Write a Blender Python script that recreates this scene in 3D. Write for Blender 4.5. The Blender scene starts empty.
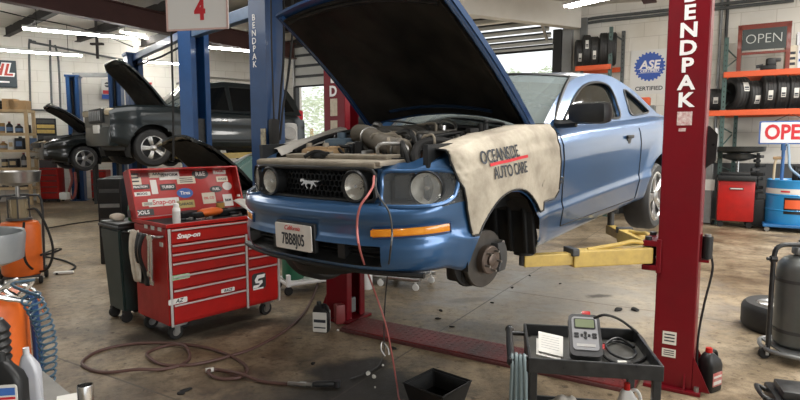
import bpy, bmesh, math, random
from mathutils import Vector, Matrix, noise
from mathutils.geometry import tessellate_polygon
random.seed(7)
SC = bpy.context.scene
COL = SC.collection
PI = math.pi
# ------------------------------------------------------------------ camera
CAMH = 1.6
FPX = 560.0
PITCH = math.atan(55 / 560)
cam_d = bpy.data.cameras.new('camera')
cam_d.sensor_width = 36.0
cam_d.lens = FPX / 800 * 36.0
cam_d.clip_start = 0.05
cam = bpy.data.objects.new('camera', cam_d)
COL.objects.link(cam)
cam.location = (0, 0, CAMH)
cam.rotation_euler = (PI / 2 - PITCH, 0, 0)
SC.camera = cam
# ------------------------------------------------------------------ world, lights, exposure
SC.view_settings.view_transform = 'Standard'
SC.view_settings.look = 'None'
SC.view_settings.gamma = 1.0
SC.view_settings.use_curve_mapping = False
SC.view_settings.exposure = 0.75
wd = bpy.data.worlds.new('overcast_sky')
SC.world = wd
wd.use_nodes = True
wn = wd.node_tree.nodes
wn['Background'].inputs[0].default_value = (0.93, 0.97, 1.0, 1)
wn['Background'].inputs[1].default_value = 0.85


def area(name, loc, rot, sx, sy, power, color=(1, 1, 1)):
    d = bpy.data.lights.new(name, 'AREA')
    d.shape = 'RECTANGLE'
    d.size = sx
    d.size_y = sy
    d.energy = power
    d.color = color
    o = bpy.data.objects.new(name, d)
    COL.objects.link(o)
    o.location = loc
    o.rotation_euler = rot
    return o


# daylight pouring in through the open bay fronts behind and beside the photographer
area('bay_front_daylight', (7.0, -3.0, 3.4), (math.radians(68), 0, math.radians(45)), 9.0, 4.0, 430, (1.0, 0.98, 0.95))
area('overhead_fill_light', (-5.0, 8.0, 4.3), (0, 0, 0.54), 6.0, 3.0, 150, (1.0, 0.99, 0.96))  # unseen area lamps added under the ceiling to brighten the shop
area('overhead_fill_light', (4.6, 4.6, 4.7), (0, 0, 0.54), 4.0, 2.0, 250, (1.0, 0.97, 0.92))
area('overhead_fill_light', (0.2, 2.6, 4.5), (0, 0, 0.54), 2.4, 0.8, 110, (1.0, 0.98, 0.95))
area('overhead_fill_light', (9.3, 7.4, 4.7), (0, 0, -0.54), 4.0, 1.0, 300, (1.0, 0.97, 0.92))  # added out of view to brighten the right part of the rear wall
sun_d = bpy.data.lights.new('sun', 'SUN')
sun_d.energy = 3.0
sun_d.angle = 0.02
sun = bpy.data.objects.new('sun', sun_d)
COL.objects.link(sun)
sun.rotation_euler = (math.radians(-35), math.radians(10), 0)


# ------------------------------------------------------------------ helpers: picture point -> place
def ray(px, py):
    cp, sp = math.cos(PITCH), math.sin(PITCH)
    x = (px - 400) / FPX
    u = (200 - py) / FPX
    return Vector((x, cp + u * sp, -sp + u * cp))


def at(px, py, Y):
    r = ray(px, py)
    return Vector((0, 0, CAMH)) + r * (Y / r.y)


def fl(px, py, z=0.0):
    r = ray(px, py)
    return Vector((0, 0, CAMH)) + r * ((z - CAMH) / r.z)


# ------------------------------------------------------------------ helpers: materials
MATS = {}


def mat(name, color, rough=0.5, metal=0.0, var=None, scale=8.0, amt=0.5, bump=0.0, coat=0.0, emit=0.0, alpha=1.0,
        trans=0.0, rvar=0.0, detail=6.0, spec=0.5, stretch=None):
    """principled material; var = second colour mixed in by noise"""
    if name in MATS:
        return MATS[name]
    m = bpy.data.materials.new(name)
    m.use_nodes = True
    nt = m.node_tree
    b = nt.nodes['Principled BSDF']
    c = tuple(color) + (1,)
    b.inputs['Base Color'].default_value = c
    b.inputs['Roughness'].default_value = rough
    b.inputs['Metallic'].default_value = metal
    b.inputs['Coat Weight'].default_value = coat
    b.inputs['Coat Roughness'].default_value = 0.06
    b.inputs['Specular IOR Level'].default_value = spec
    b.inputs['Transmission Weight'].default_value = trans
    b.inputs['Alpha'].default_value = alpha
    if emit:
        b.inputs['Emission Color'].default_value = c
        b.inputs['Emission Strength'].default_value = emit
    if var is not None or bump or rvar:
        tc = nt.nodes.new('ShaderNodeTexCoord')
        mp = nt.nodes.new('ShaderNodeMapping')
        nt.links.new(tc.outputs['Object'], mp.inputs[0])
        if stretch:
            mp.inputs['Scale'].default_value = stretch
        nz = nt.nodes.new('ShaderNodeTexNoise')
        nz.inputs['Scale'].default_value = scale
        nz.inputs['Detail'].default_value = detail
        nz.inputs['Roughness'].default_value = 0.62
        nt.links.new(mp.outputs[0], nz.inputs['Vector'])
        if var is not None:
            rp = nt.nodes.new('ShaderNodeValToRGB')
            rp.color_ramp.elements[0].position = 0.5 - 0.22
            rp.color_ramp.elements[1].position = 0.5 + 0.22
            rp.color_ramp.elements[0].color = c
            k = amt
            rp.color_ramp.elements[1].color = tuple(color[i] * (1 - k) + var[i] * k for i in range(3)) + (1,)
            nt.links.new(nz.outputs['Fac'], rp.inputs[0])
            nt.links.new(rp.outputs[0], b.inputs['Base Color'])
        if rvar:
            mr = nt.nodes.new('ShaderNodeMapRange')
            mr.inputs['From Min'].default_value = 0.3
            mr.inputs['From Max'].default_value = 0.7
            mr.inputs['To Min'].default_value = max(0.02, rough - rvar)
            mr.inputs['To Max'].default_value = min(1, rough + rvar)
            nt.links.new(nz.outputs['Fac'], mr.inputs[0])
            nt.links.new(mr.outputs[0], b.inputs['Roughness'])
        if bump:
            bp = nt.nodes.new('ShaderNodeBump')
            bp.inputs['Strength'].default_value = bump
            bp.inputs['Distance'].default_value = 0.02
            nt.links.new(nz.outputs['Fac'], bp.inputs['Height'])
            nt.links.new(bp.outputs[0], b.inputs['Normal'])
    MATS[name] = m
    return m


M = {}
M['blue'] = mat('car_blue_paint', (0.034, 0.108, 0.25), 0.28, 0.5, var=(0.05, 0.125, 0.26), scale=2, amt=0.6, coat=0.75)
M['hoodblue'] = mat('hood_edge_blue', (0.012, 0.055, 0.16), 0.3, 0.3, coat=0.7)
M['black'] = mat('black_plastic', (0.008, 0.009, 0.010), 0.42, var=(0.018, 0.018, 0.018), scale=14, amt=0.6, spec=0.35)
M['rubber'] = mat('black_rubber', (0.014, 0.014, 0.014), 0.7, var=(0.025, 0.024, 0.023), scale=20, spec=0.3)
M['tyre'] = mat('tyre_rubber', (0.016, 0.016, 0.017), 0.62, var=(0.04, 0.04, 0.038), scale=9)
M['blackmetal'] = mat('black_painted_steel', (0.016, 0.018, 0.02), 0.38, 0.2, var=(0.05, 0.05, 0.05), scale=22, amt=0.6, rvar=0.12)
M['liner'] = mat('hood_liner_felt', (0.0025, 0.003, 0.0035), 0.5, var=(0.045, 0.039, 0.032), scale=2.6, amt=0.75, bump=0.3, rvar=0.1, spec=0.12, detail=9)
M['dust'] = mat('dusty_plastic', (0.30, 0.26, 0.20), 0.75, var=(0.14, 0.12, 0.09), scale=9, amt=0.8)
M['chrome'] = mat('chrome', (0.75, 0.75, 0.74), 0.14, 1.0)
M['alu'] = mat('bare_aluminium', (0.55, 0.55, 0.54), 0.32, 1.0, var=(0.32, 0.31, 0.30), scale=15)
M['steel'] = mat('worn_steel', (0.40, 0.40, 0.39), 0.38, 0.9, var=(0.2, 0.18, 0.16), scale=12)
M['iron'] = mat('brake_iron', (0.12, 0.115, 0.11), 0.42, 0.8, var=(0.05, 0.045, 0.04), scale=16)
M['rust'] = mat('rusty_hub', (0.15, 0.115, 0.095), 0.5, 0.7, var=(0.07, 0.06, 0.055), scale=18)
M['red'] = mat('lift_red_paint', (0.165, 0.004, 0.010), 0.36, 0.0, var=(0.11, 0.003, 0.007), scale=3, amt=0.7, coat=0.12, rvar=0.08, spec=0.3)
M['toolred'] = mat('tool_chest_red', (0.44, 0.012, 0.009), 0.36, 0.0, var=(0.27, 0.008, 0.007), scale=5, amt=0.8, coat=0.05, rvar=0.06, spec=0.3)
M['liftblue'] = mat('lift_blue_paint', (0.008, 0.050, 0.155), 0.38, 0.0, var=(0.006, 0.032, 0.10), scale=4, amt=0.7, coat=0.15, spec=.35)
M['white'] = mat('white_paint', (0.80, 0.80, 0.78), 0.5)
M['paper'] = mat('paper', (0.62, 0.61, 0.57), 0.8)
M['yellow'] = mat('lift_yellow_paint', (0.60, 0.42, 0.10), 0.45, 0.0, var=(0.36, 0.25, 0.07), scale=13, amt=0.8)
M['orange'] = mat('orange_plastic', (0.75, 0.15, 0.02), 0.4, var=(0.5, 0.09, 0.015), scale=8)
M['beam'] = mat('rack_orange', (0.66, 0.09, 0.02), 0.45, var=(0.55, 0.10, 0.03), scale=10)
M['green'] = mat('tank_green', (0.03, 0.26, 0.12), 0.4, var=(0.02, 0.16, 0.08), scale=6)
M['rackgreen'] = mat('rack_green', (0.06, 0.11, 0.10), 0.5, var=(0.03, 0.06, 0.05), scale=9)
M['rackgrey'] = mat('rack_grey', (0.10, 0.11, 0.11), 0.5, var=(0.05, 0.05, 0.05), scale=9)
M['grey'] = mat('grey_metal', (0.23, 0.24, 0.24), 0.42, 0.4, var=(0.13, 0.13, 0.13), scale=10)
M['darkgrey'] = mat('dark_grey', (0.05, 0.052, 0.054), 0.5, var=(0.025, 0.025, 0.025), scale=10)
M['glassdark'] = mat('dark_glass', (0.004, 0.005, 0.006), 0.06, 0.0, spec=0.28)
M['amber'] = mat('amber_lens', (0.90, 0.36, 0.03), 0.18, coat=0.6, var=(0.75, 0.2, 0.01), scale=18, amt=0.8)
M['tan'] = mat('tan_plastic', (0.40, 0.27, 0.14), 0.6, var=(0.22, 0.13, 0.07), scale=15)
M['brown'] = mat('brown_rubber', (0.11, 0.055, 0.045), 0.55, var=(0.06, 0.03, 0.025), scale=12)
M['redhose'] = mat('red_hose', (0.42, 0.13, 0.12), 0.5, var=(0.3, 0.07, 0.06), scale=8)
M['wood'] = mat('shelf_wood', (0.52, 0.38, 0.22), 0.65, var=(0.36, 0.24, 0.12), scale=9, stretch=(1, 8, 8))
M['card'] = mat('cardboard', (0.46, 0.30, 0.15), 0.8, var=(0.36, 0.22, 0.10), scale=6)
M['redtext'] = mat('red_lettering', (0.55, 0.02, 0.03), 0.5)
M['darktext'] = mat('dark_lettering', (0.02, 0.025, 0.035), 0.6)
M['bluetext'] = mat('blue_lettering', (0.02, 0.08, 0.38), 0.5)
M['whitetext'] = mat('white_lettering', (0.82, 0.80, 0.78), 0.5)
M['tube'] = mat('lit_tube', (1.0, 0.98, 0.93), 0.5, emit=26.0)


# ------------------------------------------------------------------ helpers: shapes
def box(bm, c, s, rot=None, bev=0.0):
    """box centred at c with size s; rot = 3x3/4x4 matrix"""
    R = rot.to_4x4() if rot is not None else Matrix.Identity(4)
    mtx = Matrix.Translation(Vector(c)) @ R @ Matrix.Diagonal((s[0], s[1], s[2], 1))
    r = bmesh.ops.create_cube(bm, size=1.0, matrix=mtx)
    if bev > 0:
        es = list({e for v in r['verts'] for e in v.link_edges})
        bmesh.ops.bevel(bm, geom=es, offset=min(bev, 0.45 * min(s)), segments=2, affect='EDGES', profile=0.6)
    return bm


def rz(a):
    return Matrix.Rotation(a, 3, 'Z')


def cyl(bm, p0, p1, r0, r1=None, seg=20, caps=True):
    p0 = Vector(p0)
    p1 = Vector(p1)
    r1 = r0 if r1 is None else r1
    d = p1 - p0
    L = d.length
    q = Vector((0, 0, 1)).rotation_difference(d.normalized()).to_matrix().to_4x4()
    bmesh.ops.create_cone(bm, cap_ends=caps, cap_tris=False, segments=seg, radius1=r0, radius2=r1, depth=L,
                          matrix=Matrix.Translation((p0 + p1) / 2) @ q)
    return bm


def lathe(bm, prof, mtx=None, seg=28, cap=False):
    """prof list of (r, z) spun about z"""
    mtx = mtx or Matrix.Identity(4)
    rings = []
    for r, z in prof:
        rings.append([bm.verts.new(mtx @ Vector((r * math.cos(2 * PI * i / seg), r * math.sin(2 * PI * i / seg), z))) for i in range(seg)])
    for a, b in zip(rings, rings[1:]):
        for i in range(seg):
            j = (i + 1) % seg
            bm.faces.new((a[i], a[j], b[j], b[i]))
    if cap:
        bm.faces.new(list(reversed(rings[0])))
        bm.faces.new(rings[-1])
    return bm


def catmull(pts, n=6, closed=False):
    pts = [Vector(p) for p in pts]
    out = []
    N = len(pts)
    rng = N if closed else N - 1
    for i in range(rng):
        if closed:
            p0, p1, p2, p3 = pts[(i - 1) % N], pts[i], pts[(i + 1) % N], pts[(i + 2) % N]
        else:
            p1, p2 = pts[i], pts[i + 1]
            p0 = pts[i - 1] if i > 0 else p1 * 2 - p2
            p3 = pts[i + 2] if i + 2 < N else p2 * 2 - p1
        for k in range(n):
            t = k / n
            out.append(0.5 * ((2 * p1) + (p2 - p0) * t + (2 * p0 - 5 * p1 + 4 * p2 - p3) * t * t + (3 * p1 - p0 - 3 * p2 + p3) * t ** 3))
    if not closed:
        out.append(pts[-1].copy())
    return out


def tube(bm, pts, r, seg=8, smooth=5, closed=False, corr=0.0, flat=1.0):
    P = catmull(pts, smooth, closed) if smooth > 1 else [Vector(p) for p in pts]
    n = len(P)
    rings = []
    up = None
    for i, p in enumerate(P):
        if closed:
            d = P[(i + 1) % n] - P[i - 1]
        else:
            d = P[min(i + 1, n - 1)] - P[max(i - 1, 0)]
        if d.length < 1e-9:
            d = Vector((0, 0, 1))
        d.normalize()
        if up is None:
            up = Vector((0, 0, 1)) if abs(d.z) < 0.9 else Vector((1, 0, 0))
        a = d.cross(up)
        if a.length < 1e-6:
            a = d.orthogonal()
        a.normalize()
        up = a.cross(d).normalized()
        rr = r * (1 + (corr if i % 2 else -corr))
        rings.append([bm.verts.new(p + a * (math.cos(2 * PI * k / seg) * rr) + up * (math.sin(2 * PI * k / seg) * rr * flat)) for k in range(seg)])
    m = n if closed else n - 1
    for i in range(m):
        a, b = rings[i], rings[(i + 1) % n]
        for k in range(seg):
            j = (k + 1) % seg
            bm.faces.new((a[k], a[j], b[j], b[k]))
    if not closed:
        bm.faces.new(list(reversed(rings[0])))
        bm.faces.new(rings[-1])
    return bm


def prism(bm, poly, h, mtx=None):
    """extrude a 2D polygon (x,y) by h along z"""
    mtx = mtx or Matrix.Identity(4)
    lo = [bm.verts.new(mtx @ Vector((x, y, 0))) for x, y in poly]
    hi = [bm.verts.new(mtx @ Vector((x, y, h))) for x, y in poly]
    tri = tessellate_polygon([[Vector((x, y, 0)) for x, y in poly]])
    for t in tri:
        try:
            bm.faces.new([hi[i] for i in t])
            bm.faces.new([lo[i] for i in reversed(t)])
        except ValueError:
            pass
    n = len(poly)
    for i in range(n):
        j = (i + 1) % n
        bm.faces.new((lo[i], lo[j], hi[j], hi[i]))
    return bm


def rrect(w, h, r, n=4):
    """rounded rectangle outline"""
    out = []
    for cx, cy, a0 in ((w / 2 - r, h / 2 - r, 0), (-w / 2 + r, h / 2 - r, PI / 2), (-w / 2 + r, -h / 2 + r, PI), (w / 2 - r, -h / 2 + r, 1.5 * PI)):
        for k in range(n + 1):
            a = a0 + PI / 2 * k / n
            out.append((cx + r * math.cos(a), cy + r * math.sin(a)))
    return out


def frame_mtx(o, x, y):
    """matrix with origin o, x axis along x, y axis near y, z the normal"""
    x = Vector(x).normalized()
    y = Vector(y)
    z = x.cross(y).normalized()
    y = z.cross(x)
    m = Matrix.Identity(4)
    for i in range(3):
        m[i][0], m[i][1], m[i][2], m[i][3] = x[i], y[i], z[i], o[i]
    return m


def B():
    return bmesh.new()


def obj(name, bm, material, parent=None, smooth=True, angle=35, label=None, fix=True):
    if fix:
        bmesh.ops.recalc_face_normals(bm, faces=bm.faces)
    me = bpy.data.meshes.new(name)
    bm.to_mesh(me)
    bm.free()
    me.materials.append(material if not isinstance(material, str) else M[material])
    if smooth:
        for p in me.polygons:
            p.use_smooth = True
        me.set_sharp_from_angle(angle=math.radians(angle))
    o = bpy.data.objects.new(name, me)
    COL.objects.link(o)
    if parent is not None:
        o.parent = parent
    if label:
        o['label'] = label
    return o


def text(name, s, size, material, parent, mtx, ext=0.002, shear=0.0, align='CENTER', bold=0.0, sx=1.0, space=1.0):
    c = bpy.data.curves.new(name, 'FONT')
    c.body = s
    c.size = size
    c.extrude = ext
    c.align_x = align
    c.align_y = 'CENTER'
    c.shear = shear
    c.offset = bold
    c.space_character = space
    c.resolution_u = 3
    t = bpy.data.objects.new(name + '_curve', c)
    COL.objects.link(t)
    dg = bpy.context.evaluated_depsgraph_get()
    me = bpy.data.meshes.new_from_object(t.evaluated_get(dg))
    bpy.data.objects.remove(t)
    bpy.data.curves.remove(c)
    me.transform(mtx @ Matrix.Diagonal((sx, 1, 1, 1)))
    me.name = name
    me.materials.clear()
    me.materials.append(M[material] if isinstance(material, str) else material)
    o = bpy.data.objects.new(name, me)
    COL.objects.link(o)
    if parent is not None:
        o.parent = parent
    return o


def tag(o, label, cat, group=None):
    o['label'] = label
    o['category'] = cat
    if group:
        o['group'] = group
    return o


def thing(name, label, cat, loc=(0, 0, 0), rotz=0.0, group=None):
    o = bpy.data.objects.new(name, None)
    COL.objects.link(o)
    o.empty_display_size = 0.1
    o.location = loc
    o.rotation_euler = (0, 0, rotz)
    return tag(o, label, cat, group)


def struct(o):
    o['kind'] = 'structure'
    return o


def dup(root, loc=None, rotz=None, label=None, group=None):
    def cp(o, par):
        c = o.copy()
        COL.objects.link(c)
        c.parent = par
        for ch in o.children:
            cp(ch, c)
        return c
    r = cp(root, root.parent)
    if loc is not None:
        r.location = loc
    if rotz is not None:
        r.rotation_euler = (r.rotation_euler[0], r.rotation_euler[1], rotz)
    if label:
        r['label'] = label
    if group:
        r['group'] = group
    return r


def simple(name, bm, material, label, cat, group=None, **k):
    return tag(obj(name, bm, material, **k), label, cat, group)


def smooth01(a, b, x):
    t = min(1, max(0, (x - a) / (b - a)))
    return t * t * (3 - 2 * t)


def interp(tab, x):
    if x <= tab[0][0]:
        return tab[0][1]
    for (a, va), (b, vb) in zip(tab, tab[1:]):
        if x <= b:
            return va + (vb - va) * (x - a) / (b - a)
    return tab[-1][1]


# the shop's two directions: along the bays (away from camera), across the bays (to the right)
ACROSS = Vector((0.86, -0.51, 0)).normalized()
ALONG = Vector((0.51, 0.86, 0)).normalized()
CORNER = Vector((4.27, 13.65, 0))
WROT = math.atan2(ACROSS.y, ACROSS.x)


def wallpt(t, d, z):
    """t along the rear wall (to the right), d out from it towards the camera"""
    return CORNER + ACROSS * t - ALONG * d + Vector((0, 0, z))


def on_wall(px, py, d=0.0):
    """picture point -> point on the plane d in front of the rear wall"""
    r = ray(px, py)
    o = Vector((0, 0, CAMH))
    P = CORNER - ALONG * d
    k = (P - o).dot(ALONG) / r.dot(ALONG)
    return o + r * k


def roof_z(p):
    d = -(Vector((p[0], p[1], 0)) - CORNER).dot(ALONG)
    return 5.0


# ================================================================== THE SETTING
def concrete_floor():
    m = bpy.data.materials.new('stained_concrete')
    m.use_nodes = True
    nt = m.node_tree
    N, L = nt.nodes, nt.links
    b = N['Principled BSDF']
    tc = N.new('ShaderNodeTexCoord')

    def nz(scale, detail=8, rough=0.65, stretch=None, dist=0.0):
        mp = N.new('ShaderNodeMapping')
        L.new(tc.outputs['Object'], mp.inputs[0])
        if stretch:
            mp.inputs['Scale'].default_value = stretch
        n = N.new('ShaderNodeTexNoise')
        n.inputs['Scale'].default_value = scale
        n.inputs['Detail'].default_value = detail
        n.inputs['Roughness'].default_value = rough
        n.inputs['Distortion'].default_value = dist
        L.new(mp.outputs[0], n.inputs['Vector'])
        return n.outputs['Fac']

    def ramp(src, *stops):
        r = N.new('ShaderNodeValToRGB')
        e = r.color_ramp.elements
        while len(e) < len(stops):
            e.new(0.5)
        for i, (p, c) in enumerate(stops):
            e[i].position = p
            e[i].color = c if len(c) == 4 else tuple(c) + (1,)
        L.new(src, r.inputs[0])
        return r.outputs[0]

    def mix(fac, a, c, typ='MIX'):
        x = N.new('ShaderNodeMix')
        x.data_type = 'RGBA'
        x.blend_type = typ
        if isinstance(fac, float):
            x.inputs[0].default_value = fac
        else:
            L.new(fac, x.inputs[0])
        for k, v in ((6, a), (7, c)):
            if isinstance(v, tuple):
                x.inputs[k].default_value = v
            else:
                L.new(v, x.inputs[k])
        return x.outputs[2]

    def math_(op, a, c, c2=None):
        x = N.new('ShaderNodeMath')
        x.operation = op
        for k, v in enumerate((a, c, c2)):
            if v is None:
                continue
            if isinstance(v, (int, float)):
                x.inputs[k].default_value = v
            else:
                L.new(v, x.inputs[k])
        return x.outputs[0]

    def spot(cx, cy, rx, ry, rot, n, inner=0.55, outer=1.15):
        """irregular stain mask around a place on the floor"""
        mp = N.new('ShaderNodeMapping')
        mp.vector_type = 'TEXTURE'
        mp.inputs['Location'].default_value = (cx, cy, 0)
        mp.inputs['Rotation'].default_value = (0, 0, rot)
        mp.inputs['Scale'].default_value = (rx, ry, 1)
        L.new(tc.outputs['Object'], mp.inputs[0])
        ln = N.new('ShaderNodeVectorMath')
        ln.operation = 'LENGTH'
        L.new(mp.outputs[0], ln.inputs[0])
        d = math_('ADD', ln.outputs['Value'], math_('MULTIPLY', math_('SUBTRACT', n, 0.5), 1.9))
        mr = N.new('ShaderNodeMapRange')
        mr.inputs['From Min'].default_value = outer
        mr.inputs['From Max'].default_value = inner
        L.new(d, mr.inputs[0])
        mr.clamp = True
        return mr.outputs[0]

    big = nz(0.55, 6, 0.6)
    mid = nz(2.2, 9, 0.7, dist=0.4)
    fine = nz(9, 11, 0.82)
    speck = nz(16, 4, 0.55)
    base = ramp(big, (0.32, (0.165, 0.120, 0.072)), (0.52, (0.30, 0.238, 0.158)), (0.72, (0.42, 0.355, 0.262)))
    grime = ramp(mid, (0.38, (0.30, 0.255, 0.20)), (0.58, (1.08, 1.08, 1.08)))
    col = mix(0.62, base, grime, 'MULTIPLY')
    tex = ramp(fine, (0.34, (0.36, 0.32, 0.27)), (0.52, (0.98, 0.98, 0.98)), (0.72, (1.28, 1.26, 1.22)))
    col = mix(1.0, col, tex, 'MULTIPLY')
    dots = ramp(speck, (0.31, (0.12, 0.10, 0.085)), (0.38, (1, 1, 1)))
    col = mix(0.75, col, dots, 'MULTIPLY')
    # painted pool of rear-door light on the concrete, under the car towards the yard
    p = fl(540, 305)
    lit_pool = spot(p.x + 0.4, p.y + 0.4, 1.7, 1.5, 0.5, mid, 0.2, 1.2)
    col = mix(math_('MULTIPLY', lit_pool, 0.55), col, (0.50, 0.485, 0.45, 1))
    # oil and wet stains; larger ones at left and front also paint the light falloff
    wet = None
    for (px, py, rx, ry, rot, k) in ((343, 372, 0.34, 0.24, 0.3, 1.0), (362, 366, 0.22, 0.14, 0.5, 1.0), (360, 393, 0.70, 0.32, 0.3, 0.85), (200, 328, 0.70, 0.40, 0.6, 0.80), (395, 388, 0.45, 0.35, 0.0, 0.7), (300, 395, 0.8, 0.35, 0.3, 0.6), (120, 395, 0.9, 0.5, 0.0, 0.35), (110, 330, 0.5, 0.4, 0.0, 0.35), (60, 215, 1.6, 0.8, 0.4, 0.35), (480, 330, 0.5, 0.25, -.5, 0.4), (268, 322, 0.4, 0.12, 0.8, 0.5),
                                     (598, 296, 0.16, 0.07, 0.2, 0.75), (470, 300, 0.25, 0.1, 0.3, 0.35), (305, 318, 0.3, 0.16, 0.8, 0.5)):
        p = fl(px, py)
        s = math_('MULTIPLY', spot(p.x, p.y, rx, ry, rot, mid if rx > 0.2 else fine), k)
        col = mix(s, col, (0.022, 0.020, 0.017, 1))
        wet = s if wet is None else math_('MAXIMUM', wet, s)
    # saw-cut joints
    jm = N.new('ShaderNodeMapping')
    jm.inputs['Rotation'].default_value = (0, 0, -WROT)
    L.new(tc.outputs['Object'], jm.inputs[0])
    sp = N.new('ShaderNodeSeparateXYZ')
    L.new(jm.outputs[0], sp.inputs[0])
    for ax, off in ((0, 1.1), (1, 0.4)):
        f = math_('FRACT', math_('DIVIDE', math_('ADD', sp.outputs[ax], 100 + off), 3.6), 0)
        near = math_('LESS_THAN', math_('ABSOLUTE', math_('SUBTRACT', f, 0.5), 0), 0.0022)
        col = mix(math_('MULTIPLY', near, 0.7), col, (0.06, 0.05, 0.04, 1))
    L.new(col, b.inputs['Base Color'])
    ro = N.new('ShaderNodeMapRange')
    L.new(mid, ro.inputs[0])
    ro.inputs['From Min'].default_value = 0.3
    ro.inputs['From Max'].default_value = 0.7
    ro.inputs['To Min'].default_value = 0.34
    ro.inputs['To Max'].default_value = 0.62
    rr = math_('ADD', ro.outputs[0], math_('MULTIPLY', wet, 0.05))
    b.inputs['Specular IOR Level'].default_value = 0.32
    L.new(rr, b.inputs['Roughness'])
    bp = N.new('ShaderNodeBump')
    bp.inputs['Strength'].default_value = 0.5
    bp.inputs['Distance'].default_value = 0.010
    L.new(fine, bp.inputs['Height'])
    L.new(bp.outputs[0], b.inputs['Normal'])
    return m


def block_wall(name, rot, dado=None):
    """painted concrete block: mortar joints follow the wall's own direction"""
    m = bpy.data.materials.new(name)
    m.use_nodes = True
    nt = m.node_tree
    N, L = nt.nodes, nt.links
    b = N['Principled BSDF']
    tc = N.new('ShaderNodeTexCoord')
    mp = N.new('ShaderNodeMapping')
    mp.inputs['Rotation'].default_value = (0, 0, -rot)
    L.new(tc.outputs['Object'], mp.inputs[0])
    sp = N.new('ShaderNodeSeparateXYZ')
    L.new(mp.outputs[0], sp.inputs[0])
    cb = N.new('ShaderNodeCombineXYZ')
    L.new(sp.outputs[0], cb.inputs[0])
    L.new(sp.outputs[2], cb.inputs[1])
    br = N.new('ShaderNodeTexBrick')
    br.inputs['Scale'].default_value = 1.0
    br.inputs['Brick Width'].default_value = 0.62
    br.inputs['Row Height'].default_value = 0.31
    br.inputs['Mortar Size'].default_value = 0.007
    br.inputs['Mortar Smooth'].default_value = 0.3
    br.inputs['Color1'].default_value = (0.74, 0.715, 0.655, 1)
    br.inputs['Color2'].default_value = (0.70, 0.675, 0.615, 1)
    br.inputs['Mortar'].default_value = (0.56, 0.53, 0.47, 1)
    L.new(cb.outputs[0], br.inputs['Vector'])
    nz = N.new('ShaderNodeTexNoise')
    nz.inputs['Scale'].default_value = 1.3
    nz.inputs['Detail'].default_value = 8
    L.new(tc.outputs['Object'], nz.inputs['Vector'])
    rp = N.new('ShaderNodeValToRGB')
    rp.color_ramp.elements[0].position = 0.3
    rp.color_ramp.elements[0].color = (0.87, 0.85, 0.81, 1)
    rp.color_ramp.elements[1].position = 0.55
    rp.color_ramp.elements[1].color = (1, 1, 1, 1)
    L.new(nz.outputs['Fac'], rp.inputs[0])
    mx = N.new('ShaderNodeMix')
    mx.data_type = 'RGBA'
    mx.blend_type = 'MULTIPLY'
    mx.inputs[0].default_value = 1.0
    L.new(br.outputs['Color'], mx.inputs[6])
    L.new(rp.outputs[0], mx.inputs[7])
    out = mx.outputs[2]
    if dado:
        lt = N.new('ShaderNodeMath')
        lt.operation = 'LESS_THAN'
        L.new(sp.outputs[2], lt.inputs[0])
        lt.inputs[1].default_value = dado
        m2 = N.new('ShaderNodeMix')
        m2.data_type = 'RGBA'
        L.new(lt.outputs[0], m2.inputs[0])
        L.new(out, m2.inputs[6])
        m2.inputs[7].default_value = (0.075, 0.078, 0.08, 1)
        out = m2.outputs[2]
    L.new(out, b.inputs['Base Color'])
    b.inputs['Roughness'].default_value = 0.75
    bp = N.new('ShaderNodeBump')
    bp.inputs['Strength'].default_value = 0.4
    bp.inputs['Distance'].default_value = 0.006
    L.new(br.outputs['Fac'], bp.inputs['Height'])
    bp.invert = True
    L.new(bp.outputs[0], b.inputs['Normal'])
    return m


# floor
bm = B()
box(bm, (0, 8, -0.1), (34, 30, 0.2))
struct(obj('floor', bm, concrete_floor(), smooth=False))
# yard outside the rear doors
bm = B()
c = wallpt(-6, -14.2, -0.12)
box(bm, c, (34, 28, 0.2), rz(WROT))
struct(obj('yard_ground', bm, mat('yard_concrete', (0.62, 0.61, 0.58), 0.8, var=(0.5, 0.49, 0.46), scale=2), smooth=False))

CEIL = 4.85
# rear wall, with two bay door openings
LWA = at(-160, 145, 14.7)
LWA.z = 0
LWB = at(0, 145, 15.8)
LWB.z = 0
ldir = (LWB - LWA).normalized()
ldir = (Vector((-3.6, 20.0, 0)) - LWB).normalized()
# meeting point of the left wall line and rear wall line
den = ldir.x * ACROSS.y - ldir.y * ACROSS.x
q = CORNER - LWB
kk = (q.x * ACROSS.y - q.y * ACROSS.x) / den
KNEE = LWB + ldir * kk
T0 = (KNEE - CORNER).dot(ACROSS)
wm = block_wall('painted_block_rear', WROT, dado=1.22)
t_a0 = (on_wall(298, 145) - CORNER).dot(ACROSS)
t_a1 = (on_wall(352, 145) - CORNER).dot(ACROSS)
t_b0 = (on_wall(395, 145) - CORNER).dot(ACROSS)
t_b1 = (on_wall(561, 145) - CORNER).dot(ACROSS)
TOPA, TOPB = 4.25, 4.72
bm = B()


def wall_piece(t0, t1, z0, z1, d0=-0.22, d1=0.0):
    box(bm, wallpt((t0 + t1) / 2, (d0 + d1) / 2, (z0 + z1) / 2), (t1 - t0, d1 - d0, z1 - z0), rz(WROT))


wall_piece(T0 - 0.3, t_a0, 0, CEIL)
wall_piece(t_a0, t_a1, TOPA, CEIL)
wall_piece(t_a1, t_b0, 0, CEIL)
wall_piece(t_b0, t_b1, TOPB, CEIL)
wall_piece(t_b1, 10.5, 0, CEIL + 0.4)
struct(obj('wall_back', bm, wm, smooth=False))
# left wall
bm = B()
lrot = math.atan2(ldir.y, ldir.x)
A0 = LWB - ldir * 26
A1 = KNEE + ldir * 0.2
mid = (A0 + A1) / 2
nl = Vector((-ldir.y, ldir.x, 0))
box(bm, mid + nl * 0.12 + Vector((0, 0, CEIL / 2)), ((A1 - A0).length, 0.22, CEIL), rz(lrot))
struct(obj('wall_left', bm, block_wall('painted_block_left', lrot), smooth=False))


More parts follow.
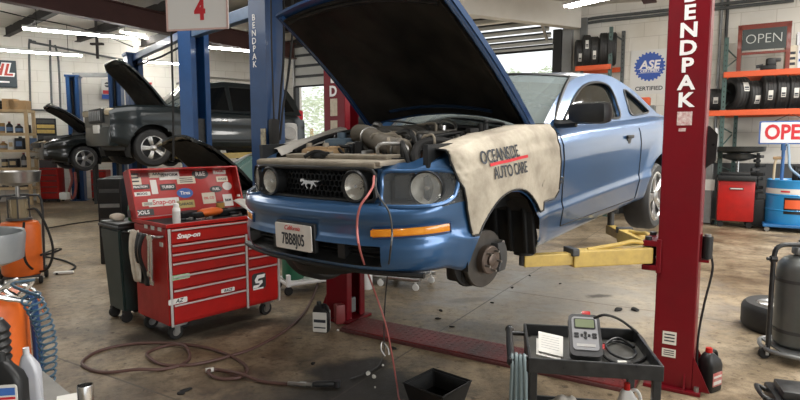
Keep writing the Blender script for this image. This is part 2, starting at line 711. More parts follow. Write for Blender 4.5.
# unseen wall added behind the photographer to block light, open on the yard side
bm = B()
box(bm, (-11.0, -7.0, CEIL / 2), (24, 0.22, CEIL))
box(bm, (7.5, -7.0, CEIL - .45), (13, 0.22, .9))
struct(obj('added_front_wall', bm, block_wall('painted_block_front', 0.0), smooth=False))


def left_wall(px, py, d=0.0):
    """picture point -> point d in front of the left wall"""
    r = ray(px, py)
    o = Vector((0, 0, CAMH))
    n = -nl
    P = LWB + n * d
    k = (P - o).dot(n) / r.dot(n)
    return o + r * k


# ceiling: white faced insulation between purlins
bm = B()
for i in range(60):
    pass
pdir = Vector((0.74, -0.67, 0)).normalized()
rdir = Vector((0.50, 0.865, 0)).normalized()
pn = Vector((0.67, 0.74, 0)).normalized()
NX, NY = 60, 60
grid = {}
for i in range(NX + 1):
    for j in range(NY + 1):
        x = -22 + 42 * i / NX
        y = -9.0 + 33 * j / NY
        c = (x * pn.x + y * pn.y - 4.48) / 1.62
        sag = -0.10 * math.sin(PI * (c - math.floor(c))) + 0.02 * noise.noise(Vector((x * 1.3, y * 1.3, 0)))
        grid[i, j] = bm.verts.new((x, y, CEIL + 0.10 + sag))
for i in range(NX):
    for j in range(NY):
        if -(grid[i, j].co - CORNER).dot(ALONG) > -.35:
            bm.faces.new((grid[i, j], grid[i, j + 1], grid[i + 1, j + 1], grid[i + 1, j]))
ce = struct(obj('ceiling', bm, mat('insulation_facing', (0.66, 0.63, 0.57), 0.6, var=(0.46, 0.43, 0.37), scale=1.2, amt=0.8, bump=0.3), fix=False))
sm = ce.modifiers.new('thick', 'SOLIDIFY')
sm.thickness = -0.05
purlin_m = mat('dark_purlin', (0.018, 0.016, 0.015), 0.7, var=(0.04, 0.03, 0.025), scale=7)
rafter_m = mat('oxide_primer_rafter', (0.075, 0.026, 0.022), 0.6, var=(0.04, 0.016, 0.014), scale=4)
n_trim = 0
for k in range(-3, 5):
    n_trim += 1
    c = 4.48 + 1.62 * k
    bm = B()
    base = pn * c
    L0 = base + pdir * -24
    L1 = base + pdir * 6
    if k >= 3:
        L1 = base + pdir * -9
    m0 = (L0 + L1) / 2
    a = math.atan2(pdir.y, pdir.x)
    z = CEIL - 0.12
    box(bm, m0 + Vector((0, 0, z)), ((L1 - L0).length, 0.03, 0.24), rz(a))
    box(bm, m0 + Vector((0, 0, z - 0.12)), ((L1 - L0).length, 0.14, 0.02), rz(a))
    struct(obj('trim_%d' % n_trim, bm, purlin_m, smooth=False))
for (px, py, Y) in ((255, 52, 15.6), (-120, 20, 15.0), (640, -60, 9.0)):
    n_trim += 1
    p = at(px, py, Y)
    zb = 4.14
    p.z = 0
    bm = B()
    a = math.atan2(rdir.y, rdir.x)
    p0 = p - rdir * 9
    p1 = p + rdir * 1.6
    m0 = (p0 + p1) / 2
    Lg = (p1 - p0).length
    box(bm, m0 + Vector((0, 0, zb + 0.01)), (Lg, 0.22, 0.025), rz(a))
    box(bm, m0 + Vector((0, 0, zb + 0.22)), (Lg, 0.02, 0.42), rz(a))
    box(bm, m0 + Vector((0, 0, zb + 0.43)), (Lg, 0.22, 0.025), rz(a))
    struct(obj('trim_%d' % n_trim, bm, rafter_m, smooth=False))
# boxed white bulkhead in front of the rear door
n_trim += 1
b1 = at(581, 30, 13.3)
b0 = at(420, 7, 11.4)
z0 = 4.30
b1.z = b0.z = 0
d = (b1 - b0).normalized()
a = math.atan2(d.y, d.x)
m0 = (b0 + b1) / 2
bm = B()
box(bm, m0 + Vector((0, 0, (z0 + 4.95) / 2)) + Vector((-d.y, d.x, 0)) * 0.12, ((b1 - b0).length, 0.24, 4.95 - z0), rz(a), bev=0.01)
struct(obj('trim_%d' % n_trim, bm, mat('bulkhead_white', (0.72, 0.70, 0.65), 0.6, var=(0.60, 0.57, 0.51), scale=3), smooth=False))
# steel jambs of the bay openings
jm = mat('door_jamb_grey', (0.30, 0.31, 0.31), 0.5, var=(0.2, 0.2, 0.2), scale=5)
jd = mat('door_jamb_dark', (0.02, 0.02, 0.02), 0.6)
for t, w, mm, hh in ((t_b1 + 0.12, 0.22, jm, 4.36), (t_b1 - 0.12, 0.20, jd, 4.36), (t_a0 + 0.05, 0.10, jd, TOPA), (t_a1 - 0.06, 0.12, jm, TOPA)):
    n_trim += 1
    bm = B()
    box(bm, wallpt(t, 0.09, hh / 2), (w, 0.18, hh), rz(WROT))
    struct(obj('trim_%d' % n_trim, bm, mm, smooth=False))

# sectional bay doors, part raised
door_m = mat('door_panel_white', (0.62, 0.62, 0.58), 0.5, var=(0.5, 0.49, 0.45), scale=3)


def bay_door(name, t0, t1, zbot, ztop, handle_t=None, tilt=0.0):
    """a sectional door hanging half open; panels with dark stiles between, curving back overhead"""
    root = bpy.data.objects.new(name, None)
    COL.objects.link(root)
    struct(root)
    root.location = wallpt((t0 + t1) / 2, 0.0, 0)
    root.rotation_euler = (0, 0, WROT)
    W = t1 - t0
    n = max(2, int(round((ztop - zbot) / (0.36 if tilt < .5 else 0.13))))
    h = (ztop - zbot) / n
    for i in range(n):
        zc = zbot + h * (i + 0.5)
        yoff = -0.18 - tilt * (i / n) ** 1.6 - 0.02
        bm = B()
        box(bm, (0, yoff, zc), (W, 0.045, h - 0.015), bev=0.006)
        obj('door_panel', bm, door_m, root, smooth=False)
        bm = B()
        box(bm, (0, yoff - 0.035, zbot + h * i + h - 0.02), (W, 0.05, min(0.075, h * .3)))
        obj('door_strut', bm, M['darkgrey'], root, smooth=False)
    for s in (-1, 1):
        bm = B()
        box(bm, (s * (W / 2 - 0.05), -0.30 - tilt * 0.5, (zbot + ztop) / 2), (0.05, 0.06, ztop - zbot), Matrix.Rotation(math.atan2(tilt, ztop - zbot), 3, 'X'))
        obj('track', bm, M['steel'], root, smooth=False)
    if handle_t is not None:
        bm = B()
        box(bm, (handle_t, -0.27 - tilt * 0.2, zbot + 0.42), (0.07, 0.05, 0.85))
        obj('hinge_bar', bm, M['steel'], root, smooth=False)
    bm = B()
    box(bm, (0, -0.2, zbot), (W, 0.05, 0.05))
    obj('bottom_seal', bm, M['rubber'], root, smooth=False)
    return root


bay_door('door_1', t_b0, t_b1 - 0.2, 3.90, 4.62, handle_t=-0.35, tilt=1.1)
bay_door('door_2', t_a0 + 0.1, t_a1 - 0.1, 3.42, 4.7)


# ================================================================== THE BLUE COUPE ON THE LIFT
car = thing('coupe_car', 'blue two-door coupe with its hood raised, up on the red lift', 'car', (0.99, 4.75, 0.714))
car.rotation_euler = (0, 0.044, -2.264)
CARM = Matrix.Translation((0.99, 4.75, 0.714)) @ (Matrix.Rotation(-2.264, 4, 'Z') @ Matrix.Rotation(0.044, 4, 'Y'))
PLAN = catmull([(2.362, 0, 0), (2.355, .22, 0), (2.33, .42, 0), (2.275, .58, 0), (2.18, .70, 0), (2.05, .765, 0), (1.9, .79, 0), (1.5, .80, 0), (.8, .795, 0), (0, .792, 0),
                (-.8, .80, 0), (-1.3, .81, 0), (-1.9, .79, 0), (-2.2, .74, 0), (-2.33, .6, 0), (-2.38, .3, 0), (-2.39, 0, 0)], 12)
# even spacing
_acc = [0.0]
for p, q in zip(PLAN, PLAN[1:]):
    _acc.append(_acc[-1] + (q - p).length)
NU = 250


def plan_at(s):
    s = min(max(s, 0), _acc[-1] - 1e-6)
    for i in range(len(_acc) - 1):
        if s <= _acc[i + 1]:
            f = (s - _acc[i]) / (_acc[i + 1] - _acc[i])
            p = PLAN[i].lerp(PLAN[i + 1], f)
            d = (PLAN[i + 1] - PLAN[i]).normalized()
            return p, Vector((d.y, -d.x, 0))
    return PLAN[-1], Vector((-1, 0, 0))


HT = [(-2.4, 1.05), (-2.2, 1.085), (-1.4, 1.105), (-.74, 1.082), (.37, 1.056), (.85, 1.035), (1.25, 1.03), (1.7, .985), (2.0, .935), (2.2, .895), (2.4, .885)]
ZB = [(-2.4, .46), (-2.0, .42), (-.7, .355), (1.2, .30), (1.9, .33), (2.05, .37), (2.4, .36)]
SIDE = [(.14, 0), (.07, .0), (.045, .03), (.03, .09), (.012, .22), (.002, .285), (.012, .345), (.008, .45), (.0, .60), (-.004, .72), (.004, .84), (.030, .935), (.07, .982), (.15, 1.0)]
FRONT = [(.14, 0), (.05, .008), (.018, .045), (0, .13), (.0, .27), (.014, .335), (.014, .45), (0, .50), (0, .575), (.022, .625), (.085, .65), (.092, .80), (.10, .95), (.20, 1.0)]
REAR = [(.14, 0), (.06, .0), (.03, .04), (.02, .10), (.0, .22), (-.01, .30), (0, .36), (.02, .45), (.03, .60), (.04, .72), (.05, .84), (.06, .935), (.08, .982), (.15, 1.0)]
SUBV = 3


def prof(tab, v):
    """v in [0, 13] with smooth interpolation"""
    i = min(int(v), len(tab) - 2)
    f = v - i
    return (tab[i][0] + (tab[i + 1][0] - tab[i][0]) * f, tab[i][1] + (tab[i + 1][1] - tab[i][1]) * f)


def S(s, v):
    """skin of the left half of the body: s = distance along the plan outline, v = 0 sill .. 13 shoulder"""
    p, n = plan_at(s)
    wf = smooth01(1.92, 2.22, p.x)
    wr = smooth01(-1.95, -2.25, p.x) if p.x < -1.95 else 0.0
    a, b_, c = prof(SIDE, v), prof(FRONT, v), prof(REAR, v)
    ins = a[0] * (1 - wf - wr) + b_[0] * wf + c[0] * wr
    fz = a[1] * (1 - wf - wr) + b_[1] * wf + c[1] * wr
    zb, ht = interp(ZB, p.x), interp(HT, p.x)
    fl_ = 0.0
    for cx, cz in ((1.55, .33), (-1.28, .38)):
        z = zb + fz * (ht - zb)
        r = math.hypot(p.x - cx, z - cz)
        if .33 < r < .52:
            fl_ = max(fl_, .018 * (1 - abs(r - .39) / .13) if r > .39 else .018)
    q = p + n * (fl_ - ins)
    return Vector((q.x, q.y, zb + fz * (ht - zb)))


SLEN = _acc[-1]
NV = 13 * SUBV
GRID = [[S(SLEN * i / NU, j / SUBV) for j in range(NV + 1)] for i in range(NU + 1)]
ARCH = ((1.55, .33, .372), (-1.28, .385, .365))


def nrm(i, j):
    a = GRID[min(i + 1, NU)][j] - GRID[max(i - 1, 0)][j]
    b_ = GRID[i][min(j + 1, NV)] - GRID[i][max(j - 1, 0)]
    n = a.cross(b_)
    if n.length < 1e-9:
        return Vector((0, 1, 0))
    n.normalize()
    c = GRID[i][j]
    if n.x * c.x * 0.2 + n.y * (c.y + 0.02) < 0 and abs(n.z) < 0.9:
        n = -n
    return n


def face_c(i, j):
    return (GRID[i][j] + GRID[i + 1][j] + GRID[i][j + 1] + GRID[i + 1][j + 1]) / 4


def in_arch(c):
    return any(math.hypot(c.x - x, c.z - z) < r for x, z, r in ARCH) and c.y > 0.5


def is_grille(c):
    return c.x > 2.1 and c.y < .438 and .712 < c.z < .862


def is_lamp(c):
    return c.x > 1.95 and c.y > .476 and .695 < c.z < .856


def is_amber(c):
    return c.x > 1.9 and c.y > .49 and .550 < c.z < .594 and c.y < .775 and c.x > 2.06


def is_intake(c):
    return c.x > 2.1 and c.y < .52 and .40 < c.z < .505 - 0.0


def region(c):
    if in_arch(c) or is_grille(c) or is_lamp(c):
        return None
    if is_intake(c):
        return None
    if c.x > 1.92 and c.z < .70 or (c.x > 2.17):
        return 'front_bumper'
    if c.x > .835:
        return 'fender'
    if c.x > -.70 and c.z > .40:
        return 'door'
    if c.x > -.75 and c.z <= .40:
        return 'rocker_panel'
    if c.x > -2.1:
        return 'quarter_panel'
    return 'rear_bumper'


def patch(pred, off=0.0, rim=False, mirror=(1, -1)):
    """the faces of the skin that satisfy pred, pushed off along the normal; rim keeps the border on the skin"""
    bm = B()
    for sgn in mirror:
        keep = [(i, j) for i in range(NU) for j in range(NV) if pred(face_c(i, j))]
        cnt = {}
        for i, j in keep:
            for k in ((i, j), (i + 1, j), (i, j + 1), (i + 1, j + 1)):
                cnt[k] = cnt.get(k, 0) + 1
        vs = {}
        for k in cnt:
            p = GRID[k[0]][k[1]].copy()
            if off and not (rim and cnt[k] < 4 and k[0] > 0):
                p = p + nrm(*k) * off
            for x, z, r in ARCH:
                d = math.hypot(p.x - x, p.z - z)
                if abs(d - r) < .024 and p.y > .5 and cnt[k] < 4:
                    p.x = x + (p.x - x) * r / d
                    p.z = z + (p.z - z) * r / d
            p.y *= sgn
            vs[k] = bm.verts.new(p)
        for i, j in keep:
            try:
                f = bm.faces.new((vs[i, j], vs[i + 1, j], vs[i + 1, j + 1], vs[i, j + 1]))
                if sgn < 0:
                    f.normal_flip()
            except ValueError:
                pass
    bmesh.ops.remove_doubles(bm, verts=bm.verts, dist=1e-5)
    return bm


def split_obj(name, pred, material, off=0.0, both=True, **k):
    out = []
    if both:
        for sg in (1, -1):
            out.append(obj(name, patch(pred, off, mirror=(sg,)), material, car, angle=40, **k))
    else:
        out.append(obj(name, patch(pred, off), material, car, angle=40, **k))
    return out


from mathutils.bvhtree import BVHTree
SKINB = BVHTree.FromBMesh(patch(lambda c: c.x > 1.7))
BUMPB = BVHTree.FromBMesh(patch(lambda c: region(c) == 'front_bumper'))
bumper = split_obj('front_bumper', lambda c: region(c) == 'front_bumper', 'blue', both=False)[0]
fender = split_obj('fender', lambda c: region(c) == 'fender', 'blue')
door = split_obj('door', lambda c: region(c) == 'door', 'blue')
rocker = split_obj('rocker_panel', lambda c: region(c) == 'rocker_panel', 'blue')
quarter = split_obj('quarter_panel', lambda c: region(c) == 'quarter_panel', 'blue')
split_obj('rear_bumper', lambda c: region(c) == 'rear_bumper', 'blue', both=False)


def side_y(x, z):
    """outer y of the flank at x, z"""
    best, by = 9, .79
    i = min(range(NU), key=lambda k: abs(GRID[k][20].x - x) + (5 if GRID[k][20].y < .5 else 0))
    for j in range(NV):
        a, b_ = GRID[i][j], GRID[i][j + 1]
        if min(a.z, b_.z) <= z <= max(a.z, b_.z) + 1e-6 and b_.z > a.z:
            f = (z - a.z) / (b_.z - a.z)
            return a.y + (b_.y - a.y) * f
    return by


# door seams, sill seam
for x in (.835, -.70):
    bm = B()
    pts = [Vector((x + (0.01 if x > 0 else -.02) * math.sin((z - .4) * 5), side_y(x, z) + .001, z)) for z in [.40 + .04 * k for k in range(16)]]
    tube(bm, pts, .005, 6, 1)
    obj('door_seam', bm, 'rubber', door[0])
bm = B()
tube(bm, [(x, side_y(x, .40) + .001, .40) for x in [.835 - .1 * k for k in range(16)]], .004, 6, 1)
obj('door_seam', bm, 'rubber', door[0])
# door handle
bm = B()
cy_ = side_y(-.42, .93)
box(bm, (-.42, cy_ + .012, .935), (.15, .018, .028), bev=.008)
prism(bm, [(-.06, .0), (.06, .0), (.02, -.05), (-.02, -.05)], .006, frame_mtx((-.42, cy_ - .0, .93), (1, 0, 0), (0, 0, 1)) @ Matrix.Translation((0, 0, -.006)))
obj('door_handle', bm, 'black', door[0])
# GT badge
text('badge_lettering', 'GT', .06, 'chrome', fender[0], frame_mtx((.885, side_y(.885, .70) + .004, .70), (-1, 0, 0), (0, 0, 1)), .003, .2, bold=.001)

# ---- grille
obj('grille_recess', patch(is_grille, -.075, rim=True), 'black', car)
bm = B()
cs = .019
hexes = []
for r in range(-5, 6):
    for c in range(-14, 15):
        y = (c + .5 * (r % 2)) * cs * 1.732
        z = .787 + r * cs * 1.5
        if abs(y) < .425 and .722 < z < .855:
            hexes.append((y, z))
for y, z in hexes:
    ring_o, ring_i = [], []
    for k in range(6):
        a = PI / 6 + k * PI / 3
        xf = 2.262 - .10 * abs(y) ** 2 - .03
        ring_o.append(bm.verts.new((xf, y + cs * math.cos(a), z + cs * math.sin(a))))
        ring_i.append(bm.verts.new((xf, y + cs * .83 * math.cos(a), z + cs * .83 * math.sin(a))))
    for k in range(6):
        bm.faces.new((ring_o[k], ring_o[(k + 1) % 6], ring_i[(k + 1) % 6], ring_i[k]))
ex = bmesh.ops.extrude_face_region(bm, geom=list(bm.faces))
bmesh.ops.translate(bm, vec=(-.02, 0, 0), verts=[v for v in ex['geom'] if isinstance(v, bmesh.types.BMVert)])
obj('grille_mesh', bm, mat('grille_black', (.010, .011, .012), .5, spec=.25), car, smooth=False)
# grille surround: thin black frame
bm = B()
fr = [(2.272 - .10 * y * y, y, z) for y, z in [(-.440, .715), (-.25, .708), (0, .706), (.25, .708), (.440, .715), (.446, .79), (.440, .862), (.25, .866), (0, .868), (-.25, .866), (-.440, .862), (-.446, .79)]]
tube(bm, fr, .011, 8, 3, closed=True)
obj('grille_frame', bm, 'black', car)
lens_m = mat('lamp_reflector', (.78, .77, .70), .3, .35, var=(.42, .40, .34), scale=26, amt=.8)
clear_m = mat('lamp_glass', (.55, .56, .54), .04, 0, alpha=.14)


def lamp(name, c, r, tiltz=0.0, parent=None, ringr=.016):
    m = Matrix.Translation(c) @ Matrix.Rotation(tiltz, 4, 'Z') @ Matrix.Rotation(PI / 2, 4, 'Y')
    bm = B()
    lathe(bm, [(r + ringr, -.05), (r + ringr, .014), (r + ringr * .6, .022), (r, .016), (r - .004, -.01)], m, 32)
    h = obj(name, bm, 'black', parent or car)
    bm = B()
    lathe(bm, [(0.001, -.045), (r * .3, -.042), (r * .7, -.02), (r * .97, .010)], m, 32)
    obj('reflector', bm, lens_m, h)
    bm = B()
    lathe(bm, [(0.001, .03), (r * .5, .026), (r * .85, .017), (r * .98, .008)], m, 32)
    lathe(bm, [(0.001, .026), (r * .5, .022), (r * .85, .013), (r * .98, .004)], m, 32)
    obj('lens', bm, clear_m, h)
    bm = B()
    cyl(bm, m @ Vector((0, 0, -.04)), m @ Vector((0, 0, .004)), r * .2, r * .14, 14)
    obj('bulb', bm, 'chrome', h)
    return h


for y in (.335, -.335):
    lamp('fog_lamp', (2.262, y, .782), .068, .06 if y > 0 else -.06)
# running horse emblem
HORSE = [(-.98, .10), (-.86, .24), (-.70, .27), (-.56, .20), (-.42, .17), (-.20, .17), (.02, .14), (.20, .17), (.34, .16), (.50, .19), (.72, .15), (.98, .20), (.80, .10), (.56, .10), (.42, .07),
         (.50, -.04), (.66, -.16), (.60, -.22), (.44, -.10), (.34, -.08), (.26, -.20), (.12, -.40), (.02, -.38), (.12, -.20), (.14, -.06), (-.08, -.04), (-.26, -.06), (-.34, -.20), (-.20, -.34), (-.26, -.40),
         (-.44, -.22), (-.46, -.04), (-.62, -.10), (-.80, -.20), (-.86, -.14), (-.66, .00), (-.62, .10), (-.74, .10), (-.88, .04)]
bm = B()
mm = frame_mtx((2.272, .015, .787), (0, 1, 0), (0, 0, 1))
prism(bm, [(x * .080, y * .080) for x, y in HORSE], .012, mm)
obj('horse_emblem', bm, 'alu', car, smooth=False)
# ---- headlamps
for sg in (1, -1):
    hh = obj('headlamp', patch(is_lamp, -.085, rim=True, mirror=(sg,)), mat('headlamp_grey', (.06, .062, .065), .4, spec=.3), car)
    lp = lamp('headlamp_projector', (2.105, .655 * sg, .772), .078, .42 * sg, None, .008)
    bm = B()
    box(bm, (2.13, .535 * sg, .772), (.04, .09, .12), rz(.4 * sg), bev=.015)
    obj('turn_lamp', bm, 'darkgrey', hh)
    obj('headlamp_cover', patch(is_lamp, .002, mirror=(sg,)), mat('cover_glass', (.30, .32, .33), .05, 0, alpha=.16, spec=.6), car)
    bm = B()
    loop_ = []
    for v_ in catmull([(.482, .705, 0), (.60, .694, 0), (.72, .697, 0), (.762, .72, 0), (.770, .775, 0), (.755, .835, 0), (.70, .856, 0), (.58, .858, 0), (.480, .852, 0), (.472, .78, 0)], 5, True):
        h_ = SKINB.ray_cast(Vector((4, v_.x, v_.y)), Vector((-1, 0, 0)))
        loop_.append(((h_[0].x if h_[0] else 2.0) + .002, v_.x * sg, v_.y))
    tube(bm, loop_, .011, 8, 1, closed=True)
    obj('headlamp_bezel', bm, 'blue', hh)
    bm = B()
    rows = []
    for k in range(19):
        y = .47 + .285 * k / 18
        zc = .566 + .018 * k / 18
        hh = .022 - .004 * k / 18
        row = []
        for f in (-1, -.6, .6, 1):
            h_ = BUMPB.ray_cast(Vector((4, y, zc + hh * f)), Vector((-1, 0, 0)))
            x_ = h_[0].x if h_[0] else 2.0
            row.append(bm.verts.new((x_ + (.002 if abs(f) == 1 else .011), y * sg, zc + hh * f)))
        rows.append(row)
    for p, q in zip(rows, rows[1:]):
        for c in range(3):
            bm.faces.new((p[c], p[c + 1], q[c + 1], q[c]))
    ml = obj('marker_lamp', bm, 'amber', car)
    bm = B()
    loop = [r_[0].co.copy() if 0 else None for r_ in []]
    pts_ = []
    for k in range(19):
        pts_.append(((.47 + .285 * k / 18), .566 + .018 * k / 18 - .025))
    for k in range(18, -1, -1):
        pts_.append(((.47 + .285 * k / 18), .566 + .018 * k / 18 + .024))
    lp_ = []
    for y, z in pts_:
        h_ = BUMPB.ray_cast(Vector((4, y, z)), Vector((-1, 0, 0)))
        lp_.append(((h_[0].x if h_[0] else 2.0) + .003, y * sg, z))
    tube(bm, lp_, .006, 6, 1, closed=True)
    obj('lamp_bezel', bm, 'hoodblue', ml)
# marker lamp recess lip
bm = B()
# lower intake
obj('lower_intake', patch(is_intake, -.09, rim=True), 'black', car)
bm = B()
for k in range(4):
    z = .415 + k * .022
    tube(bm, [(2.335 - .15 * y * y - .05, y, z) for y in (-.48, -.3, 0, .3, .48)], .006, 6, 2)
for y in (-.26, .26):
    box(bm, (2.27, y, .45), (.08, .05, .10))
obj('intake_slats', bm, 'black', car)
bm = B()
tube(bm, [(2.325 - .30 * abs(y) ** 2.4, y, .368) for y in [-.70 + .1 * k for k in range(15)]], .022, 8, 2, flat=.7)
obj('chin_lip', bm, 'black', car)
bm = B()
box(bm, (1.90, 0, .39), (.66, .95, .05), bev=.02)
obj('undertray', bm, 'black', car)
bm = B()
lathe(bm, [(.001, .03), (.16, .03), (.19, 0), (.16, -.05), (.001, -.05)], Matrix.Translation((2.05, -.12, .315)) @ Matrix.Diagonal((1, 1.4, 1, 1)), 24)
obj('splash_shield', bm, 'black', car)
# ---- licence plate
plate_o = (2.372, -.031, .508)
pm = frame_mtx(plate_o, (0, 1, .002), (0, 0, 1))
bm = B()
prism(bm, rrect(.29, .138, .012), .006, pm)
pl = obj('licence_plate', bm, mat('plate_white', (.72, .70, .66), .45, var=(.58, .55, .50), scale=14), car, smooth=False)
text('plate_number', '7BB8J05', .088, 'darktext', pl, pm @ Matrix.Translation((0, -.016, .007)), .001, sx=.62, bold=.0012)
text('plate_state', 'California', .034, 'redtext', pl, pm @ Matrix.Translation((-.005, .046, .007)), .001, shear=.35, sx=.95)
bm = B()
box(bm, (2.35, -.031, .51), (.03, .31, .155), bev=.01)
obj('plate_bracket', bm, 'black', car)

# ---- wheel wells, front hub, rear wheel
for x, z, r in ARCH:
    for sg in (1, -1):
        bm = B()
        n = 26
        a0, a1 = .02, PI - .02
        rows = []
        for k in range(n + 1):
            a = a0 + (a1 - a0) * k / n
            rr = r + .012 + .006 * math.sin(k * 2.1)
            rows.append([bm.verts.new((x + rr * math.cos(a) , y * sg, z + rr * math.sin(a))) for y in (.775, .66, .5, .36)])
        for p, q in zip(rows, rows[1:]):
            for c in range(3):
                bm.faces.new((p[c], q[c], q[c + 1], p[c + 1]))
        bm.faces.new([q[3] for q in rows])
        obj('wheel_arch_liner', bm, mat('arch_liner', (.010, .010, .011), .6, var=(.022, .022, .022), scale=6, bump=.4), car)
bm = B()
# ribbed rear part of the liner hanging down behind the hub
box(bm, (1.20, .62, .45), (.035, .30, .34), Matrix.Rotation(.12, 3, 'Y'), bev=.012)
for k in range(3):
    box(bm, (1.225, .52 + .1 * k, .45), (.03, .025, .33), Matrix.Rotation(.12, 3, 'Y'), bev=.01)
obj('mud_flap', bm, 'black', car)

hubc = Vector((1.60, .66, .325))
ax = Vector((.10, 1, -.03)).normalized()
hm = Matrix.Translation(hubc) @ Vector((0, 0, 1)).rotation_difference(ax).to_matrix().to_4x4()
for sg in (1,):
    bm = B()
    lathe(bm, [(.075, .012), (.158, .012), (.162, .008), (.162, -.016), (.158, -.02), (.08, -.02)], hm, 48)
    lathe(bm, [(.075, .0), (.146, .0), (.146, -.008), (.075, -.008)], hm, 48)
    rot = obj('brake_disc', bm, 'iron', car)
    bm = B()
    lathe(bm, [(.080, .01), (.080, .050), (.074, .056), (.040, .056), (.036, .050), (.036, .066), (.030, .070), (.001, .070)], hm, 36)
    hat = obj('hub', bm, 'rust', rot)
    for k in range(5):
        bm = B()
        a = 2 * PI * k / 5 + .3
        c = Vector((.056 * math.cos(a), .056 * math.sin(a), 0))
        cyl(bm, hm @ (c + Vector((0, 0, .05))), hm @ (c + Vector((0, 0, .085))), .0075, .0065, 10)
        obj('wheel_stud', bm, 'steel', rot)
    bm = B()
    for k in range(14):
        a = -.62 + 1.24 * k / 13
        box(bm, hm @ Vector((-.118 * math.cos(a), .118 * math.sin(a) + .01, .012)), (.075, .085, .032), bev=.008)
    ca = obj('caliper', bm, 'darkgrey', car)
    bm = B()
    lathe(bm, [(.001, -.045), (.165, -.04), (.17, -.055), (.05, -.075), (.001, -.075)], Matrix.Translation((.05, 0, .01)) @ hm, 30)
    box(bm, hubc + Vector((.10, -.10, .03)), (.10, .12, .30), bev=.03)
    obj('dust_shield', bm, 'black', car)
    for s2 in (-.5, .5):
        bm = B()
        c = Vector((-.14 * math.cos(s2), .14 * math.sin(s2), 0))
        cyl(bm, hm @ (c + Vector((0, 0, .0))), hm @ (c + Vector((0, 0, .05))), .016, .014, 12)
        obj('caliper_bolt', bm, 'steel', ca)
    bm = B()
    tube(bm, [hubc + Vector((-.02, -.08, 0)), hubc + Vector((.0, -.10, .15)), (1.56, .46, .75)], .032, 12, 4)
    cyl(bm, (1.57, .50, .58), (1.56, .46, .80), .06, .06, 16)
    obj('strut', bm, 'black', car)
    bm = B()
    tube(bm, [hubc + Vector((0, -.06, -.08)), (1.66, .42, .33), (1.62, .2, .36)], .03, 10, 4)
    tube(bm, [hubc + Vector((.03, -.06, -.06)), (1.78, .50, .34), (1.86, .25, .40)], .026, 10, 4)
    box(bm, hubc + Vector((0, -.07, -.02)), (.10, .08, .26), bev=.03)
    tube(bm, [hubc + Vector((-.12, -.05, .02)), (1.45, .45, .33), (1.45, .2, .36)], .018, 8, 4)
    obj('control_arm', bm, 'black', car)
    bm = B()
    tube(bm, [hubc + Vector((.07, -.04, .10)), (1.72, .58, .45), (1.70, .52, .52), (1.64, .46, .62)], .009, 8, 5)
    tube(bm, [hubc + Vector((.16, -.03, .03)), (1.86, .60, .36), (1.93, .55, .37)], .010, 8, 3)
    obj('brake_hose', bm, 'rubber', car)


def wheel(parent, c, r, rw, w, sg, spokes=5, cap='alu', axis=Vector((0, 1, 0)), names=('tyre', 'rim')):
    m = Matrix.Translation(c) @ Vector((0, 0, 1)).rotation_difference(axis * sg).to_matrix().to_4x4()
    bm = B()
    lathe(bm, [(rw, -w / 2 + .01), (rw + .01, -w / 2), (r * .9, -w / 2 - .004), (r * .97, -w / 2 + .02), (r, -w / 2 + .05), (r, w / 2 - .05), (r * .97, w / 2 - .02), (r * .9, w / 2 + .004), (rw + .01, w / 2), (rw, w / 2 - .01)], m, 40)
    t = obj(names[0], bm, 'tyre', parent)
    for k in range(3):
        pass
    bm = B()
    lathe(bm, [(rw + .004, w / 2 - .006), (rw - .012, w / 2 - .002), (rw - .022, w / 2 - .02), (rw - .03, -w / 2 + .02), (rw, -w / 2)], m, 40)
    for k in range(spokes):
        a = 2 * PI * k / spokes
        for s2 in (-.11, .11):
            p0 = Vector((math.cos(a + s2 * 1.2) * .05, math.sin(a + s2 * 1.2) * .05, w / 2 - .028))
            p1 = Vector((math.cos(a + s2) * (rw - .015), math.sin(a + s2) * (rw - .015), w / 2 - .014))
            d = (p1 - p0)
            mid_ = (p0 + p1) / 2
            rm = Vector((1, 0, 0)).rotation_difference(d.normalized()).to_matrix()
            box(bm, m @ mid_, (d.length, rw * .22, .022), m.to_3x3() @ rm, bev=.006)
    lathe(bm, [(.062, w / 2 - .04), (.062, w / 2 - .012), (.04, w / 2 - .004), (.001, w / 2 - .002)], m, 24)
    ri = obj(names[1], bm, cap, parent)
    bm = B()
    lathe(bm, [(rw - .03, -.02), (.001, -.02)], m, 24)
    obj('brake', bm, 'darkgrey', parent)
    return t


for sg in (1, -1):
    wheel(car, (-1.28, .68 * sg, .355), .315, .225, .22, sg)
wheel(car, (1.60, -.66, .325), .315, .225, .22, -1)

# ---- greenhouse
CARI = CARM.inverted()


def car_at(px, py, ax, val):
    """picture point -> car coordinates on the plane axis ax = val"""
    o = CARI @ Vector((0, 0, CAMH))
    d = CARI.to_3x3() @ ray(px, py)
    return o + d * ((val - o[ax]) / d[ax])


def gy(z):
    return .715 - max(0, z - 1.04) * .42


def car_side(px, py):
    """picture point -> car coordinates on the near flank of the cabin"""
    y = .65
    for _ in range(6):
        p = car_at(px, py, 1, y)
        y = gy(p.z)
    return Vector((p.x, p.z, 0))


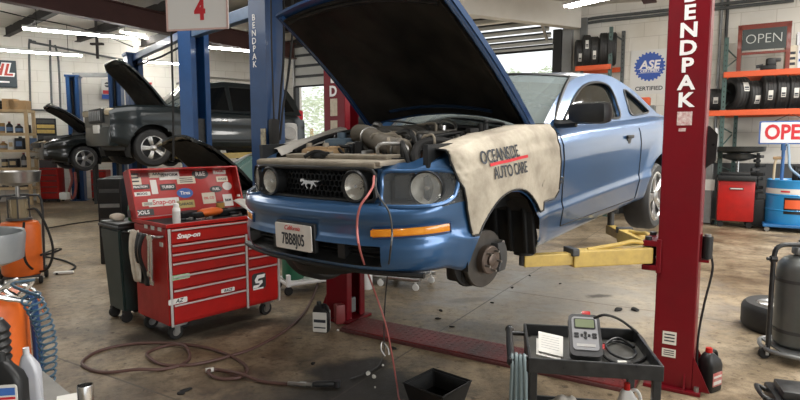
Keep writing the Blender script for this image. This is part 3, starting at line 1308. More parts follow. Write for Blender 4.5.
TOPPX = [(541, 129), (548, 114), (556, 99), (566, 85), (577, 77.5), (588, 74.5), (600, 74), (612, 77), (624, 84), (636, 93), (647, 103.5), (657, 113)]
top = [car_side(*q) for q in TOPPX]
top.append(Vector((top[-1].x - .22, top[-1].y - .035, 0)))
top.append(Vector((top[-1].x - .16, top[-1].y - .03, 0)))
print('TOP', [(round(v.x, 2), round(v.y, 2)) for v in top])
top = catmull(top, 4)
WIN = catmull([car_side(*q) for q in ((565, 121.5), (568.5, 110), (574, 98), (581, 88), (590, 83), (600, 82.5), (608, 86), (613, 94), (617, 105), (619.5, 117), (605, 118.5), (585, 120))], 4, True)
QWIN = catmull([car_side(*q) for q in ((623.5, 90), (629.5, 93.5), (637, 100), (644, 107), (648, 112), (640, 114), (631, 114.5), (627, 104))], 4, True)
outer = top + [Vector((x, interp(HT, x) - .01, 0)) for x in (-1.85, -1.4, -.74, .0, .37, top[0].x - .1)]
for sg in (1, -1):
    bm = B()
    loops = [outer, WIN, QWIN]
    flat = [v for l in loops for v in l]
    tris = tessellate_polygon(loops)
    vs = [bm.verts.new((v.x, gy(v.y) * sg, v.y)) for v in flat]
    for t in tris:
        try:
            bm.faces.new([vs[i] for i in t])
        except ValueError:
            pass
    # window reveals
    k = len(outer)
    for l in (WIN, QWIN):
        ring = vs[k:k + len(l)]
        inn = [bm.verts.new((v.co.x, v.co.y - .03 * sg, v.co.z)) for v in ring]
        for i in range(len(l)):
            j = (i + 1) % len(l)
            bm.faces.new((ring[i], ring[j], inn[j], inn[i]))
        k += len(l)
    obj('pillar_panel', bm, 'blue', car, angle=30)
    for nm, l in (('door_window', WIN), ('quarter_window', QWIN)):
        bm = B()
        vs2 = [bm.verts.new((v.x, (gy(v.y) - .018) * sg, v.y)) for v in l]
        for t in tessellate_polygon([l]):
            bm.faces.new([vs2[i] for i in t])
        win = obj(nm, bm, mat('tinted_glass', (.010, .013, .013), .03, 0, trans=.5, spec=.4), car)
        bm = B()
        tube(bm, [(v.x, (gy(v.y) + .002) * sg, v.y) for v in l], .010, 6, 1, closed=True)
        obj('window_seal', bm, 'black', win)
# roof
rail = [v for v in top[12:]]
print('RAIL', rail[0])
bm = B()
rows = []
for v in rail:
    yr = gy(v.y)
    f = smooth01(-1.0, .25, v.x)
    rows.append([bm.verts.new((v.x + .12 * smooth01(-.2, .25, v.x) * (1 - t * t), yr * t, v.y + (.045) * (1 - t * t) * (1 - .5 * smooth01(-1.2, -1.9, v.x)))) for t in [-1 + .1 * k for k in range(21)]])
nroof = [i for i, v in enumerate(rail) if v.x > -.95]
for i, (p, q) in enumerate(zip(rows, rows[1:])):
    if rail[i].x < -.92:
        break
    for k in range(20):
        bm.faces.new((p[k], p[k + 1], q[k + 1], q[k]))
for v in [v for v in bm.verts if not v.link_faces]:
    bm.verts.remove(v)
obj('roof_panel', bm, mat('roof_grey_blue', (.16, .20, .27), .35, .25, var=(.24, .25, .27), scale=4, coat=.5), car)  # roof panel paler and greyer than the other body panels
bm = B()
rows = []
for v in rail:
    if v.x < -.90:
        yr = gy(v.y) - .01
        rows.append([bm.verts.new((v.x, yr * t, v.y + .04 * (1 - t * t) * (1 - .5 * smooth01(-1.2, -1.9, v.x)) - .004)) for t in [-1 + .2 * k for k in range(11)]])
for p, q in zip(rows, rows[1:]):
    for k in range(10):
        bm.faces.new((p[k], p[k + 1], q[k + 1], q[k]))
obj('rear_window', bm, 'glassdark', car)
# windscreen
bm = B()
rows = []
for a in range(9):
    f = a / 8
    row = []
    for k in range(17):
        t = -1 + k / 8
        x0, z0_ = .815 + .20 * (1 - t * t), 1.03 + .035 * (1 - t * t)
        x1, z1_ = .235 + .12 * (1 - t * t), 1.392 + .045 * (1 - t * t)
        y0, y1 = .70 * t, gy(1.39) * t
        row.append(bm.verts.new((x0 + (x1 - x0) * f + .02 * math.sin(PI * f), y0 + (y1 - y0) * f, z0_ + (z1_ - z0_) * f + .02 * math.sin(PI * f))))
    rows.append(row)
for p, q in zip(rows, rows[1:]):
    for k in range(16):
        bm.faces.new((p[k], p[k + 1], q[k + 1], q[k]))
ws = obj('windscreen', bm, mat('windscreen_glass', (.55, .64, .62), .03, 0, trans=.72, spec=.9), car)
bm = B()
tube(bm, [(.235 + .12 * (1 - t * t), gy(1.39) * t, 1.394 + .045 * (1 - t * t)) for t in [-1 + .1 * k for k in range(21)]], .014, 6, 1)
for sg in (1, -1):
    tube(bm, [(.815 + (-.58) * f + .02 * math.sin(PI * f) + .006, (.705 + (gy(1.39) - .70) * f) * sg, 1.03 + .362 * f + .02 * math.sin(PI * f)) for f in [k / 8 for k in range(9)]], .014, 6, 1)
obj('screen_seal', bm, 'black', ws)
bm = B()
box(bm, car_at(551, 82, 0, .30) + Vector((-.03, 0, 0)), (.004, .07, .05), Matrix.Rotation(-.9, 3, 'Y'))
obj('inspection_sticker', bm, 'paper', ws, smooth=False)
# interior: floor tub, dash, two seats, wheel
bm = B()
box(bm, (-.4, 0, .55), (2.2, 1.30, .30))
box(bm, (-1.5, 0, .85), (.7, 1.30, .40))
obj('cabin_tub', bm, 'black', car, smooth=False)
bm = B()
box(bm, (.58, 0, .96), (.45, 1.32, .16), bev=.05)
obj('dashboard', bm, mat('dash_grey', (.04, .042, .044), .6), car)
for sg in (1, -1):
    bm = B()
    box(bm, (-.25, .35 * sg, .76), (.5, .48, .16), bev=.05)
    box(bm, (-.52, .35 * sg, 1.02), (.13, .46, .56), Matrix.Rotation(-.25, 3, 'Y'), bev=.05)
    box(bm, (-.60, .35 * sg, 1.34), (.08, .24, .13), Matrix.Rotation(-.2, 3, 'Y'), bev=.035)
    obj('seat', bm, mat('seat_cloth', (.03, .03, .032), .8), car)
bm = B()
tube(bm, [Vector((.30 + .09 * math.sin(a), .36 + .18 * math.cos(a), 1.03 + .16 * math.sin(a))) for a in [2 * PI * k / 16 for k in range(16)]], .016, 8, 2, closed=True)
tube(bm, [(.30, .36, 1.03), (.34, .36, 1.0), (.5, .36, .97)], .03, 8, 2)
box(bm, (.31, .36, 1.03), (.03, .3, .04))
obj('steering_wheel', bm, 'black', car)
# mirrors
for sg in (1, -1):
    mc = car_at(587, 114.5, 1, .90)
    mc.y *= sg
    bm = B()
    box(bm, mc + Vector((0, .02 * sg, .008)), (.13, .26, .135), rz(-.12 * sg), bev=.045)
    mr = obj('door_mirror', bm, 'black', car)
    bm = B()
    box(bm, mc + Vector((-.066, .02 * sg, .01)), (.008, .20, .095), rz(-.12 * sg), bev=.02)
    obj('mirror_glass', bm, 'chrome', mr)
    bm = B()
    tube(bm, [mc + Vector((.02, -.06 * sg, -.05)), mc + Vector((.03, -.16 * sg, -.055)), (mc.x + .05, .70 * sg, 1.065)], .028, 8, 3)
    obj('mirror_arm', bm, 'black', mr)
# deck lid and spoiler behind the glass
bm = B()
rows = []
for x, z in ((-1.92, 1.10), (-2.05, 1.105), (-2.2, 1.10), (-2.33, 1.07)):
    rows.append([bm.verts.new((x, .66 * t, z + .02 * (1 - t * t))) for t in [-1 + .2 * k for k in range(11)]])
for p, q in zip(rows, rows[1:]):
    for k in range(10):
        bm.faces.new((p[k], p[k + 1], q[k + 1], q[k]))
obj('boot_lid', bm, 'blue', car)
bm = B()
box(bm, (-.6, 0, .38), (2.6, 1.25, .10), bev=.03)
box(bm, (-2.0, 0, .50), (.5, 1.2, .22), bev=.05)
obj('floor_pan', bm, 'black', car)

# ---- hood
HR0, HL0 = Vector((1.09, -.665, 1.088)), Vector((.955, .665, 1.04))
HR1, HL1 = Vector((1.905, -.655, 1.80)), Vector((1.90, .665, 1.735))


def hoodpt(a, b_, off=0.0):
    t = (b_ + 1) / 2
    p = HR0.lerp(HL0, t).lerp(HR1.lerp(HL1, t), a)
    n = Vector((-.66, -.02, .75)).normalized()
    cr = .135 - .08 * a
    return p + n * (cr * (1 - b_ * b_) + .03 * math.sin(PI * a) + off) + (HR1 - HR0).normalized() * (.06 * a * (1 - b_ * b_))


def hoodsheet(name, a0, a1, b0, b1, off, material, parent, thick, bumps=0.0, n=24, **k):
    bm = B()
    rows = []
    for i in range(n + 1):
        a = a0 + (a1 - a0) * i / n
        row = []
        for j in range(n + 1):
            b_ = b0 + (b1 - b0) * j / n
            w = bumps * noise.noise(Vector((a * 4, b_ * 4, 3.1))) * (1 if 0 < i < n and 0 < j < n else 0)
            row.append(bm.verts.new(hoodpt(a, b_, off + w)))
        rows.append(row)
    for p, q in zip(rows, rows[1:]):
        for c in range(n):
            bm.faces.new((p[c], p[c + 1], q[c + 1], q[c]))
    bmesh.ops.recalc_face_normals(bm, faces=bm.faces)
    bmesh.ops.solidify(bm, geom=list(bm.faces), thickness=thick)
    return obj(name, bm, material, parent, **k)


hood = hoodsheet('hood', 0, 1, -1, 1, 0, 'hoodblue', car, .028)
lin = hoodsheet('hood_liner', .035, .96, -.905, .90, -.035, 'liner', hood, .02, bumps=.03)
bm = B()
tube(bm, [hoodpt(.93, -.86 + 1.72 * k / 8, -.05) for k in range(9)], .022, 8, 2, flat=.6)
obj('hood_brace', bm, 'black', hood)
bm = B()
tube(bm, [hoodpt(.10, -.6 + 1.2 * k / 8, -.055) for k in range(9)], .020, 8, 2, flat=.6)
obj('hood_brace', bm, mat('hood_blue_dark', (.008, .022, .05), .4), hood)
for b_ in (-.93, .945):
    bm = B()
    tube(bm, [hoodpt(.02 + .96 * k / 10, b_, -.03) for k in range(11)], .020, 8, 2)
    obj('hood_flange', bm, 'hoodblue', hood)

# ---- engine bay
bm = B()
box(bm, (1.55, 0, .60), (1.20, 1.25, .04))
for sg in (1, -1):
    box(bm, (1.52, .645 * sg, .80), (1.15, .03, .36))
box(bm, (.96, 0, .84), (.05, 1.3, .38))
obj('engine_bay_tub', bm, 'black', car, smooth=False)
bm = B()
box(bm, (2.13, 0, .893), (.22, .96, .022), bev=.006)
box(bm, (2.04, 0, .915), (.12, .80, .022), bev=.006)
box(bm, (2.22, -.02, .885), (.06, .94, .03), bev=.01)
rc = obj('radiator_cover', bm, 'dust', car, smooth=False)
bm = B()
box(bm, (2.10, -.10, .925), (.07, .10, .035), bev=.01)
tube(bm, [(2.16, -.16, .915), (2.13, -.10, .945), (2.12, -.02, .93)], .012, 6, 3)
obj('hood_latch', bm, 'black', rc)
bm = B()
box(bm, (2.03, 0, .78), (.06, .9, .26))
obj('radiator', bm, 'black', car, smooth=False)
# fender edge strip on the far side
bm = B()
pf, pr_ = car_at(277, 148.5, 1, -.60), car_at(346, 127.5, 1, -.60)
rows = []
for k in range(13):
    f = k / 12
    c = pf.lerp(pr_, f)
    w = .012 * math.sin(f * 9)
    rows.append([bm.verts.new((c.x, y, c.z + dz + w * .3)) for y, dz in ((-.56, -.045), (-.60, -.004), (-.66, .004), (-.72, -.03))])
for p, q in zip(rows, rows[1:]):
    for c in range(3):
        bm.faces.new((p[c], p[c + 1], q[c + 1], q[c]))
obj('fender_edge', bm, mat('dusty_fender_edge', (.42, .40, .36), .6, var=(.28, .26, .23), scale=9), car)
# cowl
bm = B()
rows = []
for x, z in ((1.16, .985), (1.06, 1.015), (.92, 1.035), (.80, 1.035)):
    rows.append([bm.verts.new((x + .14 * (1 - t * t), .66 * t, z + .03 * (1 - t * t))) for t in [-1 + .1 * k for k in range(21)]])
for p, q in zip(rows, rows[1:]):
    for k in range(20):
        bm.faces.new((p[k], p[k + 1], q[k + 1], q[k]))
obj('cowl_panel', bm, 'black', car)
for y0 in (.45, -.15):
    bm = B()
    tube(bm, [(1.0, y0, 1.06), (.97, y0 - .25, 1.10), (.93, y0 - .5, 1.115)], .008, 6, 3)
    obj('wiper', bm, 'black', car)


def eng(px, py, x):
    """picture point -> point of the engine bay on the cross plane x"""
    return car_at(px, py, 0, x)


bm = B()
box(bm, (1.45, 0, .80), (.62, .5, .26), bev=.04)
obj('engine_block', bm, 'darkgrey', car)
for sg in (1, -1):
    bm = B()
    box(bm, (1.42, .23 * sg, .94), (.52, .17, .10), Matrix.Rotation(-.35 * sg, 3, 'X'), bev=.03)
    for k in range(4):
        cyl(bm, (1.24 + .13 * k, .25 * sg, .97), (1.24 + .13 * k, .25 * sg, 1.02), .022, .02, 12)
    obj('valve_cover', bm, mat('cast_cover', (.10, .10, .10), .5, .5, var=(.05, .05, .045), scale=10), car)
bm = B()
for k in range(6):
    x = 1.18 + .09 * k
    tube(bm, [(x, .23, .93), (x, .15, 1.02), (x, 0, 1.05), (x, -.15, 1.02), (x, -.23, .93)], .027, 10, 4)
box(bm, (1.42, 0, 1.02), (.52, .14, .07), bev=.03)
obj('intake_manifold', bm, mat('manifold_plastic', (.045, .043, .04), .5, var=(.13, .12, .10), scale=12), car)
bm = B()
tube(bm, [eng(358, 134, 1.62), eng(366, 135, 1.66), eng(377, 141, 1.74), eng(390, 147, 1.84), eng(404, 150, 1.90)], .055, 18, 9, corr=.13)
tubeo = obj('intake_tube', bm, mat('ribbed_intake', (.15, .13, .10), .6, var=(.06, .052, .042), scale=8), car)
for px, py, x in ((370, 137, 1.69), (401, 150, 1.89)):
    bm = B()
    c = eng(px, py, x)
    dd = (eng(404, 150, 1.90) - eng(366, 135, 1.66)).normalized()
    m_ = Matrix.Translation(c) @ Vector((0, 0, 1)).rotation_difference(dd).to_matrix().to_4x4()
    lathe(bm, [(.058, -.009), (.064, -.009), (.064, .009), (.058, .009)], m_, 24)
    obj('hose_clamp', bm, 'steel', tubeo)
bm = B()
p = eng(323, 150, 1.88)
box(bm, p + Vector((0, 0, -.03)), (.16, .23, .085), rz(.05), bev=.02)
box(bm, p + Vector((0, .02, .015)), (.13, .19, .015), bev=.006)
bt = obj('battery_box', bm, 'tan', car)
for y in (-.09, .06):
    bm = B()
    cyl(bm, p + Vector((.03, y, .01)), p + Vector((.03, y, .045)), .022, .018, 12)
    obj('terminal', bm, 'dust', bt)
bm = B()
box(bm, p + Vector((.083, 0, -.025)), (.006, .10, .04))
obj('battery_label', bm, 'paper', bt)
bm = B()
p = eng(342, 138, 1.66)
box(bm, p + Vector((0, 0, -.04)), (.15, .20, .08), rz(.1), bev=.03)
cyl(bm, p, p + Vector((0, 0, .035)), .03, .03, 14)
obj('reservoir', bm, mat('faded_blue_tank', (.07, .12, .17), .5, var=(.12, .15, .17), scale=9), car)
bm = B()
p = eng(444, 150, 1.72)
box(bm, p + Vector((-.05, .0, -.05)), (.26, .22, .10), rz(-.1), bev=.03)
obj('air_box', bm, mat('rusty_brown_box', (.13, .06, .045), .6, var=(.07, .035, .03), scale=9), car)
bm = B()
tube(bm, [eng(417, 166, 1.95), eng(415, 156, 1.93), eng(419, 146, 1.88), eng(432, 141, 1.82), eng(450, 143, 1.74), eng(472, 145, 1.62), eng(486, 144, 1.5)], .026, 10, 6)
obj('coolant_hose', bm, 'rubber', car)
bm = B()
p = eng(375, 157, 1.99)
box(bm, p, (.05, .075, .035), bev=.008)
obj('relay_box', bm, 'tan', car)
rnd = random.Random(11)


def top_at(px):
    return interp([(290, 150), (330, 132), (365, 124), (420, 120), (470, 120), (510, 121)], px)


for k in range(95):
    px = rnd.uniform(296, 508)
    x = rnd.uniform(1.2, 1.98)
    f = (x - 1.2) / .78
    y0 = top_at(px) + 22 * f
    py = y0 + rnd.uniform(-1, 9)
    a = eng(px, py, x)
    if abs(a.y) > .55:
        continue
    m_ = rnd.choice(['black', 'black', 'rubber', 'rubber', 'darkgrey', 'dust', 'alu', 'steel', 'dust'])
    bm = B()
    kind = rnd.random()
    if kind < .45:
        b1_ = a + Vector((rnd.uniform(-.12, .12), rnd.uniform(-.22, .22), rnd.uniform(-.03, .02)))
        b1_.y = max(-.58, min(.58, b1_.y))
        b2_ = b1_ + Vector((rnd.uniform(-.08, .08), rnd.uniform(-.08, .08), rnd.uniform(-.16, -.06)))
        b2_.y = max(-.58, min(.58, b2_.y))
        tube(bm, [a + Vector((0, 0, -.12)), a, (a + b1_) / 2 + Vector((0, 0, rnd.uniform(.005, .025))), b1_, b2_], rnd.uniform(.007, .016), 8, 4)
        nm = {'steel': 'metal_line', 'alu': 'metal_line'}.get(m_, 'engine_hose')
    elif kind < .75:
        box(bm, a - Vector((0, 0, .02)), (rnd.uniform(.03, .09), rnd.uniform(.03, .10), rnd.uniform(.03, .06)), rz(rnd.uniform(0, 3)), bev=.008)
        nm = 'engine_bracket'
    else:
        r = rnd.uniform(.015, .035)
        cyl(bm, a - Vector((0, 0, .10)), a + Vector((rnd.uniform(-.01, .01), 0, rnd.uniform(.0, .01))), r, r * .85, 14)
        nm = 'filler_cap'
    obj(nm, bm, m_, car)
bm = B()
tube(bm, [(1.95, -.5, .93), (1.7, -.52, 1.0), (1.4, -.48, 1.05), (1.2, -.3, 1.06), (1.15, .1, 1.06), (1.2, .45, 1.04)], .016, 8, 5)
obj('wiring_loom', bm, 'black', car)
bm = B()
tube(bm, [(1.9, .2, .92), (1.75, .35, .99), (1.5, .42, 1.02), (1.25, .5, 1.02)], .014, 8, 5)
obj('wiring_loom', bm, 'black', car)

# ---- fender cover cloth lying over the fender
cloth_m = mat('fender_cover_cloth', (.50, .45, .36), .85, var=(.19, .16, .12), scale=6.5, amt=.8, bump=.35, detail=10)
HOLE = (1.52, .34, .40)


def cloth_y(x, z):
    return side_y(x, z) + .016 + .006 * noise.noise(Vector((x * 7, z * 3, 0))) + .004 * math.sin(x * 30 + z * 4) * (1.05 - z)


def cbot(x):
    """lower edge of the cloth along the flank"""
    pts = [(.90, .66), (.99, .60), (1.10, .60), (1.16, .60), (1.22, .685), (1.32, .745), (1.46, .765), (1.60, .745), (1.72, .68), (1.80, .585), (1.87, .53), (1.93, .525), (2.02, .58)]
    z = interp(pts, x)
    if abs(x - 1.55) < .383:
        z = max(.525 if x > 1.8 else .55, .33 + math.sqrt(max(0, .386 ** 2 - (x - 1.55) ** 2)))
    return z


bm = B()
rows = []
NA, NB = 70, 46
for i in range(NA + 1):
    a = i / NA
    row = []
    for j in range(NB + 1):
        b_ = j / NB
        # b_ 0..0.22 over the top, then down the flank
        xb0 = .93 + .0 * b_
        xf = 2.04 - .11 * max(0, (b_ - .22) / .78) ** 1.2 - .10 * max(0, .22 - b_)
        x = xb0 + (xf - xb0) * a
        zt = interp(HT, x)
        if b_ < .22:
            f = b_ / .22
            y = .565 + (.745 - .565) * f
            z = zt + .030 - .010 * f + .008 * noise.noise(Vector((x * 6, f, 5))) - (.012 if f < .1 else 0)
        else:
            f = (b_ - .22) / .78
            z1 = zt - .0 + .012
            z0_ = cbot(x)
            z = z1 + (z0_ - z1) * f
            yy = cloth_y(x, min(z, zt - .075))
            if z > zt - .075:
                g = (z1 - z) / (z1 - zt + .075)
                y = .745 + (yy - .745) * math.sin(g * PI / 2)
                z = z + .012 * math.sin(g * PI)
            else:
                y = yy
        row.append(bm.verts.new((x, y, z)))
    rows.append(row)
for p, q in zip(rows, rows[1:]):
    for k in range(NB):
        bm.faces.new((p[k], p[k + 1], q[k + 1], q[k]))
from mathutils.bvhtree import BVHTree
CLB = BVHTree.FromBMesh(bm)


def cl_pt(x, z, off):
    h = CLB.ray_cast(Vector((x, 3, z)), Vector((0, -1, 0)))
    if h[0] is None:
        h = CLB.find_nearest(Vector((x, .8, z)))
    return Vector((h[0].x, h[0].y + off, h[0].z))


edge = [rows[i][NB].co.copy() for i in range(0, NA + 1)]
front = [rows[NA][j].co.copy() for j in range(0, NB + 1, 3)]
back = [rows[0][j].co.copy() for j in range(0, NB + 1, 3)]
cl = obj('fender_cover', bm, cloth_m, None, angle=80)
tag(cl, 'dirty beige printed fender cover draped over the blue coupe', 'cover')
cl.location = car.location
cl.rotation_euler = car.rotation_euler
so = cl.modifiers.new('thick', 'SOLIDIFY')
so.thickness = .004
bm = B()
for e in (edge, front, back):
    tube(bm, e, .006, 6, 1)
obj('hem', bm, 'black', cl)


def wrap_text(name, s, size, material, x0, z0_, slope, sx=1.0, bold=0.0):
    o = text(name, s, size, material, cl, Matrix.Identity(4), .0008, align='LEFT', sx=sx, bold=bold)
    for v in o.data.vertices:
        x = x0 - v.co.x
        z = z0_ + v.co.y + slope * v.co.x
        v.co = cl_pt(x, z, .007 + v.co.z)
    return o


pa, pb = car_at(483, 159, 1, .815), car_at(524, 150, 1, .815)
sl = (pb.z - pa.z) / (pa.x - pb.x)
sl = max(-.2, min(.5, sl))
wrap_text('cloth_lettering', 'OCEANSIDE', .092, 'darktext', pa.x, pa.z, sl, .74 * (pa.x - pb.x) / .42, .0012)
pa2 = car_at(490, 165, 1, .815)
pb2 = car_at(527, 156, 1, .815)
bm = B()
n = 14
vs = []
for k in range(n + 1):
    x = pa2.x + (pb2.x - pa2.x) * k / n
    z = pa2.z + (pb2.z - pa2.z) * k / n
    vs.append([bm.verts.new(cl_pt(x, z + dz, .007)) for dz in (-.008, .008)])
for p, q in zip(vs, vs[1:]):
    bm.faces.new((p[0], q[0], q[1], p[1]))
obj('cloth_stripe', bm, 'redtext', cl)
pa = car_at(493, 174, 1, .815)
pb = car_at(530, 166, 1, .815)
wrap_text('cloth_lettering', 'AUTO CARE', .088, 'darktext', pa.x, pa.z, (pb.z - pa.z) / (pa.x - pb.x), .74 * (pa.x - pb.x) / .42, .0010)


# ================================================================== THE RED TWO-POST LIFT
LA = Vector((-.505, 5.10, 0))
LB = Vector((1.855, 3.66, 0))
LX = (LB - LA).normalized()
LM = (LA + LB) / 2
LSP = (LB - LA).length / 2
lrotz = math.atan2(LX.y, LX.x)
lift = thing('two_post_lift', 'red two-post lift with yellow arms holding up the blue coupe', 'lift', LM, lrotz)
LIM = (Matrix.Translation(LM) @ Matrix.Rotation(lrotz, 4, 'Z')).inverted()


def lloc(p):
    return LIM @ Vector(p)


def channel(h, w=.12, d=.14, t=.022, lip=.075):
    """C section, open towards +x"""
    return [(-w, -d), (w, -d), (w, -d + lip), (w - t, -d + lip), (w - t, -d + t), (-w + t, -d + t), (-w + t, d - t), (w - t, d - t), (w - t, d - lip), (w, d - lip), (w, d), (-w, d)]


def stacked(word, x, y, ztop, pitch, size, material, parent, n=Vector((0, -1, 0)), sx=1.1, bold=.004):
    for k, ch in enumerate(word):
        text('lettering', ch, size, material, parent, Matrix.Translation((x, y, ztop - pitch * k)) @ Matrix.Rotation(PI / 2, 4, 'X'), .0015, sx=sx, bold=bold)


posts = {}
for sg in (-1, 1):
    bm = B()
    pol = [(-x * sg, y) for x, y in channel(1)]
    if sg > 0:
        pol = list(reversed(pol))
    prism(bm, pol, 3.7, Matrix.Translation((sg * LSP, 0, .02)))
    po = obj('post', bm, 'red', lift, smooth=False)
    be = po.modifiers.new('bev', 'BEVEL')
    be.width = .008
    be.segments = 2
    posts[sg] = po
    bm = B()
    box(bm, (sg * LSP, 0, .012), (.34, .36, .024), bev=.006)
    bp_ = obj('base_plate', bm, 'red', po, smooth=False)
    for s2 in (-1, 1):
        bm = B()
        prism(bm, [(0, 0), (.10, 0), (.0, .22)], .012, frame_mtx((sg * (LSP - .0) + .12 * sg, s2 * .13, .024), (sg, 0, 0), (0, 0, 1)))
        obj('gusset', bm, 'red', po, smooth=False)
        bm = B()
        prism(bm, [(0, 0), (.035, 0), (.0, .10)], .012, frame_mtx((sg * LSP + s2 * .08, -.14, .024), (0, -1, 0), (0, 0, 1)))
        obj('gusset', bm, 'red', po, smooth=False)
        bm = B()
        cyl(bm, (sg * (LSP + .145), s2 * .15, .024), (sg * (LSP + .145), s2 * .15, .055), .016, seg=6)
        obj('anchor_bolt', bm, 'steel', bp_)
    # carriage running inside the post
    bm = B()
    box(bm, (sg * (LSP - .02), 0, 1.25), (.17, .20, .95), bev=.01)
    obj('carriage', bm, 'blackmetal', lift, smooth=False)
    bm = B()
    cyl(bm, (sg * (LSP - .03), .0, .03), (sg * (LSP - .03), .0, 3.4), .028, seg=12)
    obj('lift_cylinder', bm, 'darkgrey', lift)
    bm = B()
    box(bm, (sg * (LSP - .04), -.01, .13), (.10, .10, .14), bev=.012)
    obj('lock_box', bm, 'grey', lift, smooth=False)
R_ = posts[1]
L_ = posts[-1]
# lettering on the front faces
stacked('BENDPAK', LSP - .0, -.1425, 2.515, .1065, .122, 'whitetext', R_)
stacked('RED', -LSP - .01, -.1425, 2.30, .117, .125, 'whitetext', L_, sx=.9)
for z, h, w, xx in ((1.765, .085, .085, .0), (1.695, .020, .04, -.01)):
    bm = B()
    box(bm, (LSP - .0 + xx, -.1415, z), (w, .003, h))
    sk = obj('warning_label', bm, mat('label_white', (.70, .66, .62), .5, var=(.35, .08, .08), scale=45, amt=.9), R_, smooth=False)
for z, h, pw in ((.345, .085, .082), (.245, .055, .082)):
    bm = B()
    box(bm, (LSP - .025, -.1415, z), (pw, .003, h))
    o_ = obj('warning_label', bm, mat('label_plain', (.72, .68, .60), .5, var=(.60, .55, .48), scale=30), R_, smooth=False)
    bm = B()
    for k in range(3):
        box(bm, (LSP - .025, -.1435, z + h * (.28 - .25 * k)), (pw * .75, .001, h * .10))
    obj('label_print', bm, 'darktext', o_, smooth=False)
for z, h in ((1.93, .15), (1.76, .11)):
    bm = B()
    box(bm, (-LSP - .005, -.1415, z), (.075, .003, h))
    o_ = obj('warning_label', bm, mat('label_aged', (.62, .55, .42), .5, var=(.20, .16, .12), scale=30), L_, smooth=False)
# red bracket, yellow arms and pads
sill_f = lloc(CARM @ Vector((1.12, .66, .29)))
sill_r = lloc(CARM @ Vector((-.55, .62, .33)))
sill_fr = lloc(CARM @ Vector((1.0, -.62, .285)))
sill_rr = lloc(CARM @ Vector((-.55, -.62, .33)))
for sg, ends in ((1, (sill_f, sill_r)), (-1, (sill_fr, sill_rr))):
    xb = sg * (LSP - .16)
    zb_ = ends[0].z - .055
    bm = B()
    box(bm, (xb, 0, zb_ + .06), (.10, .32, .035), bev=.006)
    box(bm, (xb, 0, zb_ - .10), (.10, .32, .035), bev=.006)
    box(bm, (xb + .05 * sg, 0, zb_ - .02), (.03, .32, .22), bev=.006)
    br_ = obj('arm_bracket', bm, 'red', lift, smooth=False)
    for e in ends:
        ys = -.11 if (e.y < 0) else .11
        p0 = Vector((xb - .02 * sg, ys, zb_ - .02))
        p1 = Vector((e.x, e.y, zb_ - .02))
        d = (p1 - p0)
        Ld = d.length
        d.normalize()
        R3 = rz(math.atan2(d.y, d.x))
        bm = B()
        box(bm, p0 + d * (Ld * .32), (Ld * .64, .11, .105), R3, bev=.008)
        arm = obj('swing_arm', bm, 'yellow', lift, smooth=False)
        bm = B()
        box(bm, p0 + d * (Ld * .78), (Ld * .46, .075, .075), R3, bev=.006)
        obj('arm_extension', bm, 'yellow', arm, smooth=False)
        bm = B()
        box(bm, p0 + d * (Ld * .63) + Vector((0, 0, .045)), (.05, .125, .05), R3, bev=.01)
        obj('arm_stop', bm, 'darkgrey', arm, smooth=False)
        bm = B()
        cyl(bm, p1 + Vector((0, 0, -.03)), p1 + Vector((0, 0, e.z - p1.z - .035)), .028, seg=16)
        pad = obj('pad_screw', bm, 'darkgrey', arm)
        bm = B()
        cyl(bm, Vector((e.x, e.y, e.z - .035)), Vector((e.x, e.y, e.z + .002)), .062, seg=24)
        obj('lift_pad', bm, 'rubber', arm)
        bm = B()
        cyl(bm, p0 + Vector((0, 0, -.10)), p0 + Vector((0, 0, .12)), .022, seg=14)
        obj('pivot_pin', bm, 'blackmetal', arm)
        # curved guard strap
        bm = B()
        sd = Vector((-d.y, d.x, 0)) * (.06 if e.y > 0 else .06)
        tube(bm, [p0 + Vector((0, 0, .07)) + sd * .2, p0 + d * .12 + Vector((0, 0, .09)), p0 + d * (Ld * .25) + Vector((0, 0, .075)), p0 + d * (Ld * .50) + Vector((0, 0, .05))], .014, 8, 4)
        obj('arm_guard', bm, 'yellow', arm)
# plate across the floor
bm = B()
box(bm, (0, -.165, .022), (2 * LSP - .40, .34, .022), bev=.004)
fp = obj('floor_plate', bm, mat('worn_red_plate', (.24, .018, .018), .5, .1, var=(.022, .020, .019), scale=1.7, amt=1.0, bump=.3, detail=12), lift, smooth=False)
bm = B()
for i in range(46):
    for j in range(7):
        x = -LSP + .24 + i * (2 * LSP - .48) / 45
        y = -.165 - .14 + j * .0466
        a = .8 if (i + j) % 2 else -.8
        box(bm, (x, y, .034), (.026, .007, .004), rz(a))
tr = obj('tread', bm, mat('tread_red', (.22, .03, .03), .45, .2, var=(.10, .09, .085), scale=1.7, amt=1.0), fp, smooth=False)
tr['kind'] = 'stuff'
for y in (-.34, .01):
    bm = B()
    box(bm, (0, y, .012), (2 * LSP - .40, .03, .022), bev=.003)
    obj('plate_edge', bm, mat('plate_edge_dark', (.10, .02, .02), .6, var=(.03, .025, .02), scale=8), fp, smooth=False)
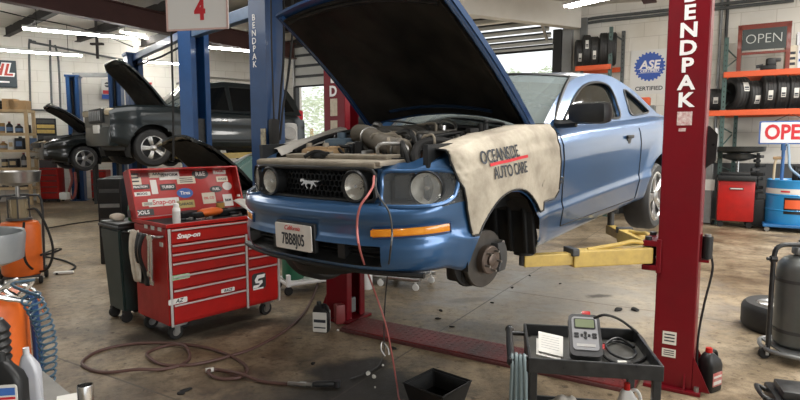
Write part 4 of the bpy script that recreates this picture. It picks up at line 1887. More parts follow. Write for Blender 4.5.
# switch on the outer side, its cord, black control panel
bm = B()
cyl(bm, (LSP + .16, -.06, .88), (LSP + .16, -.06, 1.02), .032, seg=18)
sw = obj('switch_box', bm, 'black', lift)
bm = B()
box(bm, (LSP + .14, -.06, .865), (.07, .09, .014))
box(bm, (LSP + .125, -.06, .95), (.012, .05, .17))
obj('switch_bracket', bm, 'red', sw, smooth=False)
bm = B()
cyl(bm, (LSP + .16, -.06, 1.02), (LSP + .16, -.06, 1.035), .02, seg=14)
obj('button', bm, 'grey', sw)
bm = B()
tube(bm, [(LSP + .185, -.06, .90), (LSP + .195, -.06, .80), (LSP + .16, -.06, .58), (LSP + .135, -.05, .35), (LSP + .14, -.06, .12), (LSP + .16, -.10, .03)], .007, 8, 6)
obj('cord', bm, 'rubber', sw)
pp = [(0, 0), (.03, 0), (.085, .05), (.09, .22), (.04, .275), (0, .275)]
bm = B()
prism(bm, pp, .06, frame_mtx(lloc(at(701, 168, 3.72)), (1, 0, 0), (0, 0, 1)))
obj('control_panel', bm, 'blackmetal', lift, smooth=False)

# ================================================================== RED TOOL CHEST
TX = Vector((.657, .754, 0)).normalized()
TY = Vector((-TX.y, TX.x, 0))
TO = Vector((-1.85, 4.40, 0))
trot = math.atan2(TX.y, TX.x)
TW, TD, TZ0, TZ1 = 1.07, .59, .135, .955
chest = thing('tool_chest', 'red roller tool chest with a sticker-covered lid standing open', 'tool chest', TO, trot)
TIM = (Matrix.Translation(TO) @ Matrix.Rotation(trot, 4, 'Z')).inverted()
TF = Matrix.Translation(TO) @ Matrix.Rotation(trot, 4, 'Z')


def tloc(p):
    return TIM @ Vector(p)


def t_on(px, py, ax, val):
    """picture point -> chest coordinates on the plane axis ax = val"""
    o = TIM @ Vector((0, 0, CAMH))
    d = TIM.to_3x3() @ ray(px, py)
    return o + d * ((val - o[ax]) / d[ax])


bm = B()
box(bm, (TW / 2, TD / 2 + .012, (TZ0 + TZ1) / 2 - .012), (TW, TD - .024, TZ1 - TZ0 - .024), bev=.008)
body = obj('body', bm, 'toolred', chest, smooth=False)
bm = B()
for a, b_ in (((0, .012), (TW, .012)), ((0, TD), (TW, TD)), ((.0, 0), (.0, TD)), ((TW, 0), (TW, TD))):
    p, q = Vector((a[0], a[1], TZ1)), Vector((b_[0], b_[1], TZ1))
    c = (p + q) / 2
    s = (abs(q.x - p.x) + .024, abs(q.y - p.y) + .024, .03)
    box(bm, (c.x, c.y, c.z), s, bev=.004)
obj('top_rim', bm, 'toolred', body, smooth=False)
bm = B()
box(bm, (TW / 2, TD / 2, TZ1 - .014), (TW - .03, TD - .03, .012))
obj('tray_mat', bm, mat('rubber_mat', (.025, .025, .027), .7), body, smooth=False)


def drawer(x0, x1, z0, z1):
    bm = B()
    box(bm, ((x0 + x1) / 2, -.002, (z0 + z1) / 2), (x1 - x0 - .008, .03, z1 - z0 - .008), bev=.004)
    d = obj('drawer', bm, 'toolred', chest, smooth=False)
    bm = B()
    box(bm, ((x0 + x1) / 2, -.020, z1 - .014), (x1 - x0 - .012, .016, .014), bev=.003)
    obj('drawer_handle', bm, mat('drawer_trim', (.66, .64, .62), .35, .6), d, smooth=False)
    return d


zt = TZ1 - .02
d_top = drawer(.022, TW - .022, zt - .125, zt)
XS = .715
z = zt - .125
lft = []
for h in (.075, .075, .105, .115, .12):
    lft.append(drawer(.022, XS - .012, z - h, z))
    z -= h
bot = drawer(.022, XS - .012, TZ0 + .03, z)
z = zt - .125
rgt = []
for h in (.06, .06, .09, .10):
    rgt.append(drawer(XS + .012, TW - .022, z - h, z))
    z -= h
cup = drawer(XS + .012, TW - .022, TZ0 + .03, z)
for x in (.010, XS, TW - .010):
    bm = B()
    zz1 = zt if x != XS else zt - .125
    box(bm, (x, -.014, (TZ0 + zz1) / 2), (.020, .014, zz1 - TZ0), bev=.004)
    obj('corner_strip', bm, mat('drawer_trim', (.66, .64, .62), .35, .6), chest, smooth=False)
FT = frame_mtx((0, -.019, 0), (1, 0, 0), (0, 0, 1))
text('chest_lettering', 'Snap-on', .054, 'whitetext', d_top, FT @ Matrix.Translation((.17, zt - .068, 0)), .001, shear=.25, bold=.002, sx=1.15)


def front_decal(px, py, w, h, color, name, parent, rot=0.0):
    p = t_on(px, py, 1, -.0185)
    bm = B()
    prism(bm, rrect(w, h, min(w, h) * .2), .002, frame_mtx((p.x, -.0175, p.z), (1, 0, rot), (0, 0, 1)))
    return obj(name, bm, color, parent, smooth=False), p


o_, p = front_decal(180, 277, .17, .04, mat('sticker_green', (.12, .42, .14), .5, var=(.8, .8, .7), scale=20, amt=.9), 'sticker', lft[3])
o_, p = front_decal(178, 301, .16, .045, mat('sticker_white', (.75, .74, .70), .5), 'sticker', lft[4])
text('sticker_lettering', 'AZ', .045, 'darktext', o_, frame_mtx((p.x + .01, -.0200, p.z), (1, 0, 0), (0, 0, 1)), .0005, shear=.3, bold=.001)
o_, p = front_decal(228, 290, .13, .035, mat('sticker_white', (.75, .74, .70), .5), 'sticker', lft[4])
text('sticker_lettering', 'RACE', .032, 'darktext', o_, frame_mtx((p.x, -.0200, p.z), (1, 0, 0), (0, 0, 1)), .0005, shear=.3, bold=.001)
o_, p = front_decal(259, 281, .15, .15, mat('sticker_black', (.03, .03, .03), .5), 'sticker', cup)
bm = B()
SZ = [(-.9, -.6), (-.2, -.6), (.5, -.2), (.45, .05), (-.2, .02), (-.1, .25), (.75, .3), (.9, .62), (-.25, .6), (-.62, .15), (-.5, -.15), (.05, -.2), (.0, -.35), (-.8, -.35)]
prism(bm, [(x * .075, y * .095) for x, y in SZ], .002, frame_mtx((p.x, -.0200, p.z), (1, 0, 0), (0, 0, 1)))
obj('sticker_emblem', bm, 'whitetext', o_, smooth=False)
bm = B()
box(bm, (p.x - .01, -.0205, p.z - .068), (.11, .001, .014))
obj('sticker_lettering', bm, 'whitetext', o_, smooth=False)

# lid, leaning back on its hinge
lean = math.radians(17)
LH = .43
lo = Vector((0, TD - .005, TZ1 + .012))
LIDM = Matrix.Translation(lo) @ Matrix.Rotation(-lean, 4, 'X')
bm = B()
box(bm, LIDM @ Vector((TW / 2, .055, LH / 2)), (TW, .014, LH), LIDM.to_3x3(), bev=.003)
for c, s in (((.008, .0, LH / 2), (.016, .115, LH)), ((TW - .008, .0, LH / 2), (.016, .115, LH)), ((TW / 2, .0, LH - .008), (TW, .115, .016))):
    box(bm, LIDM @ Vector(c), s, LIDM.to_3x3(), bev=.003)
lid = obj('lid', bm, 'toolred', chest, smooth=False)
bm = B()
cyl(bm, (.02, TD, TZ1 + .01), (TW - .02, TD, TZ1 + .01), .010, seg=10)
obj('hinge', bm, 'steel', lid)
LIDI = LIDM.inverted()


def lid_on(px, py):
    o = LIDI @ (TIM @ Vector((0, 0, CAMH)))
    d = LIDI.to_3x3() @ (TIM.to_3x3() @ ray(px, py))
    return o + d * ((.047 - o.y) / d.y)


STK = [  # px, py, w, h, kind, words, colour of words, lettering size
    (133, 178, .115, .11, 'cream', '', None, 0), (143, 174, .10, .05, 'darkred', '', None, 0), (156, 174, .12, .06, 'cream', 'AAA', 'darktext', .03), (169, 175, .17, .075, 'white', 'PERFORM', 'darktext', .032),
    (186, 180, .16, .06, 'cream', '', None, 0), (200, 174, .15, .085, 'blackoval', 'R&E', 'whitetext', .05), (219, 171, .12, .05, 'white', 'NGK', 'redtext', .035), (222, 179, .11, .045, 'cream', 'LUCAS', 'darktext', .025),
    (140, 187, .15, .035, 'black', 'TRACTION', 'whitetext', .022), (142, 194, .13, .03, 'white', 'MOOG', 'darktext', .025), (154, 187, .05, .11, 'white', '', None, 0), (168, 187, .13, .05, 'black', 'TURBO', 'whitetext', .03),
    (185, 193, .14, .08, 'blueoval', 'Tires', 'whitetext', .04), (164, 202, .25, .06, 'white', 'Snap-on', 'redtext', .055), (186, 204, .15, .06, 'gold', 'GARAGE', 'darktext', .03),
    (141, 213, .20, .05, 'black', 'TOOLS', 'whitetext', .04), (216, 189, .12, .055, 'blackoval', 'FUEL', 'whitetext', .03), (227, 186, .09, .07, 'whiteoval', '', None, 0), (209, 198, .12, .09, 'cream', 'OIL CO', 'redtext', .028), (228, 200, .09, .10, 'white', 'B&M', 'darktext', .03),
    (148, 204, .09, .03, 'cream', '', None, 0)]
SKC = {'cream': (.68, .62, .50), 'darkred': (.18, .02, .02), 'white': (.76, .75, .72), 'black': (.025, .025, .028), 'blackoval': (.02, .02, .022), 'blueoval': (.03, .12, .42), 'gold': (.48, .38, .12), 'whiteoval': (.72, .71, .68)}
for px, py, w, h, kd, words_, wc, ws_ in STK:
    w, h, ws_ = w * 1.15, h * 1.2, ws_ * 1.18
    p = lid_on(px, py)
    if not (.03 < p.x < TW - .03):
        p.x = min(max(p.x, .06), TW - .06)
    mm = LIDM @ frame_mtx((p.x, .0475, p.z), (1, 0, 0), (0, 0, 1))
    bm = B()
    if 'oval' in kd:
        prism(bm, [(w / 2 * math.cos(2 * PI * k / 24), h / 2 * math.sin(2 * PI * k / 24)) for k in range(24)], .0025, mm)
    else:
        prism(bm, rrect(w, h, .006), .0025, mm)
    so_ = obj('sticker', bm, mat('sticker_' + kd, SKC[kd], .45, var=tuple(c * .75 for c in SKC[kd]), scale=18), lid, smooth=False)
    if words_:
        text('sticker_lettering', words_, ws_, wc, so_, mm @ Matrix.Translation((0, 0, .003)), .0004, bold=.001)
    elif kd == 'cream':
        bm = B()
        for k in range(3):
            box(bm, mm @ Vector((0, h * (.25 - .25 * k), .003)), (w * .7, .001, h * .1), LIDM.to_3x3())
        obj('sticker_print', bm, 'darktext', so_, smooth=False)
# casters
for x, y in ((.09, .08), (TW - .09, .08), (.09, TD - .08), (TW - .09, TD - .08), (.28, .30)):
    bm = B()
    box(bm, (x, y, .122), (.10, .09, .016), bev=.003)
    for s2 in (-1, 1):
        box(bm, (x - .01, y + s2 * .030, .088), (.045, .006, .07))
    ct = obj('caster', bm, 'steel', chest, smooth=False)
    bm = B()
    m_ = Matrix.Translation((x - .015, y, .062)) @ Matrix.Rotation(PI / 2, 4, 'X')
    lathe(bm, [(.02, -.022), (.055, -.022), (.062, -.012), (.062, .012), (.055, .022), (.02, .022)], m_, 26)
    w_ = obj('caster_wheel', bm, 'rubber', ct)
    bm = B()
    lathe(bm, [(.001, -.025), (.030, -.025), (.034, -.018), (.034, .018), (.030, .025), (.001, .025)], m_, 20)
    obj('wheel_hub', bm, 'steel', w_)
# side push rail
bm = B()
tube(bm, [(-.01, .05, .87), (-.055, .06, .87), (-.06, .12, .87), (-.06, .50, .87), (-.055, .56, .87), (-.01, .57, .87)], .011, 10, 3)
rl = obj('push_rail', bm, 'steel', chest)
for y, z in ((.12, .925), (.24, .925), (.36, .925), (.10, .80)):
    bm = B()
    box(bm, (-.003, y, z), (.004, .055, .035))
    obj('sticker', bm, 'paper', body, smooth=False)
# things hanging on the rail
bm = B()
pts_ = []
N1, N2 = 10, 14
rows = []
for i in range(N2 + 1):
    f = i / N2
    row = []
    for j in range(N1 + 1):
        g = j / N1
        w = .055 + .02 * f - .015 * smooth01(.85, 1, f)
        y = .40 + (g - .5) * 2 * w + .008 * math.sin(f * 6)
        x = -.072 - .018 * math.sin(f * 3) + .013 * math.sin(g * 11 + f * 3)
        row.append(bm.verts.new((x, y, .888 - .42 * f + .012 * math.sin(g * 9))))
    rows.append(row)
for p, q in zip(rows, rows[1:]):
    for c in range(N1):
        bm.faces.new((p[c], p[c + 1], q[c + 1], q[c]))
bmesh.ops.transform(bm, matrix=TF, verts=bm.verts)
gl = simple('shop_rag', bm, mat('rag_cream', (.66, .60, .50), .9, var=(.38, .33, .27), scale=22), 'cream rag hanging from the push rail of the red tool chest', 'rag')
gl.modifiers.new('t', 'SOLIDIFY').thickness = .008


def hanging_strap(name, y, w, L, material, label, cat, curl=.02):
    bm = B()
    rows = []
    for i in range(15):
        f = i / 14
        rows.append([bm.verts.new((-.074 - curl * math.sin(f * 5) - .01 * math.sin(g * 7), y + (g - .5) * w * (1 - .3 * math.sin(f * 4)) + .05 * f * (1 if curl > .02 else 0), .885 - L * f)) for g in [k / 6 for k in range(7)]])
    for p, q in zip(rows, rows[1:]):
        for c in range(6):
            bm.faces.new((p[c], p[c + 1], q[c + 1], q[c]))
    bmesh.ops.transform(bm, matrix=TF, verts=bm.verts)
    o = simple(name, bm, material, label, cat)
    o.modifiers.new('t', 'SOLIDIFY').thickness = .012
    return o


hanging_strap('work_glove', .27, .13, .44, 'black', 'black work glove hanging from the rail beside the cream rag', 'glove', .03)


def wrench(name, L, w, t=.010):
    """open-ended / ring combination wrench outline, origin at the ring"""
    o_ = []
    n = 16
    r = w
    for k in range(n + 1):
        a = PI * .5 + .5 + (2 * PI - 1.0) * k / n
        o_.append((r * math.cos(a), r * math.sin(a)))
    h = w * .42
    pts = []
    for k in range(13):
        a = math.radians(-60 + 300 * k / 12 + 0)
        pts.append((r * math.cos(a - PI / 2 + PI / 6 + .0), r * math.sin(a - PI / 2 + PI / 6)))
    outline = [(h, -r * .9)] + [(r * math.cos(a), r * math.sin(a)) for a in [math.radians(-58 + (296) * k / 14) for k in range(15)]] + [(-h, -r * .9), (-h * .85, -L + r), (-r * 1.1, -L + r * .2), (-r * .9, -L - r * .9), (-r * .35, -L - r * .9), (-r * .35, -L), (r * .35, -L), (r * .35, -L - r * .9), (r * .9, -L - r * .9), (r * 1.1, -L + r * .2), (h * .85, -L + r)]
    return outline


for i, (y, L, w) in enumerate(((.155, .30, .024), (.10, .36, .026))):
    bm = B()
    prism(bm, wrench('w', L, w), .010, TF @ frame_mtx((-.086 - .004 * i, y, .862), (0, 1, .05), (0, 0, 1)))
    simple('wrench', bm, 'chrome', ['steel wrench hanging from the rail next to the black glove', 'longer steel wrench hanging from the rail at the chest corner'][i], 'wrench', smooth=False)

# things on the chest
def bottle(name, label, cat, loc, prof, material, capm=None, capprof=None, label_m=None, lab=None, group=None, seg=24):
    t = thing(name, label, cat, loc, 0, group)
    bm = B()
    lathe(bm, prof, None, seg, cap=True)
    b_ = obj('body', bm, material, t)
    if capprof:
        bm = B()
        lathe(bm, capprof, None, seg, cap=True)
        obj('cap', bm, capm, t)
    if lab:
        bm = B()
        r = lab[0]
        lathe(bm, [(r, lab[1]), (r, lab[2])], None, seg)
        obj('label', bm, label_m, t)
    return t


p = TF @ Vector((.135, .10, TZ1 - .005))
bottle('spray_can', 'white spray can standing at the front corner of the red tool chest', 'spray can', p, [(.030, 0), (.031, .004), (.031, .125), (.026, .137), (.012, .142)], 'white', 'white', [(.022, .140), (.022, .168), (.016, .174)], mat('can_label', (.62, .62, .60), .4), (.0315, .02, .11))
p = TF @ Vector((.56, .30, TZ1 - .005))
t = thing('air_gun', 'orange and black power tool lying on the red tool chest', 'power tool', p, trot + .2)
bm = B()
lathe(bm, [(.001, -.13), (.03, -.125), (.042, -.08), (.045, .02), (.035, .09), (.022, .12), (.001, .125)], Matrix.Translation((0, 0, .05)) @ Matrix.Rotation(PI / 2, 4, 'Y') @ Matrix.Diagonal((.9, 1.3, 1, 1)), 20)
obj('housing', bm, 'orange', t)
bm = B()
box(bm, (-.16, -.02, .04), (.12, .06, .05), rz(.2), bev=.015)
obj('handle', bm, 'black', t)
bm = B()
cyl(bm, (.11, 0, .05), (.19, 0, .05), .022, .018)
obj('chuck', bm, 'black', t)
for i, (x, y, s, a, lb) in enumerate(((.36, .36, (.22, .10, .07), .4, 'black tool case lying behind the orange power tool'), (.80, .36, (.30, .16, .06), -.15, 'black tool case under the white sheet of paper'))):
    p = TF @ Vector((x, y, TZ1 - .006))
    t = thing('tool_case', lb, 'case', p, trot + a)
    bm = B()
    box(bm, (0, 0, s[2] / 2), s, bev=.012)
    obj('shell', bm, 'black', t, smooth=False)
    bm = B()
    tube(bm, [(-.05, -s[1] / 2, s[2] / 2), (-.04, -s[1] / 2 - .03, s[2] / 2), (.04, -s[1] / 2 - .03, s[2] / 2), (.05, -s[1] / 2, s[2] / 2)], .007, 8, 3)
    obj('handle', bm, 'black', t)
rnd = random.Random(5)
for i, (x, y, L, rr_, m_, lb) in enumerate(((.40, .14, .16, .012, 'chrome', 'chrome ratchet lying near the white spray can'), (.25, .20, .18, .015, 'black', 'black-handled screwdriver lying behind the white spray can'), (.72, .14, .14, .011, 'steel', 'short steel extension bar lying in front of the power tool'), (.86, .10, .18, .013, 'black', 'black pliers lying under the edge of the paper'))):
    p = TF @ Vector((x, y, TZ1 + .007))
    t = thing(['ratchet', 'screwdriver', 'extension_bar', 'pliers'][i], lb, 'hand tool', p, trot + rnd.uniform(-.6, .6))
    bm = B()
    cyl(bm, (-L / 2, 0, rr_ * .4), (L * .1, 0, rr_ * .4), rr_, rr_ * .8, 12)
    obj('handle', bm, m_, t)
    bm = B()
    cyl(bm, (L * .1, 0, rr_ * .4), (L / 2, .0, rr_ * .4), rr_ * .5, rr_ * .5, 12)
    cyl(bm, (L / 2 - .01, 0, -.004), (L / 2 - .01, 0, .018), rr_ * 1.3, rr_ * 1.3, 14)
    obj('head', bm, 'steel', t)
p = TF @ Vector((.93, .22, TZ1 + .07))
bm = B()
n = 8
rows = [[bm.verts.new((-.13 + .26 * i / n, -.10 + .20 * j / n, .012 * math.sin(i * .7) + .05 * (j / n))) for j in range(n + 1)] for i in range(n + 1)]
for a, b_ in zip(rows, rows[1:]):
    for c in range(n):
        bm.faces.new((a[c], a[c + 1], b_[c + 1], b_[c]))
pa_ = simple('paper_sheet', bm, 'paper', 'white sheet of paper lying on the end of the red tool chest', 'paper')
pa_.location = p
pa_.rotation_euler = (.12, 0, trot + .1)
pa_.modifiers.new('t', 'SOLIDIFY').thickness = .003
p = TF @ Vector((.78, .50, TZ1 - .006))
bottle('tin_can', 'yellow tin standing at the back of the red tool chest', 'tin', p, [(.038, 0), (.04, .003), (.04, .10), (.036, .104)], mat('yellow_tin', (.62, .38, .10), .4, var=(.3, .12, .05), scale=14), 'steel', [(.034, .104), (.034, .112)])
p = TF @ Vector((.98, .50, TZ1 - .006))
bottle('aerosol_can', 'red aerosol can at the back end of the tool chest', 'aerosol', p, [(.031, 0), (.032, .004), (.032, .13), (.024, .15)], 'toolred', 'white', [(.016, .148), (.016, .168)])

# ================================================================== DARK BIN BESIDE THE CHEST
bp0 = fl(112, 322)
bin_ = thing('wheeled_bin', 'dark green wheeled bin standing behind the red tool chest', 'bin', (bp0.x + .11, bp0.y + .15, 0), trot)
bm = B()
lo_, hi_ = (.13, .16), (.165, .20)
v0 = [bm.verts.new((x * lo_[0], y * lo_[1], .10)) for x, y in ((-1, -1), (1, -1), (1, 1), (-1, 1))]
v1 = [bm.verts.new((x * hi_[0], y * hi_[1], .86)) for x, y in ((-1, -1), (1, -1), (1, 1), (-1, 1))]
bm.faces.new(v0[::-1])
for i in range(4):
    j = (i + 1) % 4
    bm.faces.new((v0[i], v0[j], v1[j], v1[i]))
bm.faces.new(v1)
bmesh.ops.bevel(bm, geom=list(bm.edges), offset=.018, segments=2, affect='EDGES')
obj('tub', bm, mat('bin_green_black', (.012, .028, .026), .45, var=(.03, .045, .04), scale=6), bin_)
bm = B()
box(bm, (0, 0, .875), (.36, .43, .03), bev=.012)
obj('rim', bm, 'black', bin_)
bm = B()
box(bm, (0, 0, .90), (.33, .40, .025), bev=.01)
obj('lid', bm, 'black', bin_)
bm = B()
tube(bm, [(-.12, -.21, .85), (-.12, -.26, .84), (.12, -.26, .84), (.12, -.21, .85)], .012, 8, 3)
obj('handle', bm, 'black', bin_)
for x, y in ((-.10, -.13), (.10, -.13), (-.10, .13), (.10, .13)):
    bm = B()
    lathe(bm, [(.001, -.018), (.045, -.018), (.05, -.01), (.05, .01), (.045, .018), (.001, .018)], Matrix.Translation((x, y, .05)) @ Matrix.Rotation(PI / 2, 4, 'X'), 20)
    box(bm, (x, y, .095), (.06, .05, .03))
    obj('caster', bm, 'rubber', bin_)
bl = bin_.location
bottle('drink_bottle', 'green bottle with a dark cap standing on the wheeled bin', 'bottle', (bl.x + .06, bl.y - .02, .9135), [(.035, 0), (.038, .006), (.038, .13), (.030, .155), (.018, .17)], mat('green_bottle', (.04, .20, .06), .2, var=(.02, .10, .03), scale=20), 'steel', [(.02, .168), (.024, .172), (.024, .20), (.018, .204)], 'green', (.0385, .03, .10))
bm = B()
bmesh.ops.create_icosphere(bm, subdivisions=3, radius=.06, matrix=Matrix.Diagonal((1.2, .9, .62, 1)))
for v in bm.verts:
    v.co *= 1 + .25 * noise.noise(v.co * 22)
rg = simple('crumpled_rag', bm, mat('rag_cream', (.66, .60, .50), .9), 'crumpled white rag lying on the lid of the wheeled bin', 'rag')
rg.location = (bl.x - .07, bl.y - .03, .945)


# ================================================================== BLACK SERVICE CART WITH THE SCANNER
CX = Vector((.985, -.17, 0)).normalized()
CY = Vector((-CX.y, CX.x, 0))
CO = Vector((.492, 2.05, 0))
crot = math.atan2(CX.y, CX.x)
CW, CD, CZ = .47, .41, .80
CTM = Matrix.Translation(CO) @ Matrix.Rotation(crot, 4, 'Z')
cart = thing('service_cart', 'black steel service cart carrying the handheld scanner', 'cart', CO, crot)


def tray(name, z, h):
    bm = B()
    box(bm, (CW / 2, CD / 2, z - h + .004), (CW, CD, .008))
    t_ = obj(name, bm, mat('cart_tray', (.045, .046, .042), .5, .2, var=(.10, .095, .08), scale=11), cart, smooth=False)
    bm = B()
    for c, s in (((CW / 2, 0, 0), (CW + .012, .012, h)), ((CW / 2, CD, 0), (CW + .012, .012, h)), ((0, CD / 2, 0), (.012, CD, h)), ((CW, CD / 2, 0), (.012, CD, h))):
        box(bm, (c[0], c[1], z - h / 2), s, bev=.003)
    obj('rim', bm, 'blackmetal', t_, smooth=False)
    return t_


tray('tray', CZ, .058)
tray('lower_tray', .47, .05)
for x in (.014, CW - .014):
    for y in (.014, CD - .014):
        bm = B()
        box(bm, (x, y, .44), (.030, .030, .62), bev=.004)
        lg = obj('leg', bm, 'blackmetal', cart, smooth=False)
        bm = B()
        lathe(bm, [(.001, -.016), (.05, -.016), (.058, -.008), (.058, .008), (.05, .016), (.001, .016)], Matrix.Translation((x, y, .058)) @ Matrix.Rotation(PI / 2, 4, 'X'), 22)
        box(bm, (x, y, .12), (.035, .035, .03))
        obj('caster', bm, 'rubber', lg)
bm = B()
tube(bm, [(-.068, .0, CZ - .02), (-.070, .12, CZ - .02), (-.070, .27, CZ - .02), (-.068, .38, CZ - .02)], .015, 12, 3)
hd = obj('handle', bm, 'black', cart)
for y in (.05, .33):
    bm = B()
    cyl(bm, (0, y, CZ - .02), (-.07, y, CZ - .02), .010, seg=12)
    obj('handle_arm', bm, 'blackmetal', hd)
for y in (0.0, .38):
    bm = B()
    bmesh.ops.create_uvsphere(bm, u_segments=14, v_segments=10, radius=.019, matrix=Matrix.Translation((-.068, y, CZ - .02)))
    obj('end_cap', bm, 'black', hd)


def cart_on(px, py, z):
    r = ray(px, py)
    return Vector((0, 0, CAMH)) + r * ((z - CAMH) / r.z)


# scanner
tz = CZ - .05
s0 = cart_on(586, 361, tz + .012)
scn = thing('handheld_scanner', 'grey handheld diagnostic scanner propped on the black service cart', 'scanner', s0, crot - .03)
SM = Matrix.Rotation(math.radians(40), 4, 'X')
bm = B()
prism(bm, [(x, y + .095) for x, y in rrect(.122, .19, .022, 5)], .036, SM)
sh = obj('housing', bm, mat('scanner_rubber', (.028, .028, .030), .5), scn, angle=50)
bm = B()
prism(bm, [(x, y + .100) for x, y in rrect(.098, .150, .014, 5)], .004, SM @ Matrix.Translation((0, 0, .036)))
obj('face_plate', bm, mat('scanner_grey', (.24, .24, .25), .4), scn, smooth=False)
bm = B()
prism(bm, [(x, y + .142) for x, y in rrect(.082, .046, .006, 4)], .003, SM @ Matrix.Translation((0, 0, .040)))
sc_ = obj('screen_bezel', bm, 'black', scn, smooth=False)
bm = B()
prism(bm, [(x, y + .142) for x, y in rrect(.072, .037, .004, 3)], .002, SM @ Matrix.Translation((0, 0, .043)))
obj('screen', bm, mat('lcd_olive', (.17, .20, .12), .2), sc_, smooth=False)
for x, y, w, h in ((-.034, .095, .018, .008), (-.034, .082, .018, .008), (.034, .095, .018, .008), (.034, .082, .018, .008), (0, .100, .012, .010), (0, .078, .012, .010), (-.014, .089, .010, .010), (.014, .089, .010, .010), (0, .089, .008, .008)):
    bm = B()
    prism(bm, [(x + a, y + b_) for a, b_ in rrect(w, h, .003, 3)], .004, SM @ Matrix.Translation((0, 0, .040)))
    obj('key', bm, 'black', scn, smooth=False)
bm = B()
box(bm, SM @ Vector((0, .045, .040)), (.07, .012, .003), SM.to_3x3())
obj('name_strip', bm, 'alu', scn, smooth=False)
bm = B()
box(bm, SM @ Vector((.012, .198, .018)), (.035, .03, .024), SM.to_3x3(), bev=.006)
obj('plug', bm, 'toolred', scn)
bm = B()
box(bm, (0, .09, .0), (.08, .16, .012))
obj('prop_stand', bm, 'black', scn, smooth=False)
pl_ = [cart_on(594, 318, tz + .16), cart_on(606, 315, tz + .18), cart_on(622, 321, tz + .11), cart_on(640, 336, tz + .04), cart_on(648, 350, tz + .012), cart_on(641, 360, tz + .01), cart_on(622, 364, tz + .01), cart_on(606, 358, tz + .01), cart_on(603, 350, tz + .02)]
bm = B()
tube(bm, pl_, .0055, 8, 7)
cb_ = simple('scanner_cable', bm, 'rubber', 'thick black cable running from the top of the scanner round the tray', 'cable')
bm = B()
box(bm, cart_on(622, 363, tz + .014), (.035, .016, .016), bev=.004)
obj('cable_tag', bm, 'paper', cb_)
bm = B()
tube(bm, [cart_on(604, 344, tz + .012), cart_on(616, 341, tz + .012), cart_on(630, 346, tz + .012), cart_on(636, 353, tz + .012), cart_on(628, 359, tz + .018), cart_on(612, 354, tz + .024), cart_on(606, 344, tz + .02), cart_on(618, 338, tz + .02), cart_on(634, 347, tz + .02)], .005, 8, 7)
simple('adapter_cable', bm, 'black', 'black adapter lead coiled beside the scanner on the cart', 'cable')
bm = B()
cyl(bm, cart_on(601, 352, tz + .014), cart_on(604, 346, tz + .014), .010, .009, 14)
simple('cable_plug', bm, 'toolred', 'small red connector plug lying at the scanner side', 'connector')
# notepad and loose sheet
for k, (dx, lab_, nm) in enumerate(((0, 'white notepad lying open on the black service cart', 'notepad'), (-.012, 'loose white sheet under the notepad on the cart', 'paper_sheet'))):
    q_ = [cart_on(538.5, 332, tz + .03), cart_on(563, 337.5, tz + .03), cart_on(563, 357, tz + .012), cart_on(538.5, 351, tz + .012)]
    bm = B()
    if k == 0:
        vs = [bm.verts.new(v + Vector((0, 0, .004 if i < 2 else .001))) for i, v in enumerate(q_)]
    else:
        vs = [bm.verts.new(Vector((v.x + dx, v.y - .012, tz + .004 + .003 * (i < 2)))) for i, v in enumerate(q_)]
    bm.faces.new(vs)
    o_ = simple(nm, bm, 'paper', lab_, 'paper', smooth=False)
    o_.modifiers.new('t', 'SOLIDIFY').thickness = .003
    if k == 0:
        bm = B()
        for j in range(6):
            f = .18 + .12 * j
            a = q_[0].lerp(q_[3], f).lerp(q_[1].lerp(q_[2], f), .12) + Vector((0, 0, .0052 - .003 * f))
            c = q_[0].lerp(q_[3], f).lerp(q_[1].lerp(q_[2], f), .85) + Vector((0, 0, .0052 - .003 * f))
            cyl(bm, a, c, .0006, seg=5)
        ls = obj('ruled_lines', bm, mat('ruling', (.45, .46, .5), .7), o_, smooth=False)
# hoses looped over the cart handle
bm = B()
hp = []
for k in range(4):
    x = -.066 + .015 * k
    y0 = -.012 - .004 * k
    hp += [Vector((x, y0 + .03, CZ + .002 + .004 * (k % 2))), Vector((x, y0 - .004, CZ - .03)), Vector((x + .004 * (k - 1), y0 - .004, .60)), Vector((x + .006 * (k - 1), y0, .34)), Vector((x + .009 + .004 * (k - 1), y0 + .012, .30)), Vector((x + .012, y0 + .02, .36)), Vector((x + .010, y0 + .024, .60)), Vector((x + .008, y0 + .03, CZ - .06))]
tube(bm, [CTM @ p for p in hp], .0068, 8, 5)
simple('test_hose', bm, mat('hose_teal_grey', (.16, .21, .22), .45, var=(.08, .11, .12), scale=9), 'grey-green hose looped over the handle of the service cart', 'hose')


